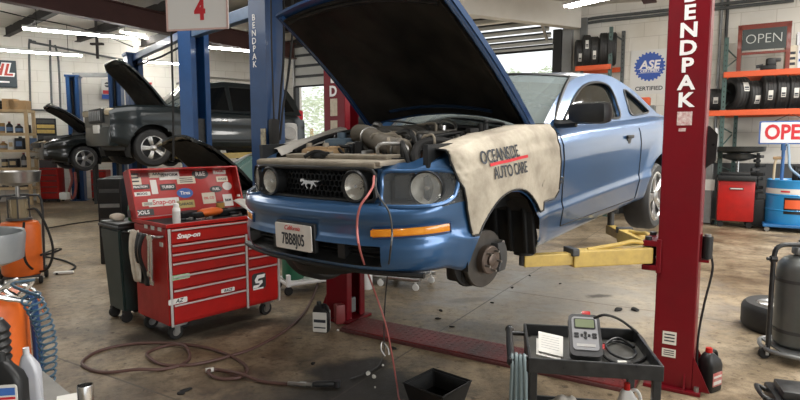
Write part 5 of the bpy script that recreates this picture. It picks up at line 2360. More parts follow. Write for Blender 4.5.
def jug(name, label, loc, rot, w, d, h, material, cap_m, lab_m=None, lab=None, cat='jug', neck=.3, handle=True, parts=()):
    """moulded oil jug: square shouldered body, offset neck, grip, cap, label"""
    t = thing(name, label, cat, loc, rot)
    bm = B()
    prof = [(w * .94, d * .94, 0), (w, d, .012), (w, d, h * .60), (w * .92, d * .92, h * .72), (w * .55, d * .62, h * .86), (w * .36, d * .45, h * .90)]
    rings = []
    for k, (a, b_, z) in enumerate(prof):
        off = -w * .17 * smooth01(.60, .88, z / h)
        r_ = min(a, b_) * (.28 if k < 4 else .45)
        rings.append([bm.verts.new((x + off, y, z)) for x, y in rrect(a, b_, r_, 4)])
    for p, q in zip(rings, rings[1:]):
        n = len(p)
        for i in range(n):
            bm.faces.new((p[i], p[(i + 1) % n], q[(i + 1) % n], q[i]))
    bm.faces.new(rings[0][::-1])
    bm.faces.new(rings[-1])
    obj('body', bm, material, t, angle=50)
    bm = B()
    cyl(bm, (-w * .17, 0, h * .895), (-w * .17, 0, h), min(w, d) * .22, min(w, d) * .20, 20)
    obj('cap', bm, cap_m, t)
    if handle:
        bm = B()
        tube(bm, [(-w * .02, 0, h * .88), (w * .20, 0, h * .90), (w * .40, 0, h * .82), (w * .46, 0, h * .62)], d * .12, 10, 4)
        obj('handle', bm, material, t)
    if lab_m:
        for sy in (-1, 1):
            bm = B()
            prism(bm, [(x, y + lab[0] * h) for x, y in rrect(w * lab[2], h * lab[1], .008, 3)], .002, frame_mtx((0, sy * (d / 2 - .0005), 0), (-sy, 0, 0), (0, 0, 1)))
            l_ = obj('label', bm, lab_m, t, smooth=False)
            for (z, hh, mm) in parts:
                bm = B()
                box(bm, (0, sy * (d / 2 + .002), z * h), (w * lab[2] * .85, .0015, hh * h))
                obj('label_print', bm, mm, l_, smooth=False)
    return t


p = CTM @ Vector((.385, .085, .429))
jug('coolant_bottle', 'white bottle with a red cap on the lower shelf of the service cart', p, crot, .085, .055, .262, mat('milky_plastic', (.70, .70, .69), .35, var=(.6, .6, .58), scale=6), 'toolred', mat('label_white', (.70, .66, .62), .5), (.35, .3, .8), 'bottle')
bm = B()
bmesh.ops.create_icosphere(bm, subdivisions=4, radius=.075, matrix=Matrix.Diagonal((1.0, .9, 1.25, 1)))
for v in bm.verts:
    v.co *= 1 + .32 * noise.noise(v.co * 17) + .12 * noise.noise(v.co * 45)
    v.co.z = max(v.co.z, -.08)
rg = simple('shop_rag', bm, mat('rag_grey_white', (.56, .53, .48), .9, var=(.30, .27, .23), scale=20), 'crumpled dirty white rag on the lower shelf of the service cart', 'rag')
rg.location = CTM @ Vector((.145, .15, .50))

# ================================================================== LOW THINGS ON THE FLOOR
# drip pan
pc = Vector((.218, 3.59, 0))
pa_ = Vector((.437, 3.40, 0))
pb_ = Vector((0.0, 3.355, 0))
ax_ = (pa_ - pc).normalized()
pan = thing('drain_pan', 'square black plastic drain pan on the oily floor', 'pan', pc, math.atan2(ax_.y, ax_.x))
bm = B()
W_ = .31
o0 = [(0, 0), (W_, 0), (W_, -W_), (0, -W_)]
i0 = [(.016, -.016), (W_ - .016, -.016), (W_ - .016, -W_ + .016), (.016, -W_ + .016)]
b0_ = [(.03, -.03), (W_ - .03, -.03), (W_ - .03, -W_ + .03), (.03, -W_ + .03)]
ro = [bm.verts.new((x, y, .125)) for x, y in o0]
ri = [bm.verts.new((x, y, .125)) for x, y in i0]
rib = [bm.verts.new((x * .94 + .01, y * .94 - .01, .02)) for x, y in b0_]
rob = [bm.verts.new((x, y, .0)) for x, y in b0_]
for i in range(4):
    j = (i + 1) % 4
    bm.faces.new((ro[i], ro[j], ri[j], ri[i]))
    bm.faces.new((ri[i], ri[j], rib[j], rib[i]))
    bm.faces.new((ro[j], ro[i], rob[i], rob[j]))
bm.faces.new(rib)
bm.faces.new(rob[::-1])
bmesh.ops.bevel(bm, geom=list(bm.edges), offset=.006, segments=2, affect='EDGES')
obj('basin', bm, 'black', pan)
bm = B()
tube(bm, [(x, y, .126) for x, y in ((.004, -.004), (W_ - .004, -.004), (W_ - .004, -W_ + .004), (.004, -W_ + .004))], .006, 8, 1, closed=True)
obj('rim', bm, 'black', pan)
bm = B()
box(bm, (W_ / 2, -W_ / 2, .024), (W_ * .78, W_ * .78, .006))
obj('oil', bm, mat('black_oil', (.004, .004, .004), .05), pan, smooth=False)

jp = fl(709, 389)
jug('oil_jug', 'black oil jug with a red cap standing at the foot of the red post', jp, .55, .150, .10, .285, 'black', 'toolred', mat('label_red', (.42, .03, .03), .45, var=(.6, .5, .45), scale=25, amt=.5), (.30, .32, .7), parts=((.36, .05, 'paper'), (.22, .08, 'paper')))
jp = fl(321, 333)
jug('oil_jug', 'black oil jug with a white label beside the foot of the far red post', jp + Vector((0, .05, 0)), -.2, .135, .10, .26, 'black', 'black', 'paper', (.36, .66, .92), parts=((.40, .10, 'darktext'), (.18, .04, 'darktext')))
# red rag / boot by the far post
bm = B()
box(bm, fl(339, 325) + Vector((0, .05, .09)), (.09, .09, .18), rz(.4), bev=.02)
simple('small_can', bm, mat('brown_red_can', (.20, .03, .03), .5), 'dark red can standing between the white-labelled jug and the post', 'can')

# air hose snaking over the floor
HP = [(318, 283), (312, 300), (303, 315), (285, 332), (255, 349), (228, 358), (205, 364), (185, 367), (162, 366), (148, 360), (150, 353), (167, 347), (184, 349), (190, 358), (182, 366), (162, 371), (138, 373.5), (105, 374), (86, 369), (83.5, 362), (100, 352), (130, 345.5), (168, 344.5), (200, 348), (225, 355), (243, 365), (247, 373), (238, 379.5), (218, 380), (208, 375.5), (218, 371.5), (240, 378), (262, 383), (290, 386)]
bm = B()
pts_ = []
for i, (x, y) in enumerate(HP):
    q_ = fl(x, y)
    q_.z = .012 + (.018 if i in (9, 12, 16, 29, 31) else 0)
    pts_.append(q_)
tube(bm, pts_, .0115, 10, 7)
hs = simple('air_hose', bm, 'brown', 'long brown rubber air hose snaking over the oily floor', 'hose')
bm = B()
q_ = fl(209, 373)
cyl(bm, q_ + Vector((-.02, -.01, .022)), q_ + Vector((.03, .01, .022)), .016, seg=12)
obj('joint', bm, 'paper', hs)
e0, e1 = fl(288, 386), fl(312, 387.5)
e0.z = e1.z = .018
bm = B()
cyl(bm, e0, e1, .014, seg=12)
cyl(bm, e0.lerp(e1, .5), e0.lerp(e1, .75), .018, seg=6)
obj('coupling', bm, 'steel', hs)
e2 = fl(334, 387)
e2.z = .022
t = thing('air_ratchet', 'black air ratchet lying at the end of the brown hose', 'air tool', e1, math.atan2((e2 - e1).y, (e2 - e1).x))
bm = B()
lathe(bm, [(.001, 0), (.014, .004), (.020, .03), (.020, .13), (.014, .15), (.001, .152)], Matrix.Translation((0, 0, .006)) @ Matrix.Rotation(PI / 2, 4, 'Y'), 18)
obj('body', bm, 'blackmetal', t)
bm = B()
cyl(bm, (.165, 0, -.016), (.165, 0, .026), .024, seg=20)
obj('head', bm, 'blackmetal', t)
# black rubber bits and scraps
rnd = random.Random(3)
SCR = [(618, 310.5, 1.3), (635, 310.5, 1.4), (512, 288, .7), (530, 276, .6), (441, 311, .7), (438, 319, .7), (452, 327, .6), (492, 303, .5), (560, 284, .5), (186, 391, .9), (181, 394, .7), (313, 364, .6), (393, 349, .9)]
for x, y, s in SCR:
    bm = B()
    bmesh.ops.create_icosphere(bm, subdivisions=2, radius=.030 * s, matrix=Matrix.Diagonal((1.4, .8, .4, 1)))
    off = Vector((x, y, 0))
    for v in bm.verts:
        v.co *= 1 + .5 * noise.noise(v.co * 40 + off)
        v.co.z = max(v.co.z, -.008 * s)
    o_ = obj('rubber_scrap', bm, 'rubber')
    o_.location = fl(x, y) + Vector((0, 0, .008 * s))
    o_.rotation_euler = (0, 0, rnd.uniform(0, 3))
    tag(o_, 'black rubber scrap lying on the bare floor', 'scrap', 'rubber scraps on the floor')
for i, (x, y, s) in enumerate(((368, 375, 1.0), (374, 378, .8), (383, 366, .5), (375, 388, .4), (338, 331, .6), (345, 329, .5))):
    bm = B()
    bmesh.ops.create_icosphere(bm, subdivisions=2, radius=.022 * s, matrix=Matrix.Diagonal((.8, .9, .8, 1)))
    off = Vector((x, y, 2))
    for v in bm.verts:
        v.co *= 1 + .6 * noise.noise(v.co * 50 + off)
        v.co.z = max(v.co.z, -.012 * s)
    o_ = obj('paper_scrap', bm, 'paper')
    o_.location = fl(x, y) + Vector((0, 0, .012 * s))
    tag(o_, 'white crumpled paper scrap lying beside the oil stain', 'scrap', 'paper scraps by the oil stain')

# leads hanging from the nose of the car
def nose(px, py, x=2.43):
    return CARM @ car_at(px, py, 0, x)


bm = B()
pr = [nose(374, 176, 2.27), nose(373, 186, 2.31), nose(368, 195, 2.41), nose(360, 207, 2.45), nose(357, 226, 2.45), nose(361, 254, 2.45), at(373, 287, 3.30), at(385, 322, 3.38), at(392, 355, 3.46), at(397, 385, 3.5), fl(401, 404) + Vector((0, 0, .01)), fl(420, 418) + Vector((0, 0, .01))]
tube(bm, pr, .0055, 8, 6)
simple('red_lead', bm, 'redhose', 'red rubber lead hanging from the nose of the blue coupe to the floor', 'lead')
bm = B()
pr = [nose(376, 178, 2.27), nose(376, 188, 2.31), nose(380, 198, 2.41), nose(389, 212, 2.43), nose(392, 232, 2.43), nose(390, 255, 2.43), at(386.5, 285, 3.42), at(384.5, 312, 3.65), at(384, 335, 4.0), fl(384, 352) + Vector((0, 0, .01)), fl(379, 366) + Vector((0, 0, .01)), fl(366, 374) + Vector((0, 0, .01)), fl(350, 380) + Vector((0, 0, .01))]
tube(bm, pr, .0045, 8, 6)
simple('black_lead', bm, 'darkgrey', 'thin black lead hanging from the grille and trailing over the oil stain', 'lead')
bm = B()
q_ = fl(385, 357)
tube(bm, [q_ + Vector((.0, .0, .008)), q_ + Vector((-.03, .0, .06)), q_ + Vector((-.02, .02, .11)), q_ + Vector((.02, .03, .06)), q_ + Vector((.03, .02, .01))], .006, 8, 5)
simple('wire_hook', bm, 'steel', 'small bent wire hook standing by the end of the black lead', 'hook')

# spare wheel lying flat
tp = fl(770, 338)
sp_ = thing('spare_wheel', 'road wheel with an alloy rim lying flat on the floor', 'wheel', (tp.x + .26, tp.y + .22, .112))
wheel(sp_, (0, 0, 0), .325, .205, .222, 1, 5, axis=Vector((0.0, 0.0, 1)))

# tank cart at the edge
gp = fl(790, 352)
gp = Vector((2.99, 4.10, 0))
tk = thing('tank_cart', 'grey pressure tank standing in a wheeled tube frame', 'tank', gp, -.15)
bm = B()
lathe(bm, [(.001, .09), (.12, .09), (.155, .12), (.158, .20), (.158, .66), (.15, .72), (.11, .765), (.05, .785), (.05, .80), (.001, .80)], None, 36)
tb = obj('tank', bm, mat('tank_grey_green', (.13, .14, .135), .38, .3, var=(.07, .075, .07), scale=7), tk)
for z in (.22, .60):
    bm = B()
    lathe(bm, [(.158, z - .012), (.163, z - .012), (.163, z + .012), (.158, z + .012)], None, 36)
    obj('tank_band', bm, 'darkgrey', tb)
bm = B()
tube(bm, [(-.215, -.04, .075), (-.215, -.04, .30), (-.215, -.04, .60), (-.21, -.04, .80), (-.17, -.04, .86), (-.08, -.04, .87), (.06, -.04, .87)], .017, 12, 5)
obj('frame_tube', bm, 'blackmetal', tk)
bm = B()
cyl(bm, (-.235, -.04, .76), (-.195, -.04, .76), .024, seg=12)
cyl(bm, (-.26, -.04, .76), (-.235, -.04, .76), .012, seg=12)
obj('frame_knob', bm, 'black', tk)
bm = B()
tube(bm, [(-.02, -.20, .10), (-.02, -.195, .40), (-.02, -.19, .70), (-.01, -.17, .80), (.03, -.12, .83)], .020, 12, 4)
obj('sight_tube', bm, 'alu', tk)
bm = B()
box(bm, (0, 0, .82), (.12, .09, .06), bev=.015)
cyl(bm, (0, 0, .80), (0, 0, .90), .03, seg=16)
obj('valve_head', bm, 'grey', tk)
bm = B()
tube(bm, [(-.24, -.06, .075), (-.10, -.22, .075), (.12, -.24, .075), (.24, -.05, .075), (.1, .22, .075), (-.15, .2, .075)], .016, 10, 4, closed=True)
box(bm, (0, 0, .082), (.34, .34, .014))
obj('base_frame', bm, 'grey', tk)
for x, y in ((-.24, -.05), (-.02, -.245), (.24, .0), (0, .22)):
    bm = B()
    lathe(bm, [(.001, -.016), (.036, -.016), (.042, -.008), (.042, .008), (.036, .016), (.001, .016)], Matrix.Translation((x, y, .042)) @ Matrix.Rotation(PI / 2, 4, 'X'), 20)
    c_ = obj('caster', bm, 'rubber', tk)
    bm = B()
    box(bm, (x + .01, y - .019, .06), (.022, .004, .06))
    cyl(bm, (x, y, .07), (x, y, .10), .010)
    obj('caster_fork', bm, 'steel', c_)
# black case at the corner
bp0 = at(793, 398, 3.0)
bx = thing('black_case', 'low black equipment case lying in front of the grey tank', 'case', (bp0.x + .09, 3.03, 0), -.35)
bm = B()
box(bm, (0, 0, .10), (.34, .30, .20), bev=.02)
obj('shell', bm, 'black', bx)
bm = B()
box(bm, (-.02, -.02, .225), (.24, .20, .05), bev=.015)
obj('lid', bm, 'blackmetal', bx)
bm = B()
tube(bm, [(-.17, -.08, .17), (-.22, -.08, .19), (-.22, .08, .19), (-.17, .08, .17)], .014, 8, 3)
obj('handle', bm, 'black', bx)

# green tanks on a dolly, and a creeper, behind the chest and car
gp = fl(303, 294)
gd = thing('tank_dolly', 'white tube dolly with casters under the green cylinders', 'dolly', (gp.x, gp.y + .22, 0), .55)
bm = B()
tube(bm, [(-.28, -.18, .12), (.28, -.18, .12), (.28, .18, .12), (-.28, .18, .12)], .020, 10, 1, closed=True)
for x in (-.1, .1):
    cyl(bm, (x, -.18, .12), (x, .18, .12), .016, seg=10)
box(bm, (0, 0, .135), (.5, .3, .012))
obj('frame', bm, 'white', gd)
for x, y in ((-.27, -.17), (.27, -.17), (.27, .17), (-.27, .17)):
    bm = B()
    lathe(bm, [(.001, -.014), (.042, -.014), (.048, -.006), (.048, .006), (.042, .014), (.001, .014)], Matrix.Translation((x, y, .048)) @ Matrix.Rotation(PI / 2, 4, 'X'), 20)
    obj('caster', bm, 'rubber', gd)
    bm = B()
    box(bm, (x, y, .16), (.04, .05, .13), bev=.006)
    obj('corner_post', bm, 'white', gd, smooth=False)
for i, (dx, mm, lb) in enumerate(((.10, 'green', 'bright green gas cylinder standing on the white dolly'), (-.15, mat('dark_green_tank', (.015, .12, .06), .4), 'dark green gas cylinder next to the bright green one'))):
    c = gd.matrix_basis @ Vector((dx, 0, .141))
    t = thing('gas_cylinder', lb, 'cylinder', c)
    bm = B()
    lathe(bm, [(.001, 0), (.105, 0), (.12, .02), (.12, .42), (.10, .50), (.045, .54), (.04, .56), (.001, .56)], None, 30)
    obj('tank', bm, mm, t)
    bm = B()
    cyl(bm, (0, 0, .56), (0, 0, .62), .022)
    box(bm, (0, .03, .60), (.03, .06, .03), bev=.006)
    obj('valve', bm, 'alu', t)
gp = fl(384, 290)
cr_ = thing('mechanic_creeper', 'grey wheeled creeper frame parked behind the blue coupe', 'creeper', (gp.x + .05, gp.y + .35, 0), -.5)
bm = B()
for y in (-.2, .2):
    tube(bm, [(-.5, y, .12), (0, y, .11), (.5, y, .12)], .022, 10, 3)
for x in (-.45, 0, .45):
    cyl(bm, (x, -.2, .115), (x, .2, .115), .018, seg=10)
obj('frame', bm, 'alu', cr_)
bm = B()
box(bm, (0, 0, .14), (.9, .36, .03), bev=.012)
obj('pad', bm, 'grey', cr_)
for x in (-.45, 0, .45):
    for y in (-.2, .2):
        bm = B()
        lathe(bm, [(.001, -.012), (.034, -.012), (.04, -.006), (.04, .006), (.034, .012), (.001, .012)], Matrix.Translation((x, y, .04)) @ Matrix.Rotation(PI / 2, 4, 'X'), 18)
        cyl(bm, (x, y, .05), (x, y, .11), .012)
        obj('caster', bm, 'white', cr_)
bottle('white_jug', 'white plastic bottle standing behind the far red post', 'bottle', fl(366, 296) + Vector((0, .3, 0)), [(.05, 0), (.055, .01), (.055, .17), (.03, .21), (.02, .22)], 'white', 'white', [(.022, .22), (.022, .245)])

# ================================================================== ORANGE WASTE-OIL DRAINERS
def oil_drainer(label, loc, rot, scale=1.0, big_pan=False):
    t = thing('oil_drainer', label, 'oil drainer', loc, rot)
    t.scale = (scale,) * 3
    bm = B()
    lathe(bm, [(.001, .10), (.19, .10), (.205, .13), (.205, .66), (.18, .71), (.06, .74), (.001, .74)], None, 36)
    obj('tank', bm, 'orange', t)
    bm = B()
    lathe(bm, [(.085, .76), (.092, .76), (.092, .98), (.085, .98)], None, 30)
    lathe(bm, [(.001, .762), (.09, .762)], None, 30)
    gl_ = obj('glass_chamber', bm, mat('amber_glass', (.62, .52, .34), .08, 0, trans=.65), t)
    bm = B()
    lathe(bm, [(.001, .735), (.13, .735), (.13, .762), (.001, .762)], None, 30)
    lathe(bm, [(.001, .98), (.11, .98), (.11, 1.005), (.001, 1.005)], None, 30)
    for a in range(4):
        cyl(bm, (.105 * math.cos(a * PI / 2), .105 * math.sin(a * PI / 2), .75), (.105 * math.cos(a * PI / 2), .105 * math.sin(a * PI / 2), .99), .008, seg=8)
    obj('chamber_frame', bm, 'darkgrey', t)
    bm = B()
    cyl(bm, (0, 0, 1.0), (0, 0, 1.16), .022, seg=14)
    obj('stem', bm, 'steel', t)
    bm = B()
    lathe(bm, [(.02, 1.15), (.10, 1.16), (.21, 1.19), (.235, 1.30), (.245, 1.30), (.225, 1.175), (.11, 1.14), (.02, 1.13)], None, 40)
    obj('pan', bm, 'alu', t)
    bm = B()
    box(bm, (0, 0, .09), (.36, .36, .02), bev=.004)
    tube(bm, [(-.2, .19, .08), (-.21, .2, .5), (-.21, .2, .95), (-.1, .22, 1.0), (.1, .22, 1.0), (.21, .2, .95), (.21, .2, .5), (.2, .19, .08)], .014, 10, 3)
    obj('frame', bm, 'blackmetal', t)
    for x, y in ((-.2, .16), (.2, .16), (-.17, -.17), (.17, -.17)):
        bm = B()
        r = .075 if y > 0 else .045
        lathe(bm, [(.001, -.02), (r * .8, -.02), (r, -.01), (r, .01), (r * .8, .02), (.001, .02)], Matrix.Translation((x * 1.1, y, r)) @ Matrix.Rotation(PI / 2, 4, 'Y'), 22)
        obj('wheel', bm, 'rubber', t)
    return t


od = oil_drainer('orange wheeled oil drainer with a glass chamber and silver pan', (-4.42, 6.45, 0), .5)
ODM = od.matrix_basis
bm = B()
tube(bm, [ODM @ Vector((.10, -.08, .86)), at(37, 210, 6.2), at(47, 228, 6.2), at(53, 250, 6.2), at(48, 268, 6.2), fl(38, 281) + Vector((0, 0, .12)), at(26, 262, 6.1), at(23, 240, 6.12), at(24, 222, 6.15)], .013, 8, 6)
simple('drainer_hose', bm, 'rubber', 'black hose looping down the side of the orange oil drainer', 'hose')
bm = B()
tube(bm, [at(41, 255, 6.3), fl(55, 250.5) + Vector((0, 0, .02)), fl(61, 250) + Vector((0, 0, .015)), fl(52, 254) + Vector((0, 0, .015)), fl(44, 257) + Vector((0, 0, .015)), fl(62, 261) + Vector((0, 0, .015)), fl(75, 267) + Vector((0, 0, .015)), fl(70, 272) + Vector((0, 0, .015)), fl(56, 275) + Vector((0, 0, .015))], .013, 8, 6)
simple('drainer_hose', bm, 'rubber', 'black hose lying in loops on the floor by the orange oil drainer', 'hose')
bm = B()
box(bm, fl(64, 274) + Vector((0, 0, .02)), (.22, .06, .03), rz(.25), bev=.01)
simple('hose_nozzle', bm, 'paper', 'white nozzle at the end of the black hose on the floor', 'nozzle')
bm = B()
tube(bm, [fl(46, 229) + Vector((0, 0, .012)), fl(75, 224) + Vector((0, 0, .012)), fl(104, 220) + Vector((0, 0, .012))], .012, 6, 5)
simple('floor_cable', bm, 'rubber', 'black cable lying straight across the floor toward the wheeled bin', 'cable')

# near drainer behind the bench, at the picture edge
t = thing('oil_drainer', 'orange oil drainer with a wide shallow grey pan beside the workbench', 'oil drainer', (-1.735, 2.28, 0), .3)
bm = B()
lathe(bm, [(.001, .10), (.14, .10), (.155, .13), (.155, .92), (.13, .98), (.001, .99)], None, 32)
obj('tank', bm, 'orange', t)
bm = B()
lathe(bm, [(.001, 1.125), (.14, 1.125), (.19, 1.14), (.20, 1.235), (.208, 1.24), (.211, 1.225), (.20, 1.125), (.15, 1.105), (.001, 1.10)], Matrix.Translation((-.05, 0, 0)), 48)
obj('pan', bm, mat('pan_grey', (.36, .38, .39), .35, .6, var=(.22, .23, .23), scale=7), t)
bm = B()
lathe(bm, [(.001, 1.195), (.193, 1.195)], Matrix.Translation((-.05, 0, 0)), 40)
obj('pan_screen', bm, 'darkgrey', t)
bm = B()
cyl(bm, (0, 0, .98), (0, 0, 1.10), .03, seg=14)
obj('stem', bm, 'steel', t)
bm = B()
tube(bm, [(.19, -.03, .05), (.195, -.03, .5), (.19, -.03, .9), (.17, -.02, .98)], .018, 10, 4)
obj('blue_frame', bm, 'liftblue', t)
for k, pts_ in enumerate((((.02, -.17, 1.08), (.10, -.15, 1.05), (.16, -.12, .99), (.20, -.06, 1.04)), ((-.05, -.17, 1.04), (.05, -.18, 1.02), (.12, -.16, 1.0), (.2, -.10, .96)), ((.0, -.16, 1.0), (.09, -.16, 1.02), (.17, -.12, 1.06)), ((.12, -.12, 1.05), (.19, -.08, 1.02), (.23, -.06, .95), (.235, -.05, .90)))):
    bm = B()
    tube(bm, pts_, .013 if k < 3 else .010, 10, 4, corr=.15)
    obj('drain_fitting', bm, 'chrome', t)
bm = B()
for k in range(3):
    pass
lathe(bm, [(.001, .05), (.2, .05), (.2, .10), (.001, .10)], None, 24)
obj('base', bm, 'black', t)

# workbench corner with bottles
WA = fl(45, 372, .90)
WB = fl(112, 428, .90)
wd_ = (WB - WA).normalized()
wrot = math.atan2(wd_.y, wd_.x)
wb = thing('workbench', 'grey steel workbench corner with oil bottles standing on it', 'workbench', (WA.x, WA.y, 0), wrot)
bm = B()
box(bm, (.33, -.40, .885), (.70, .80, .03), bev=.004)
obj('top', bm, mat('bench_top_steel', (.20, .19, .17), .5, .4, var=(.10, .095, .085), scale=14), wb, smooth=False)
bm = B()
for c, s in (((.33, -.02, .84), (.66, .03, .06)), ((.33, -.78, .84), (.66, .03, .06)), ((.0, -.40, .84), (.03, .76, .06)), ((.66, -.40, .84), (.03, .76, .06))):
    box(bm, c, s)
obj('apron', bm, 'darkgrey', wb, smooth=False)
for x, y in ((.03, -.04), (.63, -.04), (.03, -.76), (.63, -.76)):
    bm = B()
    box(bm, (x, y, .435), (.05, .05, .87))
    obj('leg', bm, 'darkgrey', wb, smooth=False)
q_ = at(34, 420, 1.42)
jug('oil_bottle', 'silver-grey oil bottle with a ridged cap on the workbench', (q_.x, q_.y, .901), .25, .046, .036, .172, mat('silver_plastic', (.40, .41, .44), .35, .1, var=(.30, .31, .34), scale=5), mat('silver_cap', (.46, .46, .48), .4), None, None, 'bottle', handle=False)
q_ = at(12, 430, 1.34)
jug('oil_bottle', 'black oil bottle with a yellow and blue label on the workbench', (q_.x, q_.y, .901), .15, .078, .05, .188, 'black', 'black', 'paper', (.45, .34, .8), 'bottle', handle=False, parts=((.53, .10, mat('label_blue', (.05, .14, .42), .4)), (.33, .06, mat('label_yellow', (.72, .58, .08), .4)), (.44, .03, 'redtext')))
q_ = at(-3, 430, 1.42)
t = thing('hose_reel', 'black corrugated canister behind the black oil bottle', 'canister', (q_.x, q_.y, .901))
bm = B()
pr_ = []
for k in range(12):
    pr_ += [(.046, .02 * k), (.040, .02 * k + .010)]
lathe(bm, [(.001, 0)] + pr_ + [(.03, .245), (.001, .245)], None, 26)
obj('body', bm, 'black', t)
q_ = fl(87, 421, .90)
t = thing('pipe_socket', 'polished steel socket standing on end at the workbench edge', 'socket', (q_.x, q_.y, .9005))
bm = B()
lathe(bm, [(.0155, .055), (.0165, .094), (.0180, .0955), (.0185, .094), (.0185, .0), (.001, .0)], None, 30)
lathe(bm, [(.0155, .055), (.001, .055)], None, 30)
obj('sleeve', bm, 'chrome', t)
q_ = fl(68, 402, .90)
bm = B()
box(bm, (q_.x, q_.y, .904), (.055, .08, .004), rz(.5))
simple('paper_slip', bm, 'paper', 'white paper slip lying on the workbench edge', 'paper', smooth=False)
# blue coil hose
bm = B()
pts_ = []
c0, c1 = at(30, 296, 2.0), at(46, 388, 1.95)
for k in range(15 * 10 + 1):
    f = k / 150
    c = c0.lerp(c1, f) + Vector((.0, .05 * math.sin(f * PI), 0))
    a = 2 * PI * 15 * f
    r = .032 - .006 * f
    pts_.append(c + Vector((r * math.cos(a), r * math.sin(a), .012 * math.sin(a))))
tube(bm, pts_, .0042, 6, 1)
tube(bm, [pts_[0], c0 + Vector((-.1, .05, .03)), Vector((-1.50, 2.25, 1.05))], .006, 6, 4)
simple('coil_hose', bm, mat('blue_coil', (.035, .085, .13), .35, var=(.02, .05, .08), scale=9), 'blue coiled air hose hanging down beside the workbench', 'hose')


# ================================================================== THE TYRE RACK ALONG THE REAR WALL
def rack_upright(parent, t, d, h, m_='rackgreen', holes=True):
    bm = B()
    p = wallpt(t, d, 0)
    box(bm, p + Vector((0, 0, h / 2)), (.075, .07, h), rz(WROT))
    box(bm, p + Vector((0, 0, .005)), (.13, .12, .01), rz(WROT))
    o = obj('upright', bm, m_, parent, smooth=False)
    if holes:
        bm = B()
        z = .15
        while z < h - .05:
            box(bm, wallpt(t, d + .0355, z), (.018, .003, .035), rz(WROT))
            z += .10
        obj('upright_slots', bm, 'rubber', o, smooth=False)
    return o


def rack_beam(parent, t0, t1, d, z, m_='beam', h=.11):
    bm = B()
    box(bm, wallpt((t0 + t1) / 2, d, z - h / 2), (t1 - t0, .05, h), rz(WROT), bev=.006)
    return obj('beam', bm, m_, parent, smooth=False)


def wall_td(px, py, d):
    p = on_wall(px, py, d)
    q = p - CORNER
    return q.dot(ACROSS), p.z


DF, DB = .95, .15
tU, _ = wall_td(723.5, 100, DF)
tV, _ = wall_td(737, 100, DB)
tL, zlow = wall_td(703, 112, DF)
tR, _ = wall_td(838, 112, DF)
_, zlow = wall_td(740, 110, DF)
_, zhi = wall_td(760, 70.5, DF)
_, zup = wall_td(723, 38, DF)
rack = thing('storage_rack', 'green steel rack with orange beams full of tyres along the block wall', 'rack')
rack_upright(rack, tU, DF, zup)
rack_upright(rack, tV, DB, wall_td(737, 41, DB)[1])
rack_upright(rack, tR - .05, DF, zup)
rack_upright(rack, tR - .05, DB, zup)
for d in (DF - .0, DB):
    rack_beam(rack, tL if d == DF else tU, tR, d + (.06 if d == DF else 0), zlow)
    rack_beam(rack, tU - .02, tR, d + (.06 if d == DF else 0), zhi)
bm = B()
n = 9
for k in range(n):
    z = .4 + (zup - .6) * k / (n - 1)
    a, b_ = wallpt(tU, DF - .02, z), wallpt(tV - .06, DB + .02, z + (.25 if k % 2 else -.1))
    cyl(bm, a, b_, .014, seg=8)
obj('bracing', bm, 'rackgreen', rack)
for z in (zlow - .01, zhi - .01):
    bm = B()
    for k in range(24):
        t = tU + .08 + (tR - tU - .16) * k / 23
        a, b_ = wallpt(t, DF + .02, z), wallpt(t, DB, z)
        cyl(bm, a, b_, .006, seg=6)
    o_ = obj('shelf_wires', bm, 'steel', rack)
    o_['kind'] = 'stuff'


def tyre_thing(label, loc, r, w, axis, group=None, tag_frac=None, tag_dir=None):
    t = thing('tyre', label, 'tyre', loc, 0, group)
    ax = Vector(axis).normalized()
    m = Vector((0, 0, 1)).rotation_difference(ax).to_matrix().to_4x4()
    bm = B()
    ri = r * .60
    prof = [(ri, -w * .40), (r * .70, -w * .5), (r * .88, -w * .5), (r * .97, -w * .40)]
    for k in range(4):
        z0 = -w * .36 + k * w * .185
        prof += [(r, z0), (r, z0 + w * .15), (r * .975, z0 + w * .155), (r * .975, z0 + w * .18)]
    prof += [(r * .97, w * .40), (r * .88, w * .5), (r * .70, w * .5), (ri, w * .40), (ri, -w * .40)]
    lathe(bm, prof, m, 40)
    obj('carcass', bm, 'tyre', t, angle=25)
    if tag_frac is not None:
        # sticker on the tread, facing out of the rack
        bm = B()
        a0 = tag_frac
        side = ax
        up = Vector((0, 0, 1))
        out = side.cross(up).normalized()
        if out.dot(-ALONG) < 0:
            out = -out
        rows = []
        for k in range(7):
            a = a0 + (-.28 + .56 * k / 6)
            c = (out * math.cos(a) + up * math.sin(a)) * (r * 1.006)
            rows.append([bm.verts.new(c + side * (s * w * .17)) for s in (-1, 1)])
        for p, q in zip(rows, rows[1:]):
            bm.faces.new((p[0], p[1], q[1], q[0]))
        s_ = obj('size_sticker', bm, 'paper', t)
        bm = B()
        a = a0
        for s, hh in ((.30, .05), (-.1, .03)):
            rr = []
            for k in range(3):
                aa = a0 - .15 + s * .3 + (hh) * (k - 1)
                c = (out * math.cos(aa) + up * math.sin(aa)) * (r * 1.012)
                rr.append([bm.verts.new(c + side * (u * w * .13)) for u in (-1, 1)])
            for p, q in zip(rr, rr[1:]):
                bm.faces.new((p[0], p[1], q[1], q[0]))
        obj('sticker_print', bm, 'darktext', s_)
    return t


def place_tyre(px, pyb, rpx, wpx, label, d=.62, zf=None, tagf=.2, yaw=0.0):
    t, z = wall_td(px, pyb, d)
    p = wallpt(t, d, 0)
    D = p.y
    r = rpx * D / FPX
    w = wpx * D / FPX * .92
    zz = zlow if zf is None else zf
    ax = ACROSS * math.cos(yaw) + ALONG * math.sin(yaw)
    return tyre_thing(label, (p.x, p.y, zz + r + .004), r, w, ax, 'tyres on the steel rack', tagf)


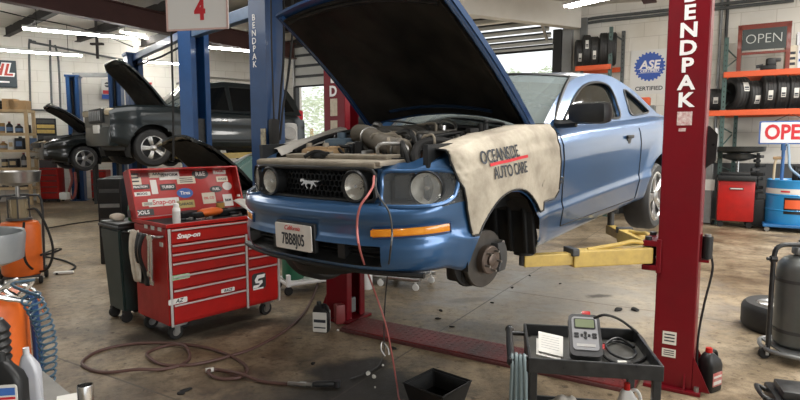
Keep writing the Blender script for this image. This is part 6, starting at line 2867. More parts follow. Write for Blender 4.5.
TYL = ['black tyre with white sticker low on the beam end beside the red post', 'black tyre, tallest at the start of the row under the orange beam', 'smaller black tyre second in the row under the chalkboard', 'black tyre third in the row under the chalkboard', 'black tyre fourth in the row under the chalkboard', 'black tyre fifth in the row, under the cardboard boxes', 'black tyre sixth in the row, cut by the picture edge']
for (px, r, w, yaw, tg, lb) in ((713, 11, 13, .2, -.1, TYL[0]), (735.5, 16.5, 17, .55, .35, TYL[1]), (751, 14.5, 14, .35, -.35, TYL[2]), (766, 16.5, 12.5, .15, -.2, TYL[3]), (779, 16.5, 12.5, .12, -.05, TYL[4]), (792, 16.5, 12.5, .1, -.1, TYL[5]), (805, 16.5, 12.5, .1, -.1, TYL[6])):
    place_tyre(px, 110, r, w, lb, tagf=tg, yaw=yaw)

# things on the top beam
def rack_top(px, d=.6):
    t, z = wall_td(px, 70, d)
    p = wallpt(t, d, zhi + .002)
    return p


a = on_wall(741, 71, .75)
fr = thing('chalkboard_sign', 'red-framed OPEN chalkboard standing on the top beam of the tyre rack', 'sign', rack_top(762, .75), WROT)
bm = B()
for x in (-.40, .40):
    box(bm, (x, 0, .43), (.075, .05, .90), Matrix.Rotation(-.06 * (1 if x > 0 else -1) * 0 - .0, 3, 'Y'), bev=.006)
box(bm, (0, 0, .865), (.88, .05, .10), bev=.006)
box(bm, (0, -.005, .36), (.76, .03, .05), bev=.004)
obj('frame', bm, mat('mahogany_frame', (.20, .035, .02), .4, var=(.11, .02, .014), scale=6, coat=.3), fr, smooth=False)
bm = B()
box(bm, (0, -.02, .62), (.72, .03, .40), bev=.004)
bd = obj('board', bm, mat('slate_board', (.045, .055, .055), .7, var=(.07, .08, .08), scale=6), fr, smooth=False)
text('chalk_lettering', 'OPEN', .26, mat('chalk', (.55, .57, .55), .9), bd, Matrix.Translation((0, -.037, .62)) @ Matrix.Rotation(PI / 2, 4, 'X'), .001, sx=.92, bold=-.004)
p = rack_top(768, .85)
t = thing('bench_vise', 'black machine part standing on the top beam in front of the chalkboard', 'machine part', p, WROT)
bm = B()
box(bm, (0, 0, .05), (.26, .16, .10), bev=.02)
box(bm, (.04, 0, .16), (.16, .14, .14), rz(.2), bev=.03)
obj('body', bm, 'black', t)
bm = B()
cyl(bm, (-.20, -.02, .08), (-.08, -.02, .10), .03)
box(bm, (.15, 0, .19), (.10, .12, .06), bev=.015)
obj('jaw', bm, 'darkgrey', t)
for (px, w, h, m_, lb, pr) in ((790, .21, .46, mat('carton_cream', (.62, .56, .44), .7, var=(.52, .45, .34), scale=5), 'cream carton with dark print on the top beam', 'darktext'), (802, .24, .70, mat('carton_white', (.64, .66, .68), .6), 'tall white and blue carton on the top beam at the picture edge', 'bluetext')):
    p = rack_top(px, .6)
    t = thing('carton', lb, 'box', p, WROT)
    bm = B()
    box(bm, (0, 0, h / 2), (w, .26, h), bev=.004)
    obj('box', bm, m_, t, smooth=False)
    for k in range(3):
        bm = B()
        box(bm, (.0, -.131, h * (.25 + .22 * k)), (w * .6, .003, .05))
        obj('printed_panel', bm, pr, t, smooth=False)
# hanging OPEN sign
_, z0 = wall_td(790, 132.5, .98)
tA, _ = wall_td(759, 132, .98)
tB = tA + .98
p = wallpt((tA + tB) / 2, 1.0, z0)
sg_ = thing('open_sign', 'white OPEN sign with red letters hanging below the tyre rack', 'sign', p, WROT)
bm = B()
prism(bm, rrect(tB - tA, .44, .02), .03, Matrix.Rotation(PI / 2, 4, 'X'))
obj('border', bm, mat('sign_blue_border', (.06, .13, .36), .5), sg_, smooth=False)
bm = B()
prism(bm, rrect(tB - tA - .05, .39, .015), .006, Matrix.Translation((0, -.03, 0)) @ Matrix.Rotation(PI / 2, 4, 'X'))
fc = obj('face', bm, mat('sign_white', (.72, .72, .74), .5), sg_, smooth=False)
text('sign_lettering', 'OPEN', .385, 'redtext', fc, Matrix.Translation((.0, -.0375, -.005)) @ Matrix.Rotation(PI / 2, 4, 'X'), .001, sx=.80, bold=.012)
bm = B()
tube(bm, [(-.25, -.015, .22), (-.02, -.01, .34), (0, -.01, .345), (.02, -.01, .34), (.25, -.015, .22)], .007, 6, 2)
obj('hanging_wire', bm, 'rubber', sg_)
# certification sign
_, z0 = wall_td(649, 72, .0)
tA, _ = wall_td(649.5, 72, .0)
p = wallpt(tA, .006, z0)
ase = thing('certification_sign', 'white sign with a blue toothed seal on the wall beside the red post', 'sign', p, WROT)
D_ = p.y
W_ = 33 * D_ / FPX / .93
H_ = 43 * D_ / FPX
bm = B()
box(bm, (0, -.004, 0), (W_, .012, H_), bev=.004)
pn_ = obj('panel', bm, mat('sign_panel_white', (.68, .67, .64), .5), ase, smooth=False)
gear = []
R0 = W_ * .40
NT = 24
for k in range(NT):
    a = 2 * PI * k / NT
    for da, rr in ((-.30, .90), (-.18, 1.0), (.18, 1.0), (.30, .90)):
        aa = a + da * 2 * PI / NT
        gear.append((R0 * rr * math.cos(aa), R0 * rr * math.sin(aa)))
bm = B()
prism(bm, gear, .006, Matrix.Translation((0, -.010, H_ * .12)) @ Matrix.Rotation(PI / 2, 4, 'X'))
ge = obj('toothed_seal', bm, 'bluetext', ase, smooth=False)
bm = B()
box(bm, (0, -.0165, H_ * .065), (R0 * 1.60, .002, .006))
box(bm, (0, -.0165, -H_ * .02), (R0 * 1.45, .002, .006))
obj('seal_rule', bm, 'whitetext', ge, smooth=False)
text('seal_lettering', 'ASE', .25, 'whitetext', ge, Matrix.Translation((0, -.017, H_ * .155)) @ Matrix.Rotation(PI / 2, 4, 'X'), .001, shear=.15, bold=.008)
text('seal_lettering', 'CERTIFIED', .085, 'whitetext', ge, Matrix.Translation((0, -.017, H_ * .025)) @ Matrix.Rotation(PI / 2, 4, 'X'), .001, shear=.15, bold=.003)
text('sign_lettering', 'CERTIFIED', .125, 'darktext', pn_, Matrix.Translation((0, -.011, -H_ * .375)) @ Matrix.Rotation(PI / 2, 4, 'X'), .001, bold=.003)

# corner tyre rack
D2F, D2B = .75, .15
t0, z_up = wall_td(611.5, 27, D2F)
t1, _ = wall_td(623, 27, D2B)
tl, _ = wall_td(576, 70, D2F)
_, z2 = wall_td(600, 65, D2F)
rk2 = thing('tyre_rack', 'grey-green upright rack with one orange beam of tyres by the bay door', 'rack')
rack_upright(rk2, t0, D2F, z_up, 'rackgreen')
rack_upright(rk2, t1 + .02, D2B, z_up, 'rackgrey')
rack_upright(rk2, tl + .0, D2B, z_up, 'rackgrey', holes=False)
rack_beam(rk2, tl, t0 + .03, D2F + .05, z2)
rack_beam(rk2, tl, t1, D2B, z2)
for k, z in enumerate((z_up - .12, z2 - .4, z2 - .9, z2 - 1.4, z2 - 1.9)):
    bm = B()
    cyl(bm, wallpt(t0, D2F - .02, z), wallpt(t1, D2B, z - .08), .016, seg=8)
    obj('brace', bm, 'rackgrey', rk2)
for i, (px, r, w, tg, yaw, lb) in enumerate(((579, 13.5, 10, -.4, .3, 'black tyre at the door end of the corner rack'), (586, 15.5, 10, .3, .25, 'black tyre with a white sticker second from the bay door'), (594, 14.5, 10, -.35, .22, 'black tyre third from the bay door on the corner rack'), (603, 16, 10, None, .2, 'black tyre fourth from the bay door on the corner rack'), (611, 16, 11, None, .2, 'black tyre at the upright of the corner rack'))):
    t, _ = wall_td(px, 64, .45)
    p = wallpt(t, .45, 0)
    r_ = r * p.y / FPX
    tyre_thing(lb, (p.x, p.y, z2 + r_ + .004), r_, w * p.y / FPX * .82, ACROSS * math.cos(yaw) + ALONG * math.sin(yaw), 'tyres on the corner rack', tg)
# red parts bin seen beside the coupe's tail
p = at(643, 100, 12.4)
t = thing('parts_bin', 'orange-red bin behind the tail of the blue coupe', 'bin', (p.x, p.y, 0), WROT)
bm = B()
box(bm, (0, 0, p.z + .05 - .09), (.30, .25, .18), bev=.02)
obj('bin', bm, 'beam', t)
bm = B()
box(bm, (0, 0, (p.z - .13) / 2), (.5, .3, p.z - .13))
obj('stand', bm, 'grey', t, smooth=False)

# ---- conduits on the rear wall
for (px, lb, m_) in ((721, 'thin grey conduit running up the rear wall beside the rack', 'grey'), (727, 'second grey conduit running up the rear wall beside the rack', 'darkgrey')):
    t, _ = wall_td(px, 20, .03)
    bm = B()
    cyl(bm, wallpt(t, .03, 1.2), wallpt(t, .03, 5.2), .03, seg=10)
    simple('conduit', bm, m_, lb, 'pipe')
for k, (y0, y1, lb) in enumerate(((17, 9, 'upper dark pipe crossing the rear wall under the ceiling'), (21, 13, 'lower dark pipe crossing the rear wall under the ceiling'))):
    bm = B()
    a, b_ = on_wall(592, y0, .06), on_wall(690, y1, .06)
    z = (a.z + b_.z) / 2
    a.z = b_.z = z
    c = on_wall(586, y0 + 10, .06)
    tube(bm, [c, Vector((c.x, c.y, z - .06)), a + (b_ - a) * .01, a.lerp(b_, .5), b_, b_ + (b_ - a) * .9], .035, 8, 4)
    simple('ceiling_pipe', bm, 'rackgrey', lb, 'pipe')
bm = B()
t, z = wall_td(584, 30, .08)
box(bm, wallpt(t, .08, z), (.16, .12, .55), rz(WROT), bev=.01)
simple('junction_box', bm, 'grey', 'grey electrical box in the corner above the tyre rack', 'electrical box', smooth=False)

# ================================================================== RED OIL DRAIN STATION
p = fl(741, 228)
o1 = thing('oil_drain_cabinet', 'red wheeled oil drain cabinet under a raised black bowl', 'oil drainer', (p.x, p.y + .25, 0), WROT + .06)
S1 = p.y / FPX
bm = B()
box(bm, (0, 0, .52), (.62, .46, .80), bev=.03)
obj('cabinet', bm, 'toolred', o1)
bm = B()
box(bm, (0, -.03, .96), (.66, .50, .11), bev=.03)
box(bm, (-.03, -.10, 1.04), (.5, .2, .07), bev=.02)
obj('tool_tray', bm, 'black', o1)
bm = B()
box(bm, (0, -.235, .76), (.24, .02, .04), bev=.006)
nb = obj('name_plate', bm, 'blackmetal', o1, smooth=False)
bm = B()
box(bm, (0, -.247, .76), (.20, .004, .018))
obj('plate_print', bm, 'paper', nb, smooth=False)
bm = B()
cyl(bm, (.02, .0, .95), (.02, .0, 1.30), .022, seg=14)
obj('stem', bm, 'chrome', o1)
bm = B()
Mb = Matrix.Translation((.02, 0, 1.28))
lathe(bm, [(.03, 0), (.14, .02), (.27, .06), (.28, .14), (.20, .15), (.20, .16), (.44, .20), (.455, .29), (.44, .29), (.40, .22), (.001, .19)], Mb, 44)
obj('bowl', bm, mat('bowl_black', (.018, .02, .02), .3), o1)
bm = B()
tube(bm, [(-.46, 0, 1.50), (-.56, 0, 1.52), (-.62, 0, 1.51)], .02, 8, 3)
obj('bowl_handle', bm, 'black', o1)
for x in (-.24, .24):
    for y in (-.18, .18):
        bm = B()
        lathe(bm, [(.001, -.018), (.05, -.018), (.058, -.008), (.058, .008), (.05, .018), (.001, .018)], Matrix.Translation((x, y, .058)) @ Matrix.Rotation(PI / 2, 4, 'X'), 20)
        box(bm, (x, y, .12), (.05, .05, .03))
        obj('caster', bm, 'rubber', o1)
# black equipment stand between the red cabinet and blue drum
p = fl(762, 229)
o2 = thing('equipment_stand', 'black cluttered equipment stand between the red cabinet and blue drum', 'stand', (p.x, p.y + .25, 0), WROT)
bm = B()
box(bm, (0, 0, .30), (.32, .28, .52), bev=.03)
obj('base', bm, 'black', o2)
bm = B()
cyl(bm, (0, 0, .55), (0, 0, 1.45), .03)
obj('mast', bm, 'blackmetal', o2)
for k in range(9):
    bm = B()
    z = .7 + .085 * k
    box(bm, (.04 * math.sin(k * 2.3), -.06, z), (.22 - .08 * (k % 2), .10, .06), rz(k * .7), bev=.015)
    obj('fitting', bm, ['black', 'rubber', 'darkgrey'][k % 3], o2)
# blue drum on a dolly with pump
p = fl(800, 233)
o3 = thing('oil_drum', 'blue oil drum with a hand pump on a blue wheeled dolly', 'drum', (p.x + .05, p.y + .35, 0), WROT)
bm = B()
prof = [(.001, .14), (.36, .14)]
for z in (.14, .40, .66, .92):
    prof += [(.375, z + .02), (.375, z + .11), (.39, z + .13), (.375, z + .15)]
prof = [(.001, .14), (.40, .14), (.41, .16), (.41, .38), (.425, .40), (.41, .42), (.41, .66), (.425, .68), (.41, .70), (.41, .93), (.42, .95), (.40, .96), (.39, .94), (.001, .94)]
lathe(bm, prof, None, 40)
dr = obj('drum', bm, mat('drum_blue', (.02, .26, .58), .35, var=(.015, .18, .42), scale=5, coat=.3), o3)
bm = B()
lathe(bm, [(.415, .70), (.415, .80)], None, 40)
lb_ = obj('label_band', bm, 'paper', dr)
bm = B()
n = 12
rows = []
for k in range(n + 1):
    a = -PI / 2 - .35 + 1.1 * k / n
    rows.append([bm.verts.new((.418 * math.cos(a), .418 * math.sin(a), z)) for z in (.34, .64)])
for q, r_ in zip(rows, rows[1:]):
    bm.faces.new((q[0], r_[0], r_[1], q[1]))
pl2 = obj('drum_label', bm, 'black', dr)
bm = B()
rows = []
for k in range(n + 1):
    a = -PI / 2 - .31 + 1.02 * k / n
    rows.append([bm.verts.new((.421 * math.cos(a), .421 * math.sin(a), z)) for z in (.44, .60)])
for q, r_ in zip(rows, rows[1:]):
    bm.faces.new((q[0], r_[0], r_[1], q[1]))
obj('label_print', bm, 'beam', pl2)
bm = B()
rows = []
for k in range(5):
    a = -PI / 2 - .5 + .35 * k / 4
    rows.append([bm.verts.new((.419 * math.cos(a), .419 * math.sin(a), z)) for z in (.735, .765)])
for q, r_ in zip(rows, rows[1:]):
    bm.faces.new((q[0], r_[0], r_[1], q[1]))
obj('label_print', bm, 'redtext', lb_)
bm = B()
box(bm, (0, 0, .115), (.90, .90, .05), bev=.01)
do = obj('dolly', bm, mat('drum_blue_dark', (.02, .12, .30), .4), o3, smooth=False)
for x, y in ((-.38, -.38), (.38, -.38), (.38, .38), (-.38, .38)):
    bm = B()
    lathe(bm, [(.001, -.016), (.04, -.016), (.046, -.008), (.046, .008), (.04, .016), (.001, .016)], Matrix.Translation((x, y, .046)) @ Matrix.Rotation(PI / 2, 4, 'X'), 18)
    obj('caster', bm, 'steel', do)
bm = B()
cyl(bm, (-.18, -.05, .94), (-.18, -.05, 1.50), .03)
cyl(bm, (-.18, -.05, 1.50), (-.18, -.05, 1.62), .045)
obj('pump', bm, mat('pump_blue', (.05, .14, .34), .4), o3)
bm = B()
tube(bm, [(-.18, -.05, 1.58), (-.12, -.12, 1.60), (-.10, -.2, 1.40), (-.08, -.26, 1.20), (.02, -.3, 1.08), (.16, -.28, .97)], .022, 8, 5)
obj('pump_hose', bm, mat('hose_blue_grey', (.20, .30, .42), .4), o3)
for k, (x, y, h, m_) in enumerate(((.02, -.1, .26, 'black'), (.14, .02, .34, 'darkgrey'), (.26, -.08, .22, 'black'), (.10, -.22, .16, 'rubber'))):
    bm = B()
    cyl(bm, (x, y, .94), (x, y, .94 + h), .05, .035, 14)
    box(bm, (x + .02, y, .94 + h), (.12, .06, .07), rz(k), bev=.02)
    obj('fitting', bm, m_, o3)
bm = B()
a = on_wall(776, 160, 1.0)
tube(bm, [on_wall(781, 158, 1.2), on_wall(776, 160, 1.2), on_wall(774, 172, 1.2), on_wall(773.5, 185, 1.2), on_wall(776, 199, 1.2), on_wall(780, 202, 1.2), on_wall(783, 195, 1.2), on_wall(785, 180, 1.2)], .022, 8, 5)
simple('cream_hose', bm, mat('hose_cream', (.55, .45, .30), .5), 'cream hose hanging in a loop beside the blue drum', 'hose')
bm = B()
box(bm, on_wall(778, 158, 1.2), (.16, .06, .06), rz(WROT), bev=.015)
simple('hose_gun', bm, 'tan', 'tan hose gun at the top of the cream hose', 'hose gun')
# grey cabinet behind the red post
p = fl(707, 224)
t = thing('steel_cabinet', 'narrow grey steel cabinet just behind the tall red post', 'cabinet', (p.x, p.y + .2, 0), WROT)
bm = B()
box(bm, (-.04, 0, .62), (.40, .40, 1.20), bev=.012)
obj('body', bm, 'grey', t, smooth=False)
bm = B()
box(bm, (.05, -.205, .80), (.30, .012, .22))
obj('panel', bm, 'paper', t, smooth=False)
bm = B()
for x in (-.2, .2):
    for y in (-.15, .15):
        cyl(bm, (x, y, 0), (x, y, .05), .03)
obj('feet', bm, 'rubber', t)
bm = B()
box(bm, (0, -.02, 1.30), (.36, .3, .15), bev=.03)
obj('machine_top', bm, 'black', t)
bm = B()
tube(bm, [on_wall(719, 150, .9), on_wall(713, 158, 1.0), on_wall(708, 165, 1.0)], .03, 8, 3)
tube(bm, [on_wall(716, 128, .98), on_wall(717, 140, .98), on_wall(716, 156, .98)], .045, 8, 3)
simple('tool_hanger', bm, 'alu', 'bare metal bracket hanging on the rack upright behind the red post', 'bracket')


# ================================================================== BLUE LIFTS
def blue_lift_post(parent, p, rot, h, word=None, w=.17, d=.16, flip=False):
    """p in world; parent Empty sits at the origin with no turn"""
    m = Matrix.Translation(p) @ Matrix.Rotation(rot, 4, 'Z')
    bm = B()
    prism(bm, [(-x, y) for x, y in reversed(channel(1, w, d, .03, .10))] if flip else channel(1, w, d, .03, .10), h, m @ Matrix.Translation((0, 0, .02)))
    o = obj('post', bm, 'liftblue', parent, smooth=False)
    bm = B()
    box(bm, m @ Vector((0, 0, .01)), (.42, .42, .02), m.to_3x3())
    obj('base_plate', bm, 'liftblue', o, smooth=False)
    bm = B()
    box(bm, m @ Vector((.0, 0, 1.3)), (.22, .20, 1.5), m.to_3x3())
    cyl(bm, m @ Vector((-.02, -.05, .05)), m @ Vector((-.02, -.05, h - .1)), .03, seg=10)
    obj('carriage', bm, 'blackmetal', o, smooth=False)
    bm = B()
    box(bm, m @ Vector((0, 0, h + .02)), (.40, .38, .06), m.to_3x3(), bev=.01)
    obj('top_cap', bm, 'liftblue', o, smooth=False)
    if word:
        for k, ch in enumerate(word):
            mt = m @ Matrix.Translation((-w * .35, -d - .004, h - .28 - .105 * k)) @ Matrix.Rotation(PI / 2, 4, 'X')
            text('lettering', ch, .12, 'whitetext', o, mt, .001, bold=.001)
    return o


HB = 3.6
PA = at(197, 145, 9.75)
PB_ = at(268.5, 145, 8.0)
PA2 = at(137, 145, 12.9)
PC = at(77, 145, 16.2)
PC2 = at(119, 145, 16.2)
for q in (PA, PB_, PA2, PC, PC2):
    q.z = 0
arot = math.atan2((PA - PA2).y, (PA - PA2).x)


def top_beam(name, parent, a, b_, z, r=.075, m_='liftblue'):
    bm = B()
    d = b_ - a
    box(bm, (a + b_) / 2 + Vector((0, 0, z)), (d.length, r * 1.5, r * 2), rz(math.atan2(d.y, d.x)), bev=.01)
    o = obj(name, bm, m_, parent, smooth=False)
    return o


bl1 = thing('two_post_lift', 'blue two-post lift with an overhead beam, carrying the dark raised SUV', 'lift')
blue_lift_post(bl1, PA, arot + .35, HB, w=.16, d=.19)
blue_lift_post(bl1, PA2, arot, HB)
bmb = top_beam('overhead_beam', bl1, PA2, PA, HB - .06, .07, 'liftblue')
bm = B()
tube(bm, [PA2 + Vector((0, .1, HB - .20)), (PA + PA2) / 2 + Vector((0, .1, HB - .24)), PA + Vector((0, .1, HB - .18))], .02, 6, 3)
obj('hydraulic_line', bm, 'rubber', bmb)
bl2 = thing('two_post_lift', 'tall blue lift post with white lettering just behind the coupe', 'lift')
blue_lift_post(bl2, PB_, -.62, HB + .02, 'BENDPAK', flip=True)
b_end = at(203, 40, 9.3)
b_end.z = 0
bmb = top_beam('overhead_beam', bl2, PB_ + Vector((-.1, 0, 0)), b_end + (b_end - PB_) * .15, HB - .14, .085, mat('beam_grey_blue', (.07, .12, .20), .4, .2, var=(.04, .06, .10), scale=5))
bm = B()
d = (b_end - PB_)
box(bm, PB_ + d * .52 + Vector((0, 0, HB - .13)) + Vector((-d.y, d.x, 0)).normalized() * (-.066) * (1 if Vector((-d.y, d.x, 0)).y > 0 else -1), (.75, .006, .09), rz(math.atan2(d.y, d.x)))
obj('maker_strip', bm, 'paper', bmb, smooth=False)
# black lock handle box and cables on the near blue post
m_ = Matrix.Translation(PB_) @ Matrix.Rotation(arot + PI + .25, 4, 'Z')
q_ = at(274, 132, 7.75)
bm = B()
box(bm, q_, (.14, .12, .36), rz(arot), bev=.04)
obj('lock_cover', bm, 'rubber', bl2)
q_ = at(263.5, 144, 7.76)
bm = B()
box(bm, q_, (.09, .02, .42), rz(arot + PI + .25))
obj('warning_label', bm, mat('label_cream_black', (.62, .54, .36), .5, var=(.05, .05, .05), scale=24, amt=.9), bl2, smooth=False)
for k, (pts, lb) in enumerate((([at(284, 10, 7.9), at(283.5, 60, 7.9), at(281, 90, 7.85), at(279, 118, 7.8), at(277, 140, 7.75)], 'black cable hanging close beside the tall blue post'), ([at(293, 25, 7.9), at(290, 60, 7.9), at(287, 84, 7.85), at(283, 108, 7.8), at(280, 140, 7.75)], 'black cable hanging slightly away from the tall blue post'))):
    bm = B()
    tube(bm, [pts[0] + Vector((0, 0, .35))] + pts, .016, 8, 5)
    simple('hanging_cable', bm, 'rubber', lb, 'cable')
bm = B()
tube(bm, [at(271, 0, 7.72), at(271.5, 40, 7.72), at(272.5, 75, 7.72), at(274, 120, 7.70)], .012, 6, 4)
obj('cable', bm, 'rubber', bl2)
bl3 = thing('two_post_lift', 'far blue two-post lift under the dark sedan by the white wall', 'lift')
HC = 3.52
blue_lift_post(bl3, PC, -PI / 2 + .3, HC)
blue_lift_post(bl3, PC2, -PI / 2 + .2, HC + .1)
top_beam('overhead_beam', bl3, PC, PC2, HC + .06, .06, 'grey')


# ================================================================== OTHER VEHICLES
def vehicle(t, L, prof_hood, W, zb, arches, paint, cut=(), NXs=90, grille_x=None):
    """lower body of a car in its own coordinates: x forward, y left. prof_hood = [(x, z of shoulder line)], W = half width"""
    xs = [L[0] + (L[1] - L[0]) * i / NXs for i in range(NXs + 1)]
    fr = [0, .06, .16, .34, .52, .70, .86, .95, 1.0]
    ins = [.10, .03, .0, .0, .015, .0, .01, .035, .10]
    half = []
    for x in xs:
        e = 0.0
        f = (x - L[0]) / (L[1] - L[0])
        nose = smooth01(.86, 1.0, f)
        tail = smooth01(.12, 0.0, f)
        w = W * (1 - .16 * nose ** 2 - .12 * tail ** 2)
        zt_ = interp(prof_hood, x)
        z0_ = zb + .10 * nose ** 2 + .12 * tail ** 2
        half.append([Vector((x, w - i_, z0_ + (zt_ - z0_) * v)) for v, i_ in zip(fr, ins)])
    # refine rows
    RF = 3
    rows = []
    for hrow in half:
        r = []
        for a, b_ in zip(hrow, hrow[1:]):
            for k in range(RF):
                r.append(a.lerp(b_, k / RF))
        r.append(hrow[-1])
        rows.append(r)
    bm = B()
    for sg in (1, -1):
        vs = {}
        for i, r in enumerate(rows):
            for j, p in enumerate(r):
                q = p.copy()
                for x, z, rr in arches:
                    d = math.hypot(q.x - x, q.z - z)
                    if abs(d - rr) < .035 and d > 1e-6:
                        q.x = x + (q.x - x) * rr / d
                        q.z = z + (q.z - z) * rr / d
                vs[i, j] = bm.verts.new((q.x, q.y * sg, q.z))
        for i in range(len(rows) - 1):
            for j in range(len(rows[0]) - 1):
                c = (rows[i][j] + rows[i + 1][j] + rows[i][j + 1] + rows[i + 1][j + 1]) / 4
                if any(math.hypot(c.x - x, c.z - z) < rr - .006 for x, z, rr in arches):
                    continue
                bm.faces.new((vs[i, j], vs[i + 1, j], vs[i + 1, j + 1], vs[i, j + 1]))
        if sg == 1:
            A_ = [vs[len(rows) - 1, j] for j in range(len(rows[0]))]
            B_ = [vs[0, j] for j in range(len(rows[0]))]
        else:
            A2 = [vs[len(rows) - 1, j] for j in range(len(rows[0]))]
            B2 = [vs[0, j] for j in range(len(rows[0]))]
    for X, Y in ((A_, A2), (B_, B2)):
        for j in range(len(X) - 1):
            bm.faces.new((X[j], X[j + 1], Y[j + 1], Y[j]))
    for v in [v for v in bm.verts if not v.link_faces]:
        bm.verts.remove(v)
    o = obj('body', bm, paint, t, angle=35)
    for x, z, rr in arches:
        for sg in (1, -1):
            bm = B()
            n = 18
            rws = []
            for k in range(n + 1):
                a = -.4 + (PI + .8) * k / n
                rws.append([bm.verts.new((x + rr * math.cos(a), y * sg, z + rr * math.sin(a))) for y in (W - .01, W - .35)])
            for p, q in zip(rws, rws[1:]):
                bm.faces.new((p[0], q[0], q[1], p[1]))
            bm.faces.new([q[1] for q in rws])
            obj('wheel_arch_liner', bm, 'rubber', t)
    return o


def house(t, W, side, wins, paint, glass, roof_m=None, tumble=.45, zbelt=1.0, crown=.05, win_off=.006):
    """cabin: side outline polygon (x, z) swept across, with glass panes on the flanks; front and rear slopes are glass"""
    def gy_(z):
        return W - max(0, z - zbelt) * tumble
    bm = B()
    N_ = len(side)
    cols = []
    for x, z in side:
        cols.append([bm.verts.new((x, gy_(z) * tt, z + (crown * (1 - tt * tt) if z > zbelt + .1 else 0))) for tt in (-1, -.6, -.2, .2, .6, 1)])
    for a, b_ in zip(cols, cols[1:]):
        for k in range(5):
            bm.faces.new((a[k], a[k + 1], b_[k + 1], b_[k]))
    for k, sg in ((5, 1), (0, -1)):
        vs = [c[k] for c in cols]
        for tri in tessellate_polygon([[Vector((x, z, 0)) for x, z in side]]):
            try:
                bm.faces.new([vs[i] for i in tri])
            except ValueError:
                pass
    cab = obj('cabin', bm, paint, t, angle=30)
    for l in wins:
        for sg in (1, -1):
            bm = B()
            vs = [bm.verts.new((x, (gy_(z) + win_off) * sg, z)) for x, z in l]
            for tri in tessellate_polygon([[Vector((x, z, 0)) for x, z in l]]):
                bm.faces.new([vs[i] for i in tri])
            w_ = obj('side_window', bm, glass, t)
            bm = B()
            tube(bm, [(x, (gy_(z) + win_off) * sg, z) for x, z in l], .014, 6, 1, closed=True)
            obj('window_trim', bm, 'black', w_)
    return cab, gy_


def pane(t, name, p, q, W0, W1, material, off=.01, n=8, bow=.06):
    """glass between a lower cross line at p=(x,z) and an upper one at q, half widths W0, W1"""
    bm = B()
    dx, dz = q[0] - p[0], q[1] - p[1]
    nl_ = Vector((dz, 0, -dx)).normalized()
    if nl_.z < 0:
        nl_ = -nl_
    rows = []
    for k in range(5):
        f = k / 4
        rows.append([bm.verts.new(Vector((p[0] + dx * f, (W0 + (W1 - W0) * f) * (-1 + 2 * j / n), p[1] + dz * f)) + nl_ * (off + bow * (1 - (-1 + 2 * j / n) ** 2))) for j in range(n + 1)])
    for a, b_ in zip(rows, rows[1:]):
        for k in range(n):
            bm.faces.new((a[k], a[k + 1], b_[k + 1], b_[k]))
    return obj(name, bm, material, t)


def lifted_hood(t, x0, z0_, L_, ang, W0, W1, paint, under, name='hood'):
    bm = B()
    d = Vector((math.cos(ang), 0, math.sin(ang)))
    nn = Vector((-math.sin(ang), 0, math.cos(ang)))
    n = 14
    rows = []
    for i in range(n + 1):
        a = i / n
        w = W0 + (W1 - W0) * a
        if a > .82:
            w *= math.sqrt(max(0.02, 1 - ((a - .82) / .18) ** 2 * .55))
        rows.append([bm.verts.new(Vector((x0, 0, z0_)) + d * (L_ * a) + Vector((0, w * (-1 + 2 * j / n), 0)) + nn * (.09 * (1 - (-1 + 2 * j / n) ** 2) + .05 * math.sin(PI * a))) for j in range(n + 1)])
    for a, b_ in zip(rows, rows[1:]):
        for k in range(n):
            bm.faces.new((a[k], a[k + 1], b_[k + 1], b_[k]))
    bmesh.ops.recalc_face_normals(bm, faces=bm.faces)
    bmesh.ops.solidify(bm, geom=list(bm.faces), thickness=.035)
    h = obj(name, bm, paint, t)
    bm = B()
    rows = []
    for i in range(n + 1):
        a = .05 + .86 * i / n
        w = (W0 + (W1 - W0) * a) * .86
        rows.append([bm.verts.new(Vector((x0, 0, z0_)) + d * (L_ * a) + Vector((0, w * (-1 + 2 * j / n), 0)) + nn * (.09 * (1 - (-1 + 2 * j / n) ** 2) + .05 * math.sin(PI * a) - .05 + .012 * math.sin(i * 1.9) * math.sin(j * 1.9))) for j in range(n + 1)])
    for a, b_ in zip(rows, rows[1:]):
        for k in range(n):
            bm.faces.new((a[k], a[k + 1], b_[k + 1], b_[k]))
    obj('hood_liner', bm, under, h)
    return h


dark_green = mat('suv_paint', (.012, .018, .018), .28, .1, var=(.018, .023, .023), scale=4, coat=.35, spec=.35)
suv_grey = mat('suv_flank', (.009, .014, .016), .3, .1, var=(.018, .023, .025), scale=4, coat=.35, spec=.35)
# ---- SUV
hd_ = Vector((-.72, -.69, 0)).normalized()
wf_ = at(151.5, 148, 11.1)
vrot = math.atan2(hd_.y, hd_.x)
LFT = Vector((-hd_.y, hd_.x, 0))
wr_ = .355
org = Vector((wf_.x, wf_.y, 0)) - hd_ * 1.42 - LFT * .80
suv = thing('suv', 'dark SUV raised on the blue lift with its hood open', 'car', (org.x, org.y, wf_.z - wr_), vrot)
SUVM = suv.matrix_basis.copy()
SUVM = Matrix.Translation(suv.location) @ Matrix.Rotation(vrot, 4, 'Z')
vehicle(suv, (-2.16, 2.16), [(-2.16, 1.02), (-2.0, 1.12), (-1.0, 1.10), (.7, 1.12), (1.0, 1.19), (1.8, 1.18), (2.05, 1.14), (2.16, 1.08)], .97, .34, ((1.42, wr_, .46), (-1.48, wr_, .46)), suv_grey)
SIDE_S = [(-2.02, 1.10), (-1.90, 1.45), (-1.74, 1.70), (-1.2, 1.76), (-.2, 1.77), (.25, 1.70), (.55, 1.45), (.98, 1.10)]
cab, gyS = house(suv, .93, SIDE_S, [[(.72, 1.14), (.50, 1.38), (.25, 1.60), (-.18, 1.66), (-.20, 1.14)], [(-.28, 1.14), (-.27, 1.66), (-1.05, 1.66), (-1.15, 1.14)], [(-1.24, 1.14), (-1.14, 1.65), (-1.62, 1.60), (-1.84, 1.18)]], suv_grey, 'glassdark', tumble=.30, zbelt=1.08)
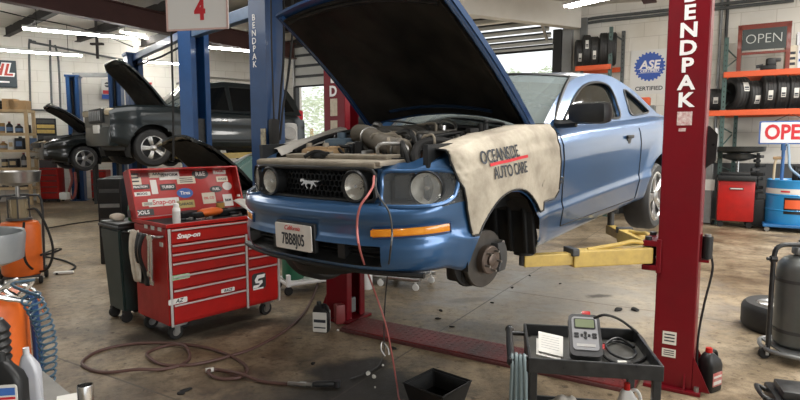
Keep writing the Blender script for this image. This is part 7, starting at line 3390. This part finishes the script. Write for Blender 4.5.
pane(suv, 'windscreen', (.98, 1.10), (.28, 1.69), .86, .70, mat('windscreen_glass', (.55, .64, .62), .03, 0, trans=.72, spec=.9), .012)
pane(suv, 'rear_window', (-2.03, 1.14), (-1.77, 1.66), .82, .70, 'glassdark', .012)
for sg in (1, -1):
    bm = B()
    tube(bm, [(.3, .60 * sg, 1.79), (.1, .62 * sg, 1.845), (-.9, .64 * sg, 1.85), (-1.5, .62 * sg, 1.83), (-1.72, .60 * sg, 1.76)], .022, 8, 4)
    obj('roof_rail', bm, 'alu', suv)
    wheel(suv, (1.42, .80 * sg, wr_), wr_ + .012, .235, .24, sg)
    wheel(suv, (-1.48, .80 * sg, wr_), wr_ + .012, .235, .24, sg)
    bm = B()
    for x in (-.23, -1.20):
        tube(bm, [(x, .955 * sg, .45), (x, .955 * sg, .8), (x + .02, .94 * sg, 1.08)], .007, 6, 2)
    tube(bm, [(-1.0, .958 * sg, .52), (0, .958 * sg, .52), (.9, .958 * sg, .52)], .02, 6, 2)
    obj('door_seam', bm, 'rubber', suv)
    for x in (-.05, -1.02):
        bm = B()
        box(bm, (x, .955 * sg, .93), (.18, .03, .035), bev=.01)
        obj('door_handle', bm, 'chrome', suv)
    bm = B()
    box(bm, (.72, 1.06 * sg, 1.13), (.13, .20, .16), bev=.05)
    obj('door_mirror', bm, 'black', suv)
    bm = B()
    box(bm, (-2.02, .80 * sg, 1.12), (.20, .16, .24), bev=.05)
    obj('tail_lamp', bm, mat('tail_red', (.55, .02, .03), .2, coat=.5), suv)
    bm = B()
    box(bm, (2.06, .58 * sg, 1.04), (.26, .42, .15), rz(-.25 * sg), bev=.06)
    hl = obj('headlamp', bm, mat('lamp_warm', (.40, .34, .23), .2, .2, var=(.18, .15, .11), scale=10, coat=.5), suv)
bm = B()
box(bm, (2.15, 0, .98), (.10, .84, .28), bev=.03)
gr_ = obj('grille', bm, 'black', suv)
for k in range(7):
    bm = B()
    box(bm, (2.20, -.33 + .11 * k, .98), (.03, .045, .19), bev=.012)
    obj('grille_slot_frame', bm, 'grey', gr_)
bm = B()
box(bm, (2.20, .10, .72), (.05, .32, .16), bev=.01)
obj('plate', bm, 'paper', suv)
bm = B()
box(bm, (2.06, 0, .58), (.26, 1.55, .40), bev=.08)
obj('front_bumper', bm, dark_green, suv)
bm = B()
box(bm, (.2, 0, .36), (3.4, 1.5, .12), bev=.03)
obj('underbody', bm, 'black', suv)
bm = B()
box(bm, (1.55, 0, .98), (.9, 1.4, .10), bev=.02)
obj('engine_cover', bm, 'black', suv)
lifted_hood(suv, 1.02, 1.16, 1.22, math.radians(48), .76, .66, dark_green, 'liner')
# lift arms under the SUV
for k, (px, py, Y) in enumerate(((205, 148, 10.2),)):
    bm = B()
    a, b_ = PA + Vector((0, 0, suv.location.z + .20)), SUVM @ Vector((.85, .62, .20))
    c_ = SUVM @ Vector((-.9, .62, .20))
    d = b_ - a
    box(bm, (a + b_) / 2, (d.length, .12, .11), rz(math.atan2(d.y, d.x)))
    obj('swing_arm', bm, 'yellow', bl1, smooth=False)
    bm = B()
    d = c_ - a
    box(bm, (a + c_) / 2, (d.length, .12, .11), rz(math.atan2(d.y, d.x)))
    obj('swing_arm', bm, 'yellow', bl1, smooth=False)
# seats seen through the glass
bm = B()
for y in (.4, -.4):
    box(bm, (-.30, y, 1.20), (.16, .44, .5), bev=.06)
    box(bm, (-.36, y, 1.50), (.10, .24, .16), bev=.04)
obj('seats', bm, 'black', suv)

# ---- sedan on the far lift
ws_ = at(84, 158.5, 13.6)
rs = .30
org = Vector((ws_.x, ws_.y, 0)) - hd_ * 1.30 - LFT * .74
sed = thing('sedan', 'dark sedan raised on the far blue lift, hood up, facing the shelves', 'car', (org.x, org.y, ws_.z - rs), vrot)
sed_p = mat('sedan_paint', (.008, .010, .010), .22, .1, var=(.012, .015, .015), scale=4, coat=.5, spec=.35)
vehicle(sed, (-2.2, 2.12), [(-2.2, .88), (-1.8, .98), (-.9, .96), (.6, .92), (.9, .94), (1.5, .86), (1.95, .74), (2.12, .66)], .86, .22, ((1.30, rs, .37), (-1.35, rs, .37)), sed_p)
house(sed, .83, [(-1.75, .96), (-1.25, 1.30), (-.8, 1.40), (-.1, 1.42), (.25, 1.34), (.95, .94)], [[(.62, 1.0), (.2, 1.28), (-.2, 1.34), (-.22, 1.0)], [(-.3, 1.0), (-.28, 1.34), (-.8, 1.32), (-1.2, 1.02)]], sed_p, 'glassdark', tumble=.42, zbelt=.95)
pane(sed, 'windscreen', (.95, .95), (.27, 1.34), .76, .60, mat('windscreen_glass', (.55, .64, .62), .03, 0, trans=.72, spec=.9), .012)
pane(sed, 'rear_window', (-1.72, .98), (-1.27, 1.29), .72, .62, 'glassdark', .012)
for sg in (1, -1):
    wheel(sed, (1.30, .74 * sg, rs), rs, .20, .20, sg)
    wheel(sed, (-1.35, .74 * sg, rs), rs, .20, .20, sg)
    bm = B()
    box(bm, (1.90, .60 * sg, .655), (.36, .30, .13), Matrix.Rotation(-.45 * sg, 3, 'Z') @ Matrix.Rotation(.25, 3, 'Y'), bev=.05)
    obj('headlamp', bm, mat('lamp_warm', (.40, .34, .23), .2, .2), sed)
    bm = B()
    box(bm, (.55, .92 * sg, .98), (.12, .2, .13), bev=.05)
    obj('door_mirror', bm, sed_p, sed)
bm = B()
box(bm, (2.05, 0, .42), (.20, 1.45, .30), bev=.07)
obj('front_bumper', bm, sed_p, sed)
bm = B()
box(bm, (2.10, 0, .62), (.10, .7, .12), bev=.03)
obj('grille', bm, 'black', sed)
bm = B()
box(bm, (0, 0, .26), (3.4, 1.4, .12), bev=.03)
obj('underbody', bm, 'black', sed)
bm = B()
box(bm, (1.45, 0, .80), (.8, 1.2, .10), bev=.02)
box(bm, (1.25, .2, .88), (.25, .3, .10), bev=.03)
obj('engine_cover', bm, 'darkgrey', sed)
lifted_hood(sed, .98, .93, 1.08, math.radians(36), .68, .60, sed_p, 'liner')

# ---- green car on the floor between chest and coupe
gcar = thing('green_car', 'dark green car parked on the floor behind the tool chest, hood up', 'car', (-1.98, 9.25, .0), vrot + .12)
gp_ = mat('green_car_paint', (.05, .075, .07), .25, .3, var=(.03, .05, .045), scale=3, coat=.8)
vehicle(gcar, (-2.1, 2.05), [(-2.1, .9), (-1.7, 1.02), (-.9, 1.0), (.6, .98), (.9, 1.0), (1.5, .94), (1.9, .82), (2.05, .72)], .85, .22, ((1.25, .31, .38), (-1.35, .31, .38)), gp_)
house(gcar, .83, [(-1.7, 1.0), (-1.2, 1.33), (-.8, 1.43), (-.1, 1.45), (.22, 1.38), (.92, 1.0)], [[(.60, 1.05), (.2, 1.31), (-.2, 1.37), (-.22, 1.05)], [(-.3, 1.05), (-.28, 1.37), (-.8, 1.35), (-1.2, 1.06)]], gp_, mat('green_glass', (.09, .15, .135), .06, 0, spec=.8), tumble=.42, zbelt=1.0)
pane(gcar, 'windscreen', (.93, 1.0), (.24, 1.38), .76, .62, mat('green_glass', (.09, .15, .135), .06, 0, spec=.8), .012)
for sg in (1, -1):
    wheel(gcar, (1.25, .74 * sg, .31), .31, .20, .20, sg)
    wheel(gcar, (-1.35, .74 * sg, .31), .31, .20, .20, sg)
    bm = B()
    tube(bm, [(.95, .78 * sg, 1.02), (.25, .64 * sg, 1.39), (-.1, .62 * sg, 1.46), (-.8, .63 * sg, 1.44), (-1.2, .68 * sg, 1.34)], .022, 8, 4)
    obj('roof_trim', bm, 'alu', gcar)
    bm = B()
    box(bm, (.58, .93 * sg, 1.04), (.12, .2, .13), bev=.05)
    obj('door_mirror', bm, gp_, gcar)
    bm = B()
    box(bm, (1.88, .60 * sg, .72), (.3, .3, .14), rz(-.4 * sg), bev=.05)
    obj('headlamp', bm, 'alu', gcar)
bm = B()
box(bm, (0, 0, .28), (3.4, 1.4, .14), bev=.03)
obj('underbody', bm, 'black', gcar)
bm = B()
box(bm, (1.45, 0, .88), (.8, 1.3, .10), bev=.02)
obj('engine_cover', bm, 'darkgrey', gcar)
lifted_hood(gcar, .98, 1.0, 1.05, math.radians(40), .70, .62, sed_p, 'liner')

# ================================================================== SHELVES AND CABINETS ALONG THE LEFT WALL
sp0 = at(-40, 145, 14.7)
sp1 = at(28.5, 145, 15.0)
sdir = Vector((sp1.x - sp0.x, sp1.y - sp0.y, 0))
SL = sdir.length
srot = math.atan2(sdir.y, sdir.x)
shf = thing('wooden_shelf', 'tall wooden shelf unit stocked with bottles against the white block wall', 'shelf', (sp0.x, sp0.y, 0), srot)
SHM = Matrix.Translation(shf.location) @ Matrix.Rotation(srot, 4, 'Z')


def shz(py):
    return CAMH + (145 - py) / FPX * 15.0


SZS = [shz(y) for y in (110, 133, 149.5, 167.5, 187)]
SHD = .5
for x in (0.03, SL - .03):
    for y in (.03, SHD - .03):
        bm = B()
        box(bm, (x, y, SZS[0] / 2), (.08, .06, SZS[0]), bev=.004)
        obj('post', bm, 'wood', shf, smooth=False)
for z in SZS:
    bm = B()
    box(bm, (SL / 2, SHD / 2, z - .035), (SL, SHD, .07), bev=.004)
    obj('shelf_board', bm, 'wood', shf, smooth=False)
rnd = random.Random(21)
kinds = ['bottle', 'bottle', 'can', 'box', 'jug']
cols = {'black': (.02, .02, .022), 'grey': (.30, .31, .32), 'white': (.62, .62, .60), 'blue': (.10, .17, .30), 'amber': (.35, .20, .06), 'red': (.30, .04, .03), 'tan': (.48, .36, .20), 'steelblue': (.20, .26, .32)}
shm = {k: mat('shelf_' + k, c, .4, var=tuple(v * .6 for v in c), scale=12) for k, c in cols.items()}
rows_ = ['second', 'third', 'fourth', 'bottom']
for si, z in enumerate(SZS[1:]):
    x = SL * .52
    k = 0
    while x < SL - .12:
        w = rnd.uniform(.13, .24)
        h = rnd.uniform(.20, .40)
        kd = rnd.choice(kinds)
        ck = rnd.choice(['black', 'black', 'grey', 'white', 'blue', 'steelblue', 'tan', 'amber'] if si < 2 else ['black', 'black', 'white', 'grey', 'black'])
        loc = SHM @ Vector((x + w / 2, .18 + rnd.uniform(-.03, .05), z + .001))
        lab = '%s %s standing on the %s board of the wooden shelf' % ({'steelblue': 'blue-grey', 'amber': 'amber-brown'}.get(ck, ck), {'bottle': 'round bottle', 'can': 'tin', 'box': 'box', 'jug': 'square jug'}[kd], rows_[si])
        t = thing({'bottle': 'bottle', 'can': 'tin', 'box': 'storage_box', 'jug': 'jug'}[kd], lab, kd, loc, srot, 'goods on the wooden shelf')
        bm = B()
        if kd == 'bottle':
            lathe(bm, [(.001, 0), (w * .40, 0), (w * .42, .01), (w * .42, h * .65), (w * .15, h * .85), (w * .15, h * .9)], None, 18)
        elif kd == 'can':
            lathe(bm, [(.001, 0), (w * .45, 0), (w * .45, h * .75), (w * .42, h * .77), (.001, h * .77)], None, 18)
        else:
            box(bm, (0, 0, h * .4), (w * .9, w * .8, h * .8), bev=.015 if kd == 'jug' else .004)
        obj('body', bm, shm[ck], t)
        if kd in ('bottle', 'jug'):
            bm = B()
            cyl(bm, (0, 0, h * (.9 if kd == 'bottle' else .8)), (0, 0, h * (1.0 if kd == 'bottle' else .92)), w * .17, seg=12)
            obj('cap', bm, shm[rnd.choice(['white', 'black', 'red'])], t)
        bm = B()
        if kd in ('bottle', 'can'):
            lathe(bm, [(w * (.425 if kd == 'bottle' else .455), h * .15), (w * (.425 if kd == 'bottle' else .455), h * .5)], None, 18)
        else:
            box(bm, (0, -w * .4 - .002, h * .4), (w * .6, .004, h * .35))
        obj('label', bm, shm[rnd.choice(['white', 'tan', 'grey', 'blue'])], t)
        x += w + rnd.uniform(.01, .05)
        k += 1
# cartons and black goods on the top board
for (px, w, h, m_, lb, nm) in ((14, .30, .28, 'card', 'small cardboard box behind the open one on the top board', 'carton'), (22, .42, .24, 'card', 'brown cardboard box on the top board of the wooden shelf', 'carton')):
    c = at(px, 145, 15.15)
    q_ = SHM.inverted() @ Vector((c.x, c.y, 0))
    t = thing(nm, lb, 'box', SHM @ Vector((q_.x, .22, SZS[0] + .001)), srot)
    bm = B()
    box(bm, (0, 0, h / 2), (w, .3, h), bev=.004)
    obj('box', bm, m_, t, smooth=False)
    bm = B()
    box(bm, (-.02, -.152, h * .5), (w * .2, .003, h * .5))
    obj('tape', bm, 'tan', t, smooth=False)
for (px, r, lb) in ((2, .15, 'black coiled gear on the top shelf board at the picture edge'), (9, .13, 'black bundle beside the cardboard boxes on the top board')):
    c = at(px, 145, 15.15)
    q_ = SHM.inverted() @ Vector((c.x, c.y, 0))
    bm = B()
    for k in range(3):
        tube(bm, [(r * math.cos(a) * (1 - .1 * k), r * .7 * math.sin(a), .05 + .07 * k) for a in [2 * PI * j / 12 for j in range(12)]], .045, 8, 2, closed=True)
    o_ = simple('hose_coil', bm, 'black', lb, 'hose coil')
    o_.location = SHM @ Vector((q_.x, .22, SZS[0] + .001))

# red tool cabinets
def red_cabinet(label, px0, px1, py0, py1, Y, n, rot, depth=.42):
    a, b_ = at(px0, py1, Y), at(px1, py1, Y)
    w = (b_ - a).length
    zt_ = CAMH + (145 - py0) / FPX * Y
    t = thing('drawer_cabinet', label, 'cabinet', ((a.x + b_.x) / 2, Y + depth / 2, 0), rot)
    bm = B()
    box(bm, (0, 0, .10 + (zt_ - .10) / 2), (w, depth, zt_ - .10), bev=.012)
    obj('body', bm, 'toolred', t, smooth=False)
    h = (zt_ - .14) / n
    for k in range(n):
        bm = B()
        z = .13 + h * (k + .5)
        box(bm, (0, -depth / 2 - .008, z), (w * .90, .02, h * .86), bev=.004)
        d_ = obj('drawer', bm, 'toolred', t, smooth=False)
        bm = B()
        box(bm, (0, -depth / 2 - .024, z + h * .36), (w * .86, .014, .022))
        obj('drawer_handle', bm, 'darkgrey', d_, smooth=False)
    for x in (-w * .4, w * .4):
        for y in (-depth * .35, depth * .35):
            bm = B()
            lathe(bm, [(.001, -.015), (.04, -.015), (.048, -.006), (.048, .006), (.04, .015), (.001, .015)], Matrix.Translation((x, y, .048)) @ Matrix.Rotation(PI / 2, 4, 'X'), 16)
            obj('caster', bm, 'rubber', t)
    return t


red_cabinet('red drawer cabinet with five drawers beside the wooden shelf', 40.5, 57.5, 168, 199, 15.6, 5, .15)
red_cabinet('red drawer cabinet half hidden behind the far blue lift post', 91, 105, 170, 196, 15.9, 4, .15)
# yellow case over the red cabinet
q_ = at(46, 128, 15.95)
t = thing('parts_cabinet', 'small yellow-fronted parts cabinet on the white wall behind the sedan', 'parts cabinet', (q_.x, q_.y, q_.z - .22), lrot)
bm = B()
box(bm, (0, 0, .25), (.50, .2, .48), bev=.01)
obj('case', bm, 'black', t, smooth=False)
for k, (z, c) in enumerate(((.40, 'darkgrey'), (.26, 'yellow'), (.12, 'yellow'))):
    bm = B()
    box(bm, (0, -.105, z), (.42, .02, .10))
    obj('bin_front', bm, c, t, smooth=False)
bm = B()
box(bm, (0, 0, .02 - (q_.z - .22) / 2), (.42, .18, (q_.z - .22)))
obj('stand', bm, 'darkgrey', t, smooth=False)
# yellow arm / tray under sedan and SUV
q_ = at(107, 160, 15.3)
t = thing('yellow_tray', 'long yellow tray on a stand under the front of the SUV', 'tray', (q_.x, q_.y, 0), vrot * 0 + .2)
bm = B()
box(bm, (0, 0, q_.z), (.75, .4, .12), bev=.02)
obj('tray', bm, mat('tray_yellow', (.60, .42, .08), .45, var=(.4, .28, .06), scale=9), t, smooth=False)
bm = B()
for x in (-.3, .3):
    box(bm, (x, 0, q_.z / 2 - .05), (.06, .3, q_.z - .1))
obj('stand', bm, 'darkgrey', t, smooth=False)
# black equipment behind the tool chest
for (px, pb, pt, Y, w, lb) in ((111, 208, 178, 7.6, .30, 'black steel stand just behind the wheeled bin'), (120, 205, 176, 8.0, .34, 'black slotted cabinet behind the open lid of the tool chest')):
    q_ = at(px, 150, Y)
    zt_ = CAMH + (145 - pt) / FPX * Y
    t = thing('equipment_cabinet', lb, 'cabinet', (q_.x, q_.y, 0), .2)
    bm = B()
    box(bm, (0, 0, zt_ / 2), (w, .35, zt_), bev=.02)
    obj('case', bm, 'black', t, smooth=False)
    for k in range(4):
        bm = B()
        box(bm, (0, -.18, zt_ * (.35 + .17 * k)), (w * .8, .02, .05))
        obj('slot', bm, 'darkgrey' if k != 2 else 'grey', t, smooth=False)
# white hose and bits by the far lift
bm = B()
tube(bm, [at(70, 168, 15.6), at(72, 180, 15.6), at(69, 192, 15.6), at(73, 198, 15.6), at(76, 188, 15.6), at(75, 172, 15.6)], .035, 8, 5)
simple('wall_hose', bm, 'redhose', 'reddish hose hanging behind the sedan beside the far blue post', 'hose')
bm = B()
box(bm, at(65, 198, 15.4) + Vector((0, 0, .06)), (.22, .2, .2), bev=.04)
simple('white_bucket', bm, 'white', 'small white container on the floor beside the red cabinet', 'container')
bm = B()
q_ = at(290, 130, 8.3)
box(bm, Vector((q_.x, q_.y, q_.z - .08)), (.20, .2, .36), rz(.4), bev=.06)
cyl(bm, Vector((q_.x + .02, q_.y - .1, q_.z - .05)), Vector((q_.x + .03, q_.y - .16, q_.z - .05)), .10, .09, 20)
box(bm, Vector((q_.x, q_.y, (q_.z - .36) / 2)), (.2, .2, q_.z - .36))
simple('wrapped_unit', bm, mat('unit_white', (.58, .57, .54), .6, var=(.2, .2, .19), scale=9), 'off-white machine unit standing between the blue post and the SUV tail', 'machine')

# ================================================================== WALL SIGNS, LIGHTS, CONDUITS
def wall_panel(px0, px1, py0, py1, name, label, cat, border, d=.03):
    a, b_ = left_wall(px0, (py0 + py1) / 2, d), left_wall(px1, (py0 + py1) / 2, d)
    c = (a + b_) / 2
    w = (b_ - a).length
    h = (py1 - py0) / FPX * c.y
    t = thing(name, label, cat, c, lrot)
    bm = B()
    box(bm, (0, 0, 0), (w, .03, h), bev=.004)
    pn = obj('panel', bm, border, t, smooth=False)
    return t, pn, w, h


t, pn, w, h = wall_panel(-34, 16.5, 60, 86.5, 'wall_banner', 'dark blue-grey banner with red lettering high on the block wall', 'banner', mat('banner_slate', (.035, .05, .06), .6))
mt = Matrix.Translation((w / 2 - .06, -.02, .10)) @ Matrix.Rotation(PI / 2, 4, 'X')
text('banner_lettering', 'HL', .46, 'whitetext', pn, mt @ Matrix.Translation((-.02, 0, 0)), .001, align='RIGHT', shear=.25, bold=.035)
text('banner_lettering', 'HL', .46, mat('banner_red', (.50, .05, .03), .5), pn, mt @ Matrix.Translation((-.03, 0, .006)), .001, align='RIGHT', shear=.25, bold=.008)
bm = B()
box(bm, (w / 2 - .55, -.018, -.22), (.75, .004, .045))
obj('banner_rule', bm, 'whitetext', pn, smooth=False)
t, pn, w, h = wall_panel(101.5, 113.5, 79.5, 99, 'wall_poster', 'small red, white and blue poster on the wall between blue posts', 'poster', 'paper')
bm = B()
box(bm, (0, -.018, -h * .38), (w, .004, h * .22))
obj('poster_band', bm, 'bluetext', pn, smooth=False)
bm = B()
box(bm, (0, -.018, -h * .15), (w * .8, .004, h * .18))
obj('poster_band', bm, 'redtext', pn, smooth=False)
bm = B()
lathe(bm, [(.001, 0), (w * .24, 0), (w * .24, .004), (.001, .004)], Matrix.Translation((0, -.016, h * .22)) @ Matrix.Rotation(PI / 2, 4, 'X'), 24)
obj('poster_emblem', bm, 'darkgrey', pn)
bm = B()
box(bm, (0, -.018, h * .22), (w * .6, .008, h * .05))
obj('poster_band', bm, 'paper', pn, smooth=False)
t, pn, w, h = wall_panel(147, 153, 80, 87, 'wall_notice', 'tiny white notice on the wall behind the SUV hood', 'notice', 'paper')
bm = B()
box(bm, (0, -.018, 0), (w * .6, .004, h * .3))
obj('notice_print', bm, 'redtext', pn, smooth=False)


def tube_light(px0, py0, px1, py1, z, label, Y0=None, ext0=0.0, w=.10):
    Ya = (z - CAMH) * FPX / (145 - py0)
    Yb = (z - CAMH) * FPX / (145 - py1)
    a, b_ = at(px0, py0, Ya), at(px1, py1, Yb)
    a.z = b_.z = z
    d = (b_ - a).normalized()
    a = a - d * ext0
    c = (a + b_) / 2
    L_ = (b_ - a).length
    t = thing('tube_light', label, 'ceiling light', c, math.atan2(d.y, d.x))
    bm = B()
    box(bm, (0, 0, .07), (L_, w * 1.1, .05), bev=.01)
    obj('housing', bm, mat('fixture_white', (.7, .7, .68), .5), t, smooth=False)
    for y in (-w * .3, w * .3):
        bm = B()
        cyl(bm, (-L_ / 2 + .02, y, .025), (L_ / 2 - .02, y, .025), .021, seg=12)
        obj('lamp_tube', bm, 'tube', t)
    for x in (-L_ * .38, L_ * .38):
        bm = B()
        cyl(bm, (x, 0, .09), (x, 0, CEIL - z), .008, seg=6)
        obj('hanger', bm, 'rubber', t)
    return t


tube_light(22, 33, 138, 43, 4.0, 'long fluorescent tube light nearest the big rafter on the left')
tube_light(0, 53.5, 83, 59, 4.0, 'long fluorescent tube light by the banner, lower than its neighbour', ext0=1.0)
tube_light(143, 64.5, 181, 67, 4.0, 'fluorescent tube light half hidden behind the middle blue post')
tube_light(204, 50.5, 256, 55, 4.1, 'fluorescent tube light between the two tall blue posts')
tube_light(121, 35.5, 166, 47, 4.78, 'added glowing strip tight under the roof beyond the rafter, for a bright ceiling patch')  # these tubes stand in for a brightly lit patch of ceiling
tube_light(566, 13, 640, -3.5, 4.25, 'white fluorescent fixture over the corner tyre rack', w=.22)
# conduits on the left wall
for (pts, lb) in (([(30.5, 110), (29, 45), (32, 41.5), (36, 42)], 'bent conduit rising up the block wall beside the banner'), ([(52, 112), (50.5, 70), (50, 40)], 'thin conduit rising up the block wall, middle of three'), ([(60.5, 112), (58.5, 62), (55, 45)], 'thin conduit rising up the block wall beside the sedan hood')):
    bm = B()
    tube(bm, [left_wall(x, y, .04) for x, y in pts], .028, 8, 3)
    simple('conduit', bm, 'rackgrey', lb, 'pipe')
bm = B()
a, b_ = left_wall(30, 42, .06), left_wall(134, 62, .06)
tube(bm, [a, a.lerp(b_, .5), b_], .03, 8, 2)
simple('ceiling_pipe', bm, 'rackgrey', 'dark pipe sloping along the top of the block wall', 'pipe')
bm = B()
a, b_ = left_wall(28, 109.8, .04), left_wall(72, 110.5, .04)
tube(bm, [a, b_], .022, 8, 1)
simple('wall_pipe', bm, 'rackgrey', 'straight horizontal pipe along the block wall above the sedan', 'pipe')
bm = B()
q_ = at(97, 44, 14)
box(bm, (q_.x, q_.y, (CEIL + q_.z - .35) / 2), (.05, .05, CEIL - q_.z + .35))
box(bm, (q_.x, q_.y, q_.z), (.30, .10, .05))
simple('ceiling_bracket', bm, 'purlin' if 'purlin' in M else purlin_m, 'dark steel bracket hanging from the roof above the poster', 'bracket', smooth=False)
# dark wire sagging under the roof
bm = B()
tube(bm, [at(0, 11, 11.5), at(30, 18, 11.8), at(64, 24.5, 12.2), at(98, 33, 12.6), at(133, 47, 13.4)], .012, 6, 5)
simple('roof_cable', bm, 'rubber', 'thin dark cable sagging under the roof above the tube lights', 'cable')
# bay number sign
c = at(197, 4, 6.6)
w = 66 * 6.6 / FPX
t = thing('bay_sign', 'white hanging bay sign with a red number 4', 'sign', c, -.20)
bm = B()
box(bm, (0, 0, 0.02), (w, .02, .62), bev=.006)
pn = obj('panel', bm, mat('bay_sign_white', (.72, .71, .68), .5), t, smooth=False)
bm = B()
for cc, s in (((0, -.013, .335), (w, .008, .02)), ((0, -.013, -.285), (w, .008, .02)), ((-w / 2 + .01, -.013, .02), (.02, .008, .62)), ((w / 2 - .01, -.013, .02), (.02, .008, .62))):
    box(bm, cc, s)
obj('border', bm, mat('sign_edge_pink', (.62, .42, .38), .5), pn, smooth=False)
text('sign_lettering', '4', .32, 'redtext', pn, Matrix.Translation((.04, -.013, -.075)) @ Matrix.Rotation(PI / 2, 4, 'X'), .001, bold=.014, sx=.8)
text('sign_lettering', 'BAY', .18, 'redtext', pn, Matrix.Translation((.14, -.013, .155)) @ Matrix.Rotation(PI / 2, 4, 'X'), .001, bold=.006)
for x in (-w * .42, w * .45):
    bm = B()
    cyl(bm, (x, 0, .3), (x, 0, CEIL - c.z), .008, seg=6)
    obj('hanging_chain', bm, 'steel', t)
bm = B()
tube(bm, [at(171, 22, 6.7), at(172, 60, 6.7), at(173, 100, 6.7), at(173.5, 160, 6.7)], .012, 6, 3)
simple('hanging_cable', bm, 'rubber', 'thin black cable hanging below the bay number sign', 'cable')

# ================================================================== OUTSIDE
bk = mat('leaf_overexposed', (.55, .60, .45), .7, var=(.70, .73, .62), scale=3)  # leaf colour lightened to imitate overexposed daylight
rnd = random.Random(9)
for i, (px, Y, r, h) in enumerate(((312, 31, 1.9, 4.2), (334, 36, 2.2, 5.5), (462, 30, 1.4, 6.4), (505, 34, 1.6, 7.0), (548, 30, 1.4, 6.6))):
    q_ = at(px, 145, Y)
    t = thing('tree', ['pale bushy tree outside the bay door beside the far red post', 'taller pale tree outside behind the far red post', 'pale tree outside the open rear door above the coupe roof', 'pale tree outside, middle of the three over the coupe roof', 'pale tree outside the rear door next to its jamb'][i], 'tree', (q_.x, q_.y, -.02), 0, 'trees in the yard')
    bm = B()
    cyl(bm, (0, 0, 0), (0, 0, h * .6), .16, .10, 10)
    obj('trunk', bm, 'wood', t)
    bm = B()
    for k in range(1500):
        v = Vector((rnd.gauss(0, 1), rnd.gauss(0, 1), rnd.gauss(0, 1))).normalized() * (r * rnd.uniform(.55, 1.0))
        v.z = v.z * .9 + h * .68
        s = rnd.uniform(.07, .16)
        m_ = Matrix.Translation(v) @ Matrix.Rotation(rnd.uniform(0, 6), 4, 'Z') @ Matrix.Rotation(rnd.uniform(0, 3), 4, 'X')
        bm.faces.new([bm.verts.new(m_ @ Vector(c)) for c in ((-s, 0, 0), (0, -s * .5, 0), (s, 0, 0), (0, s * .5, 0))])
    obj('crown', bm, bk, t, smooth=False, fix=False)
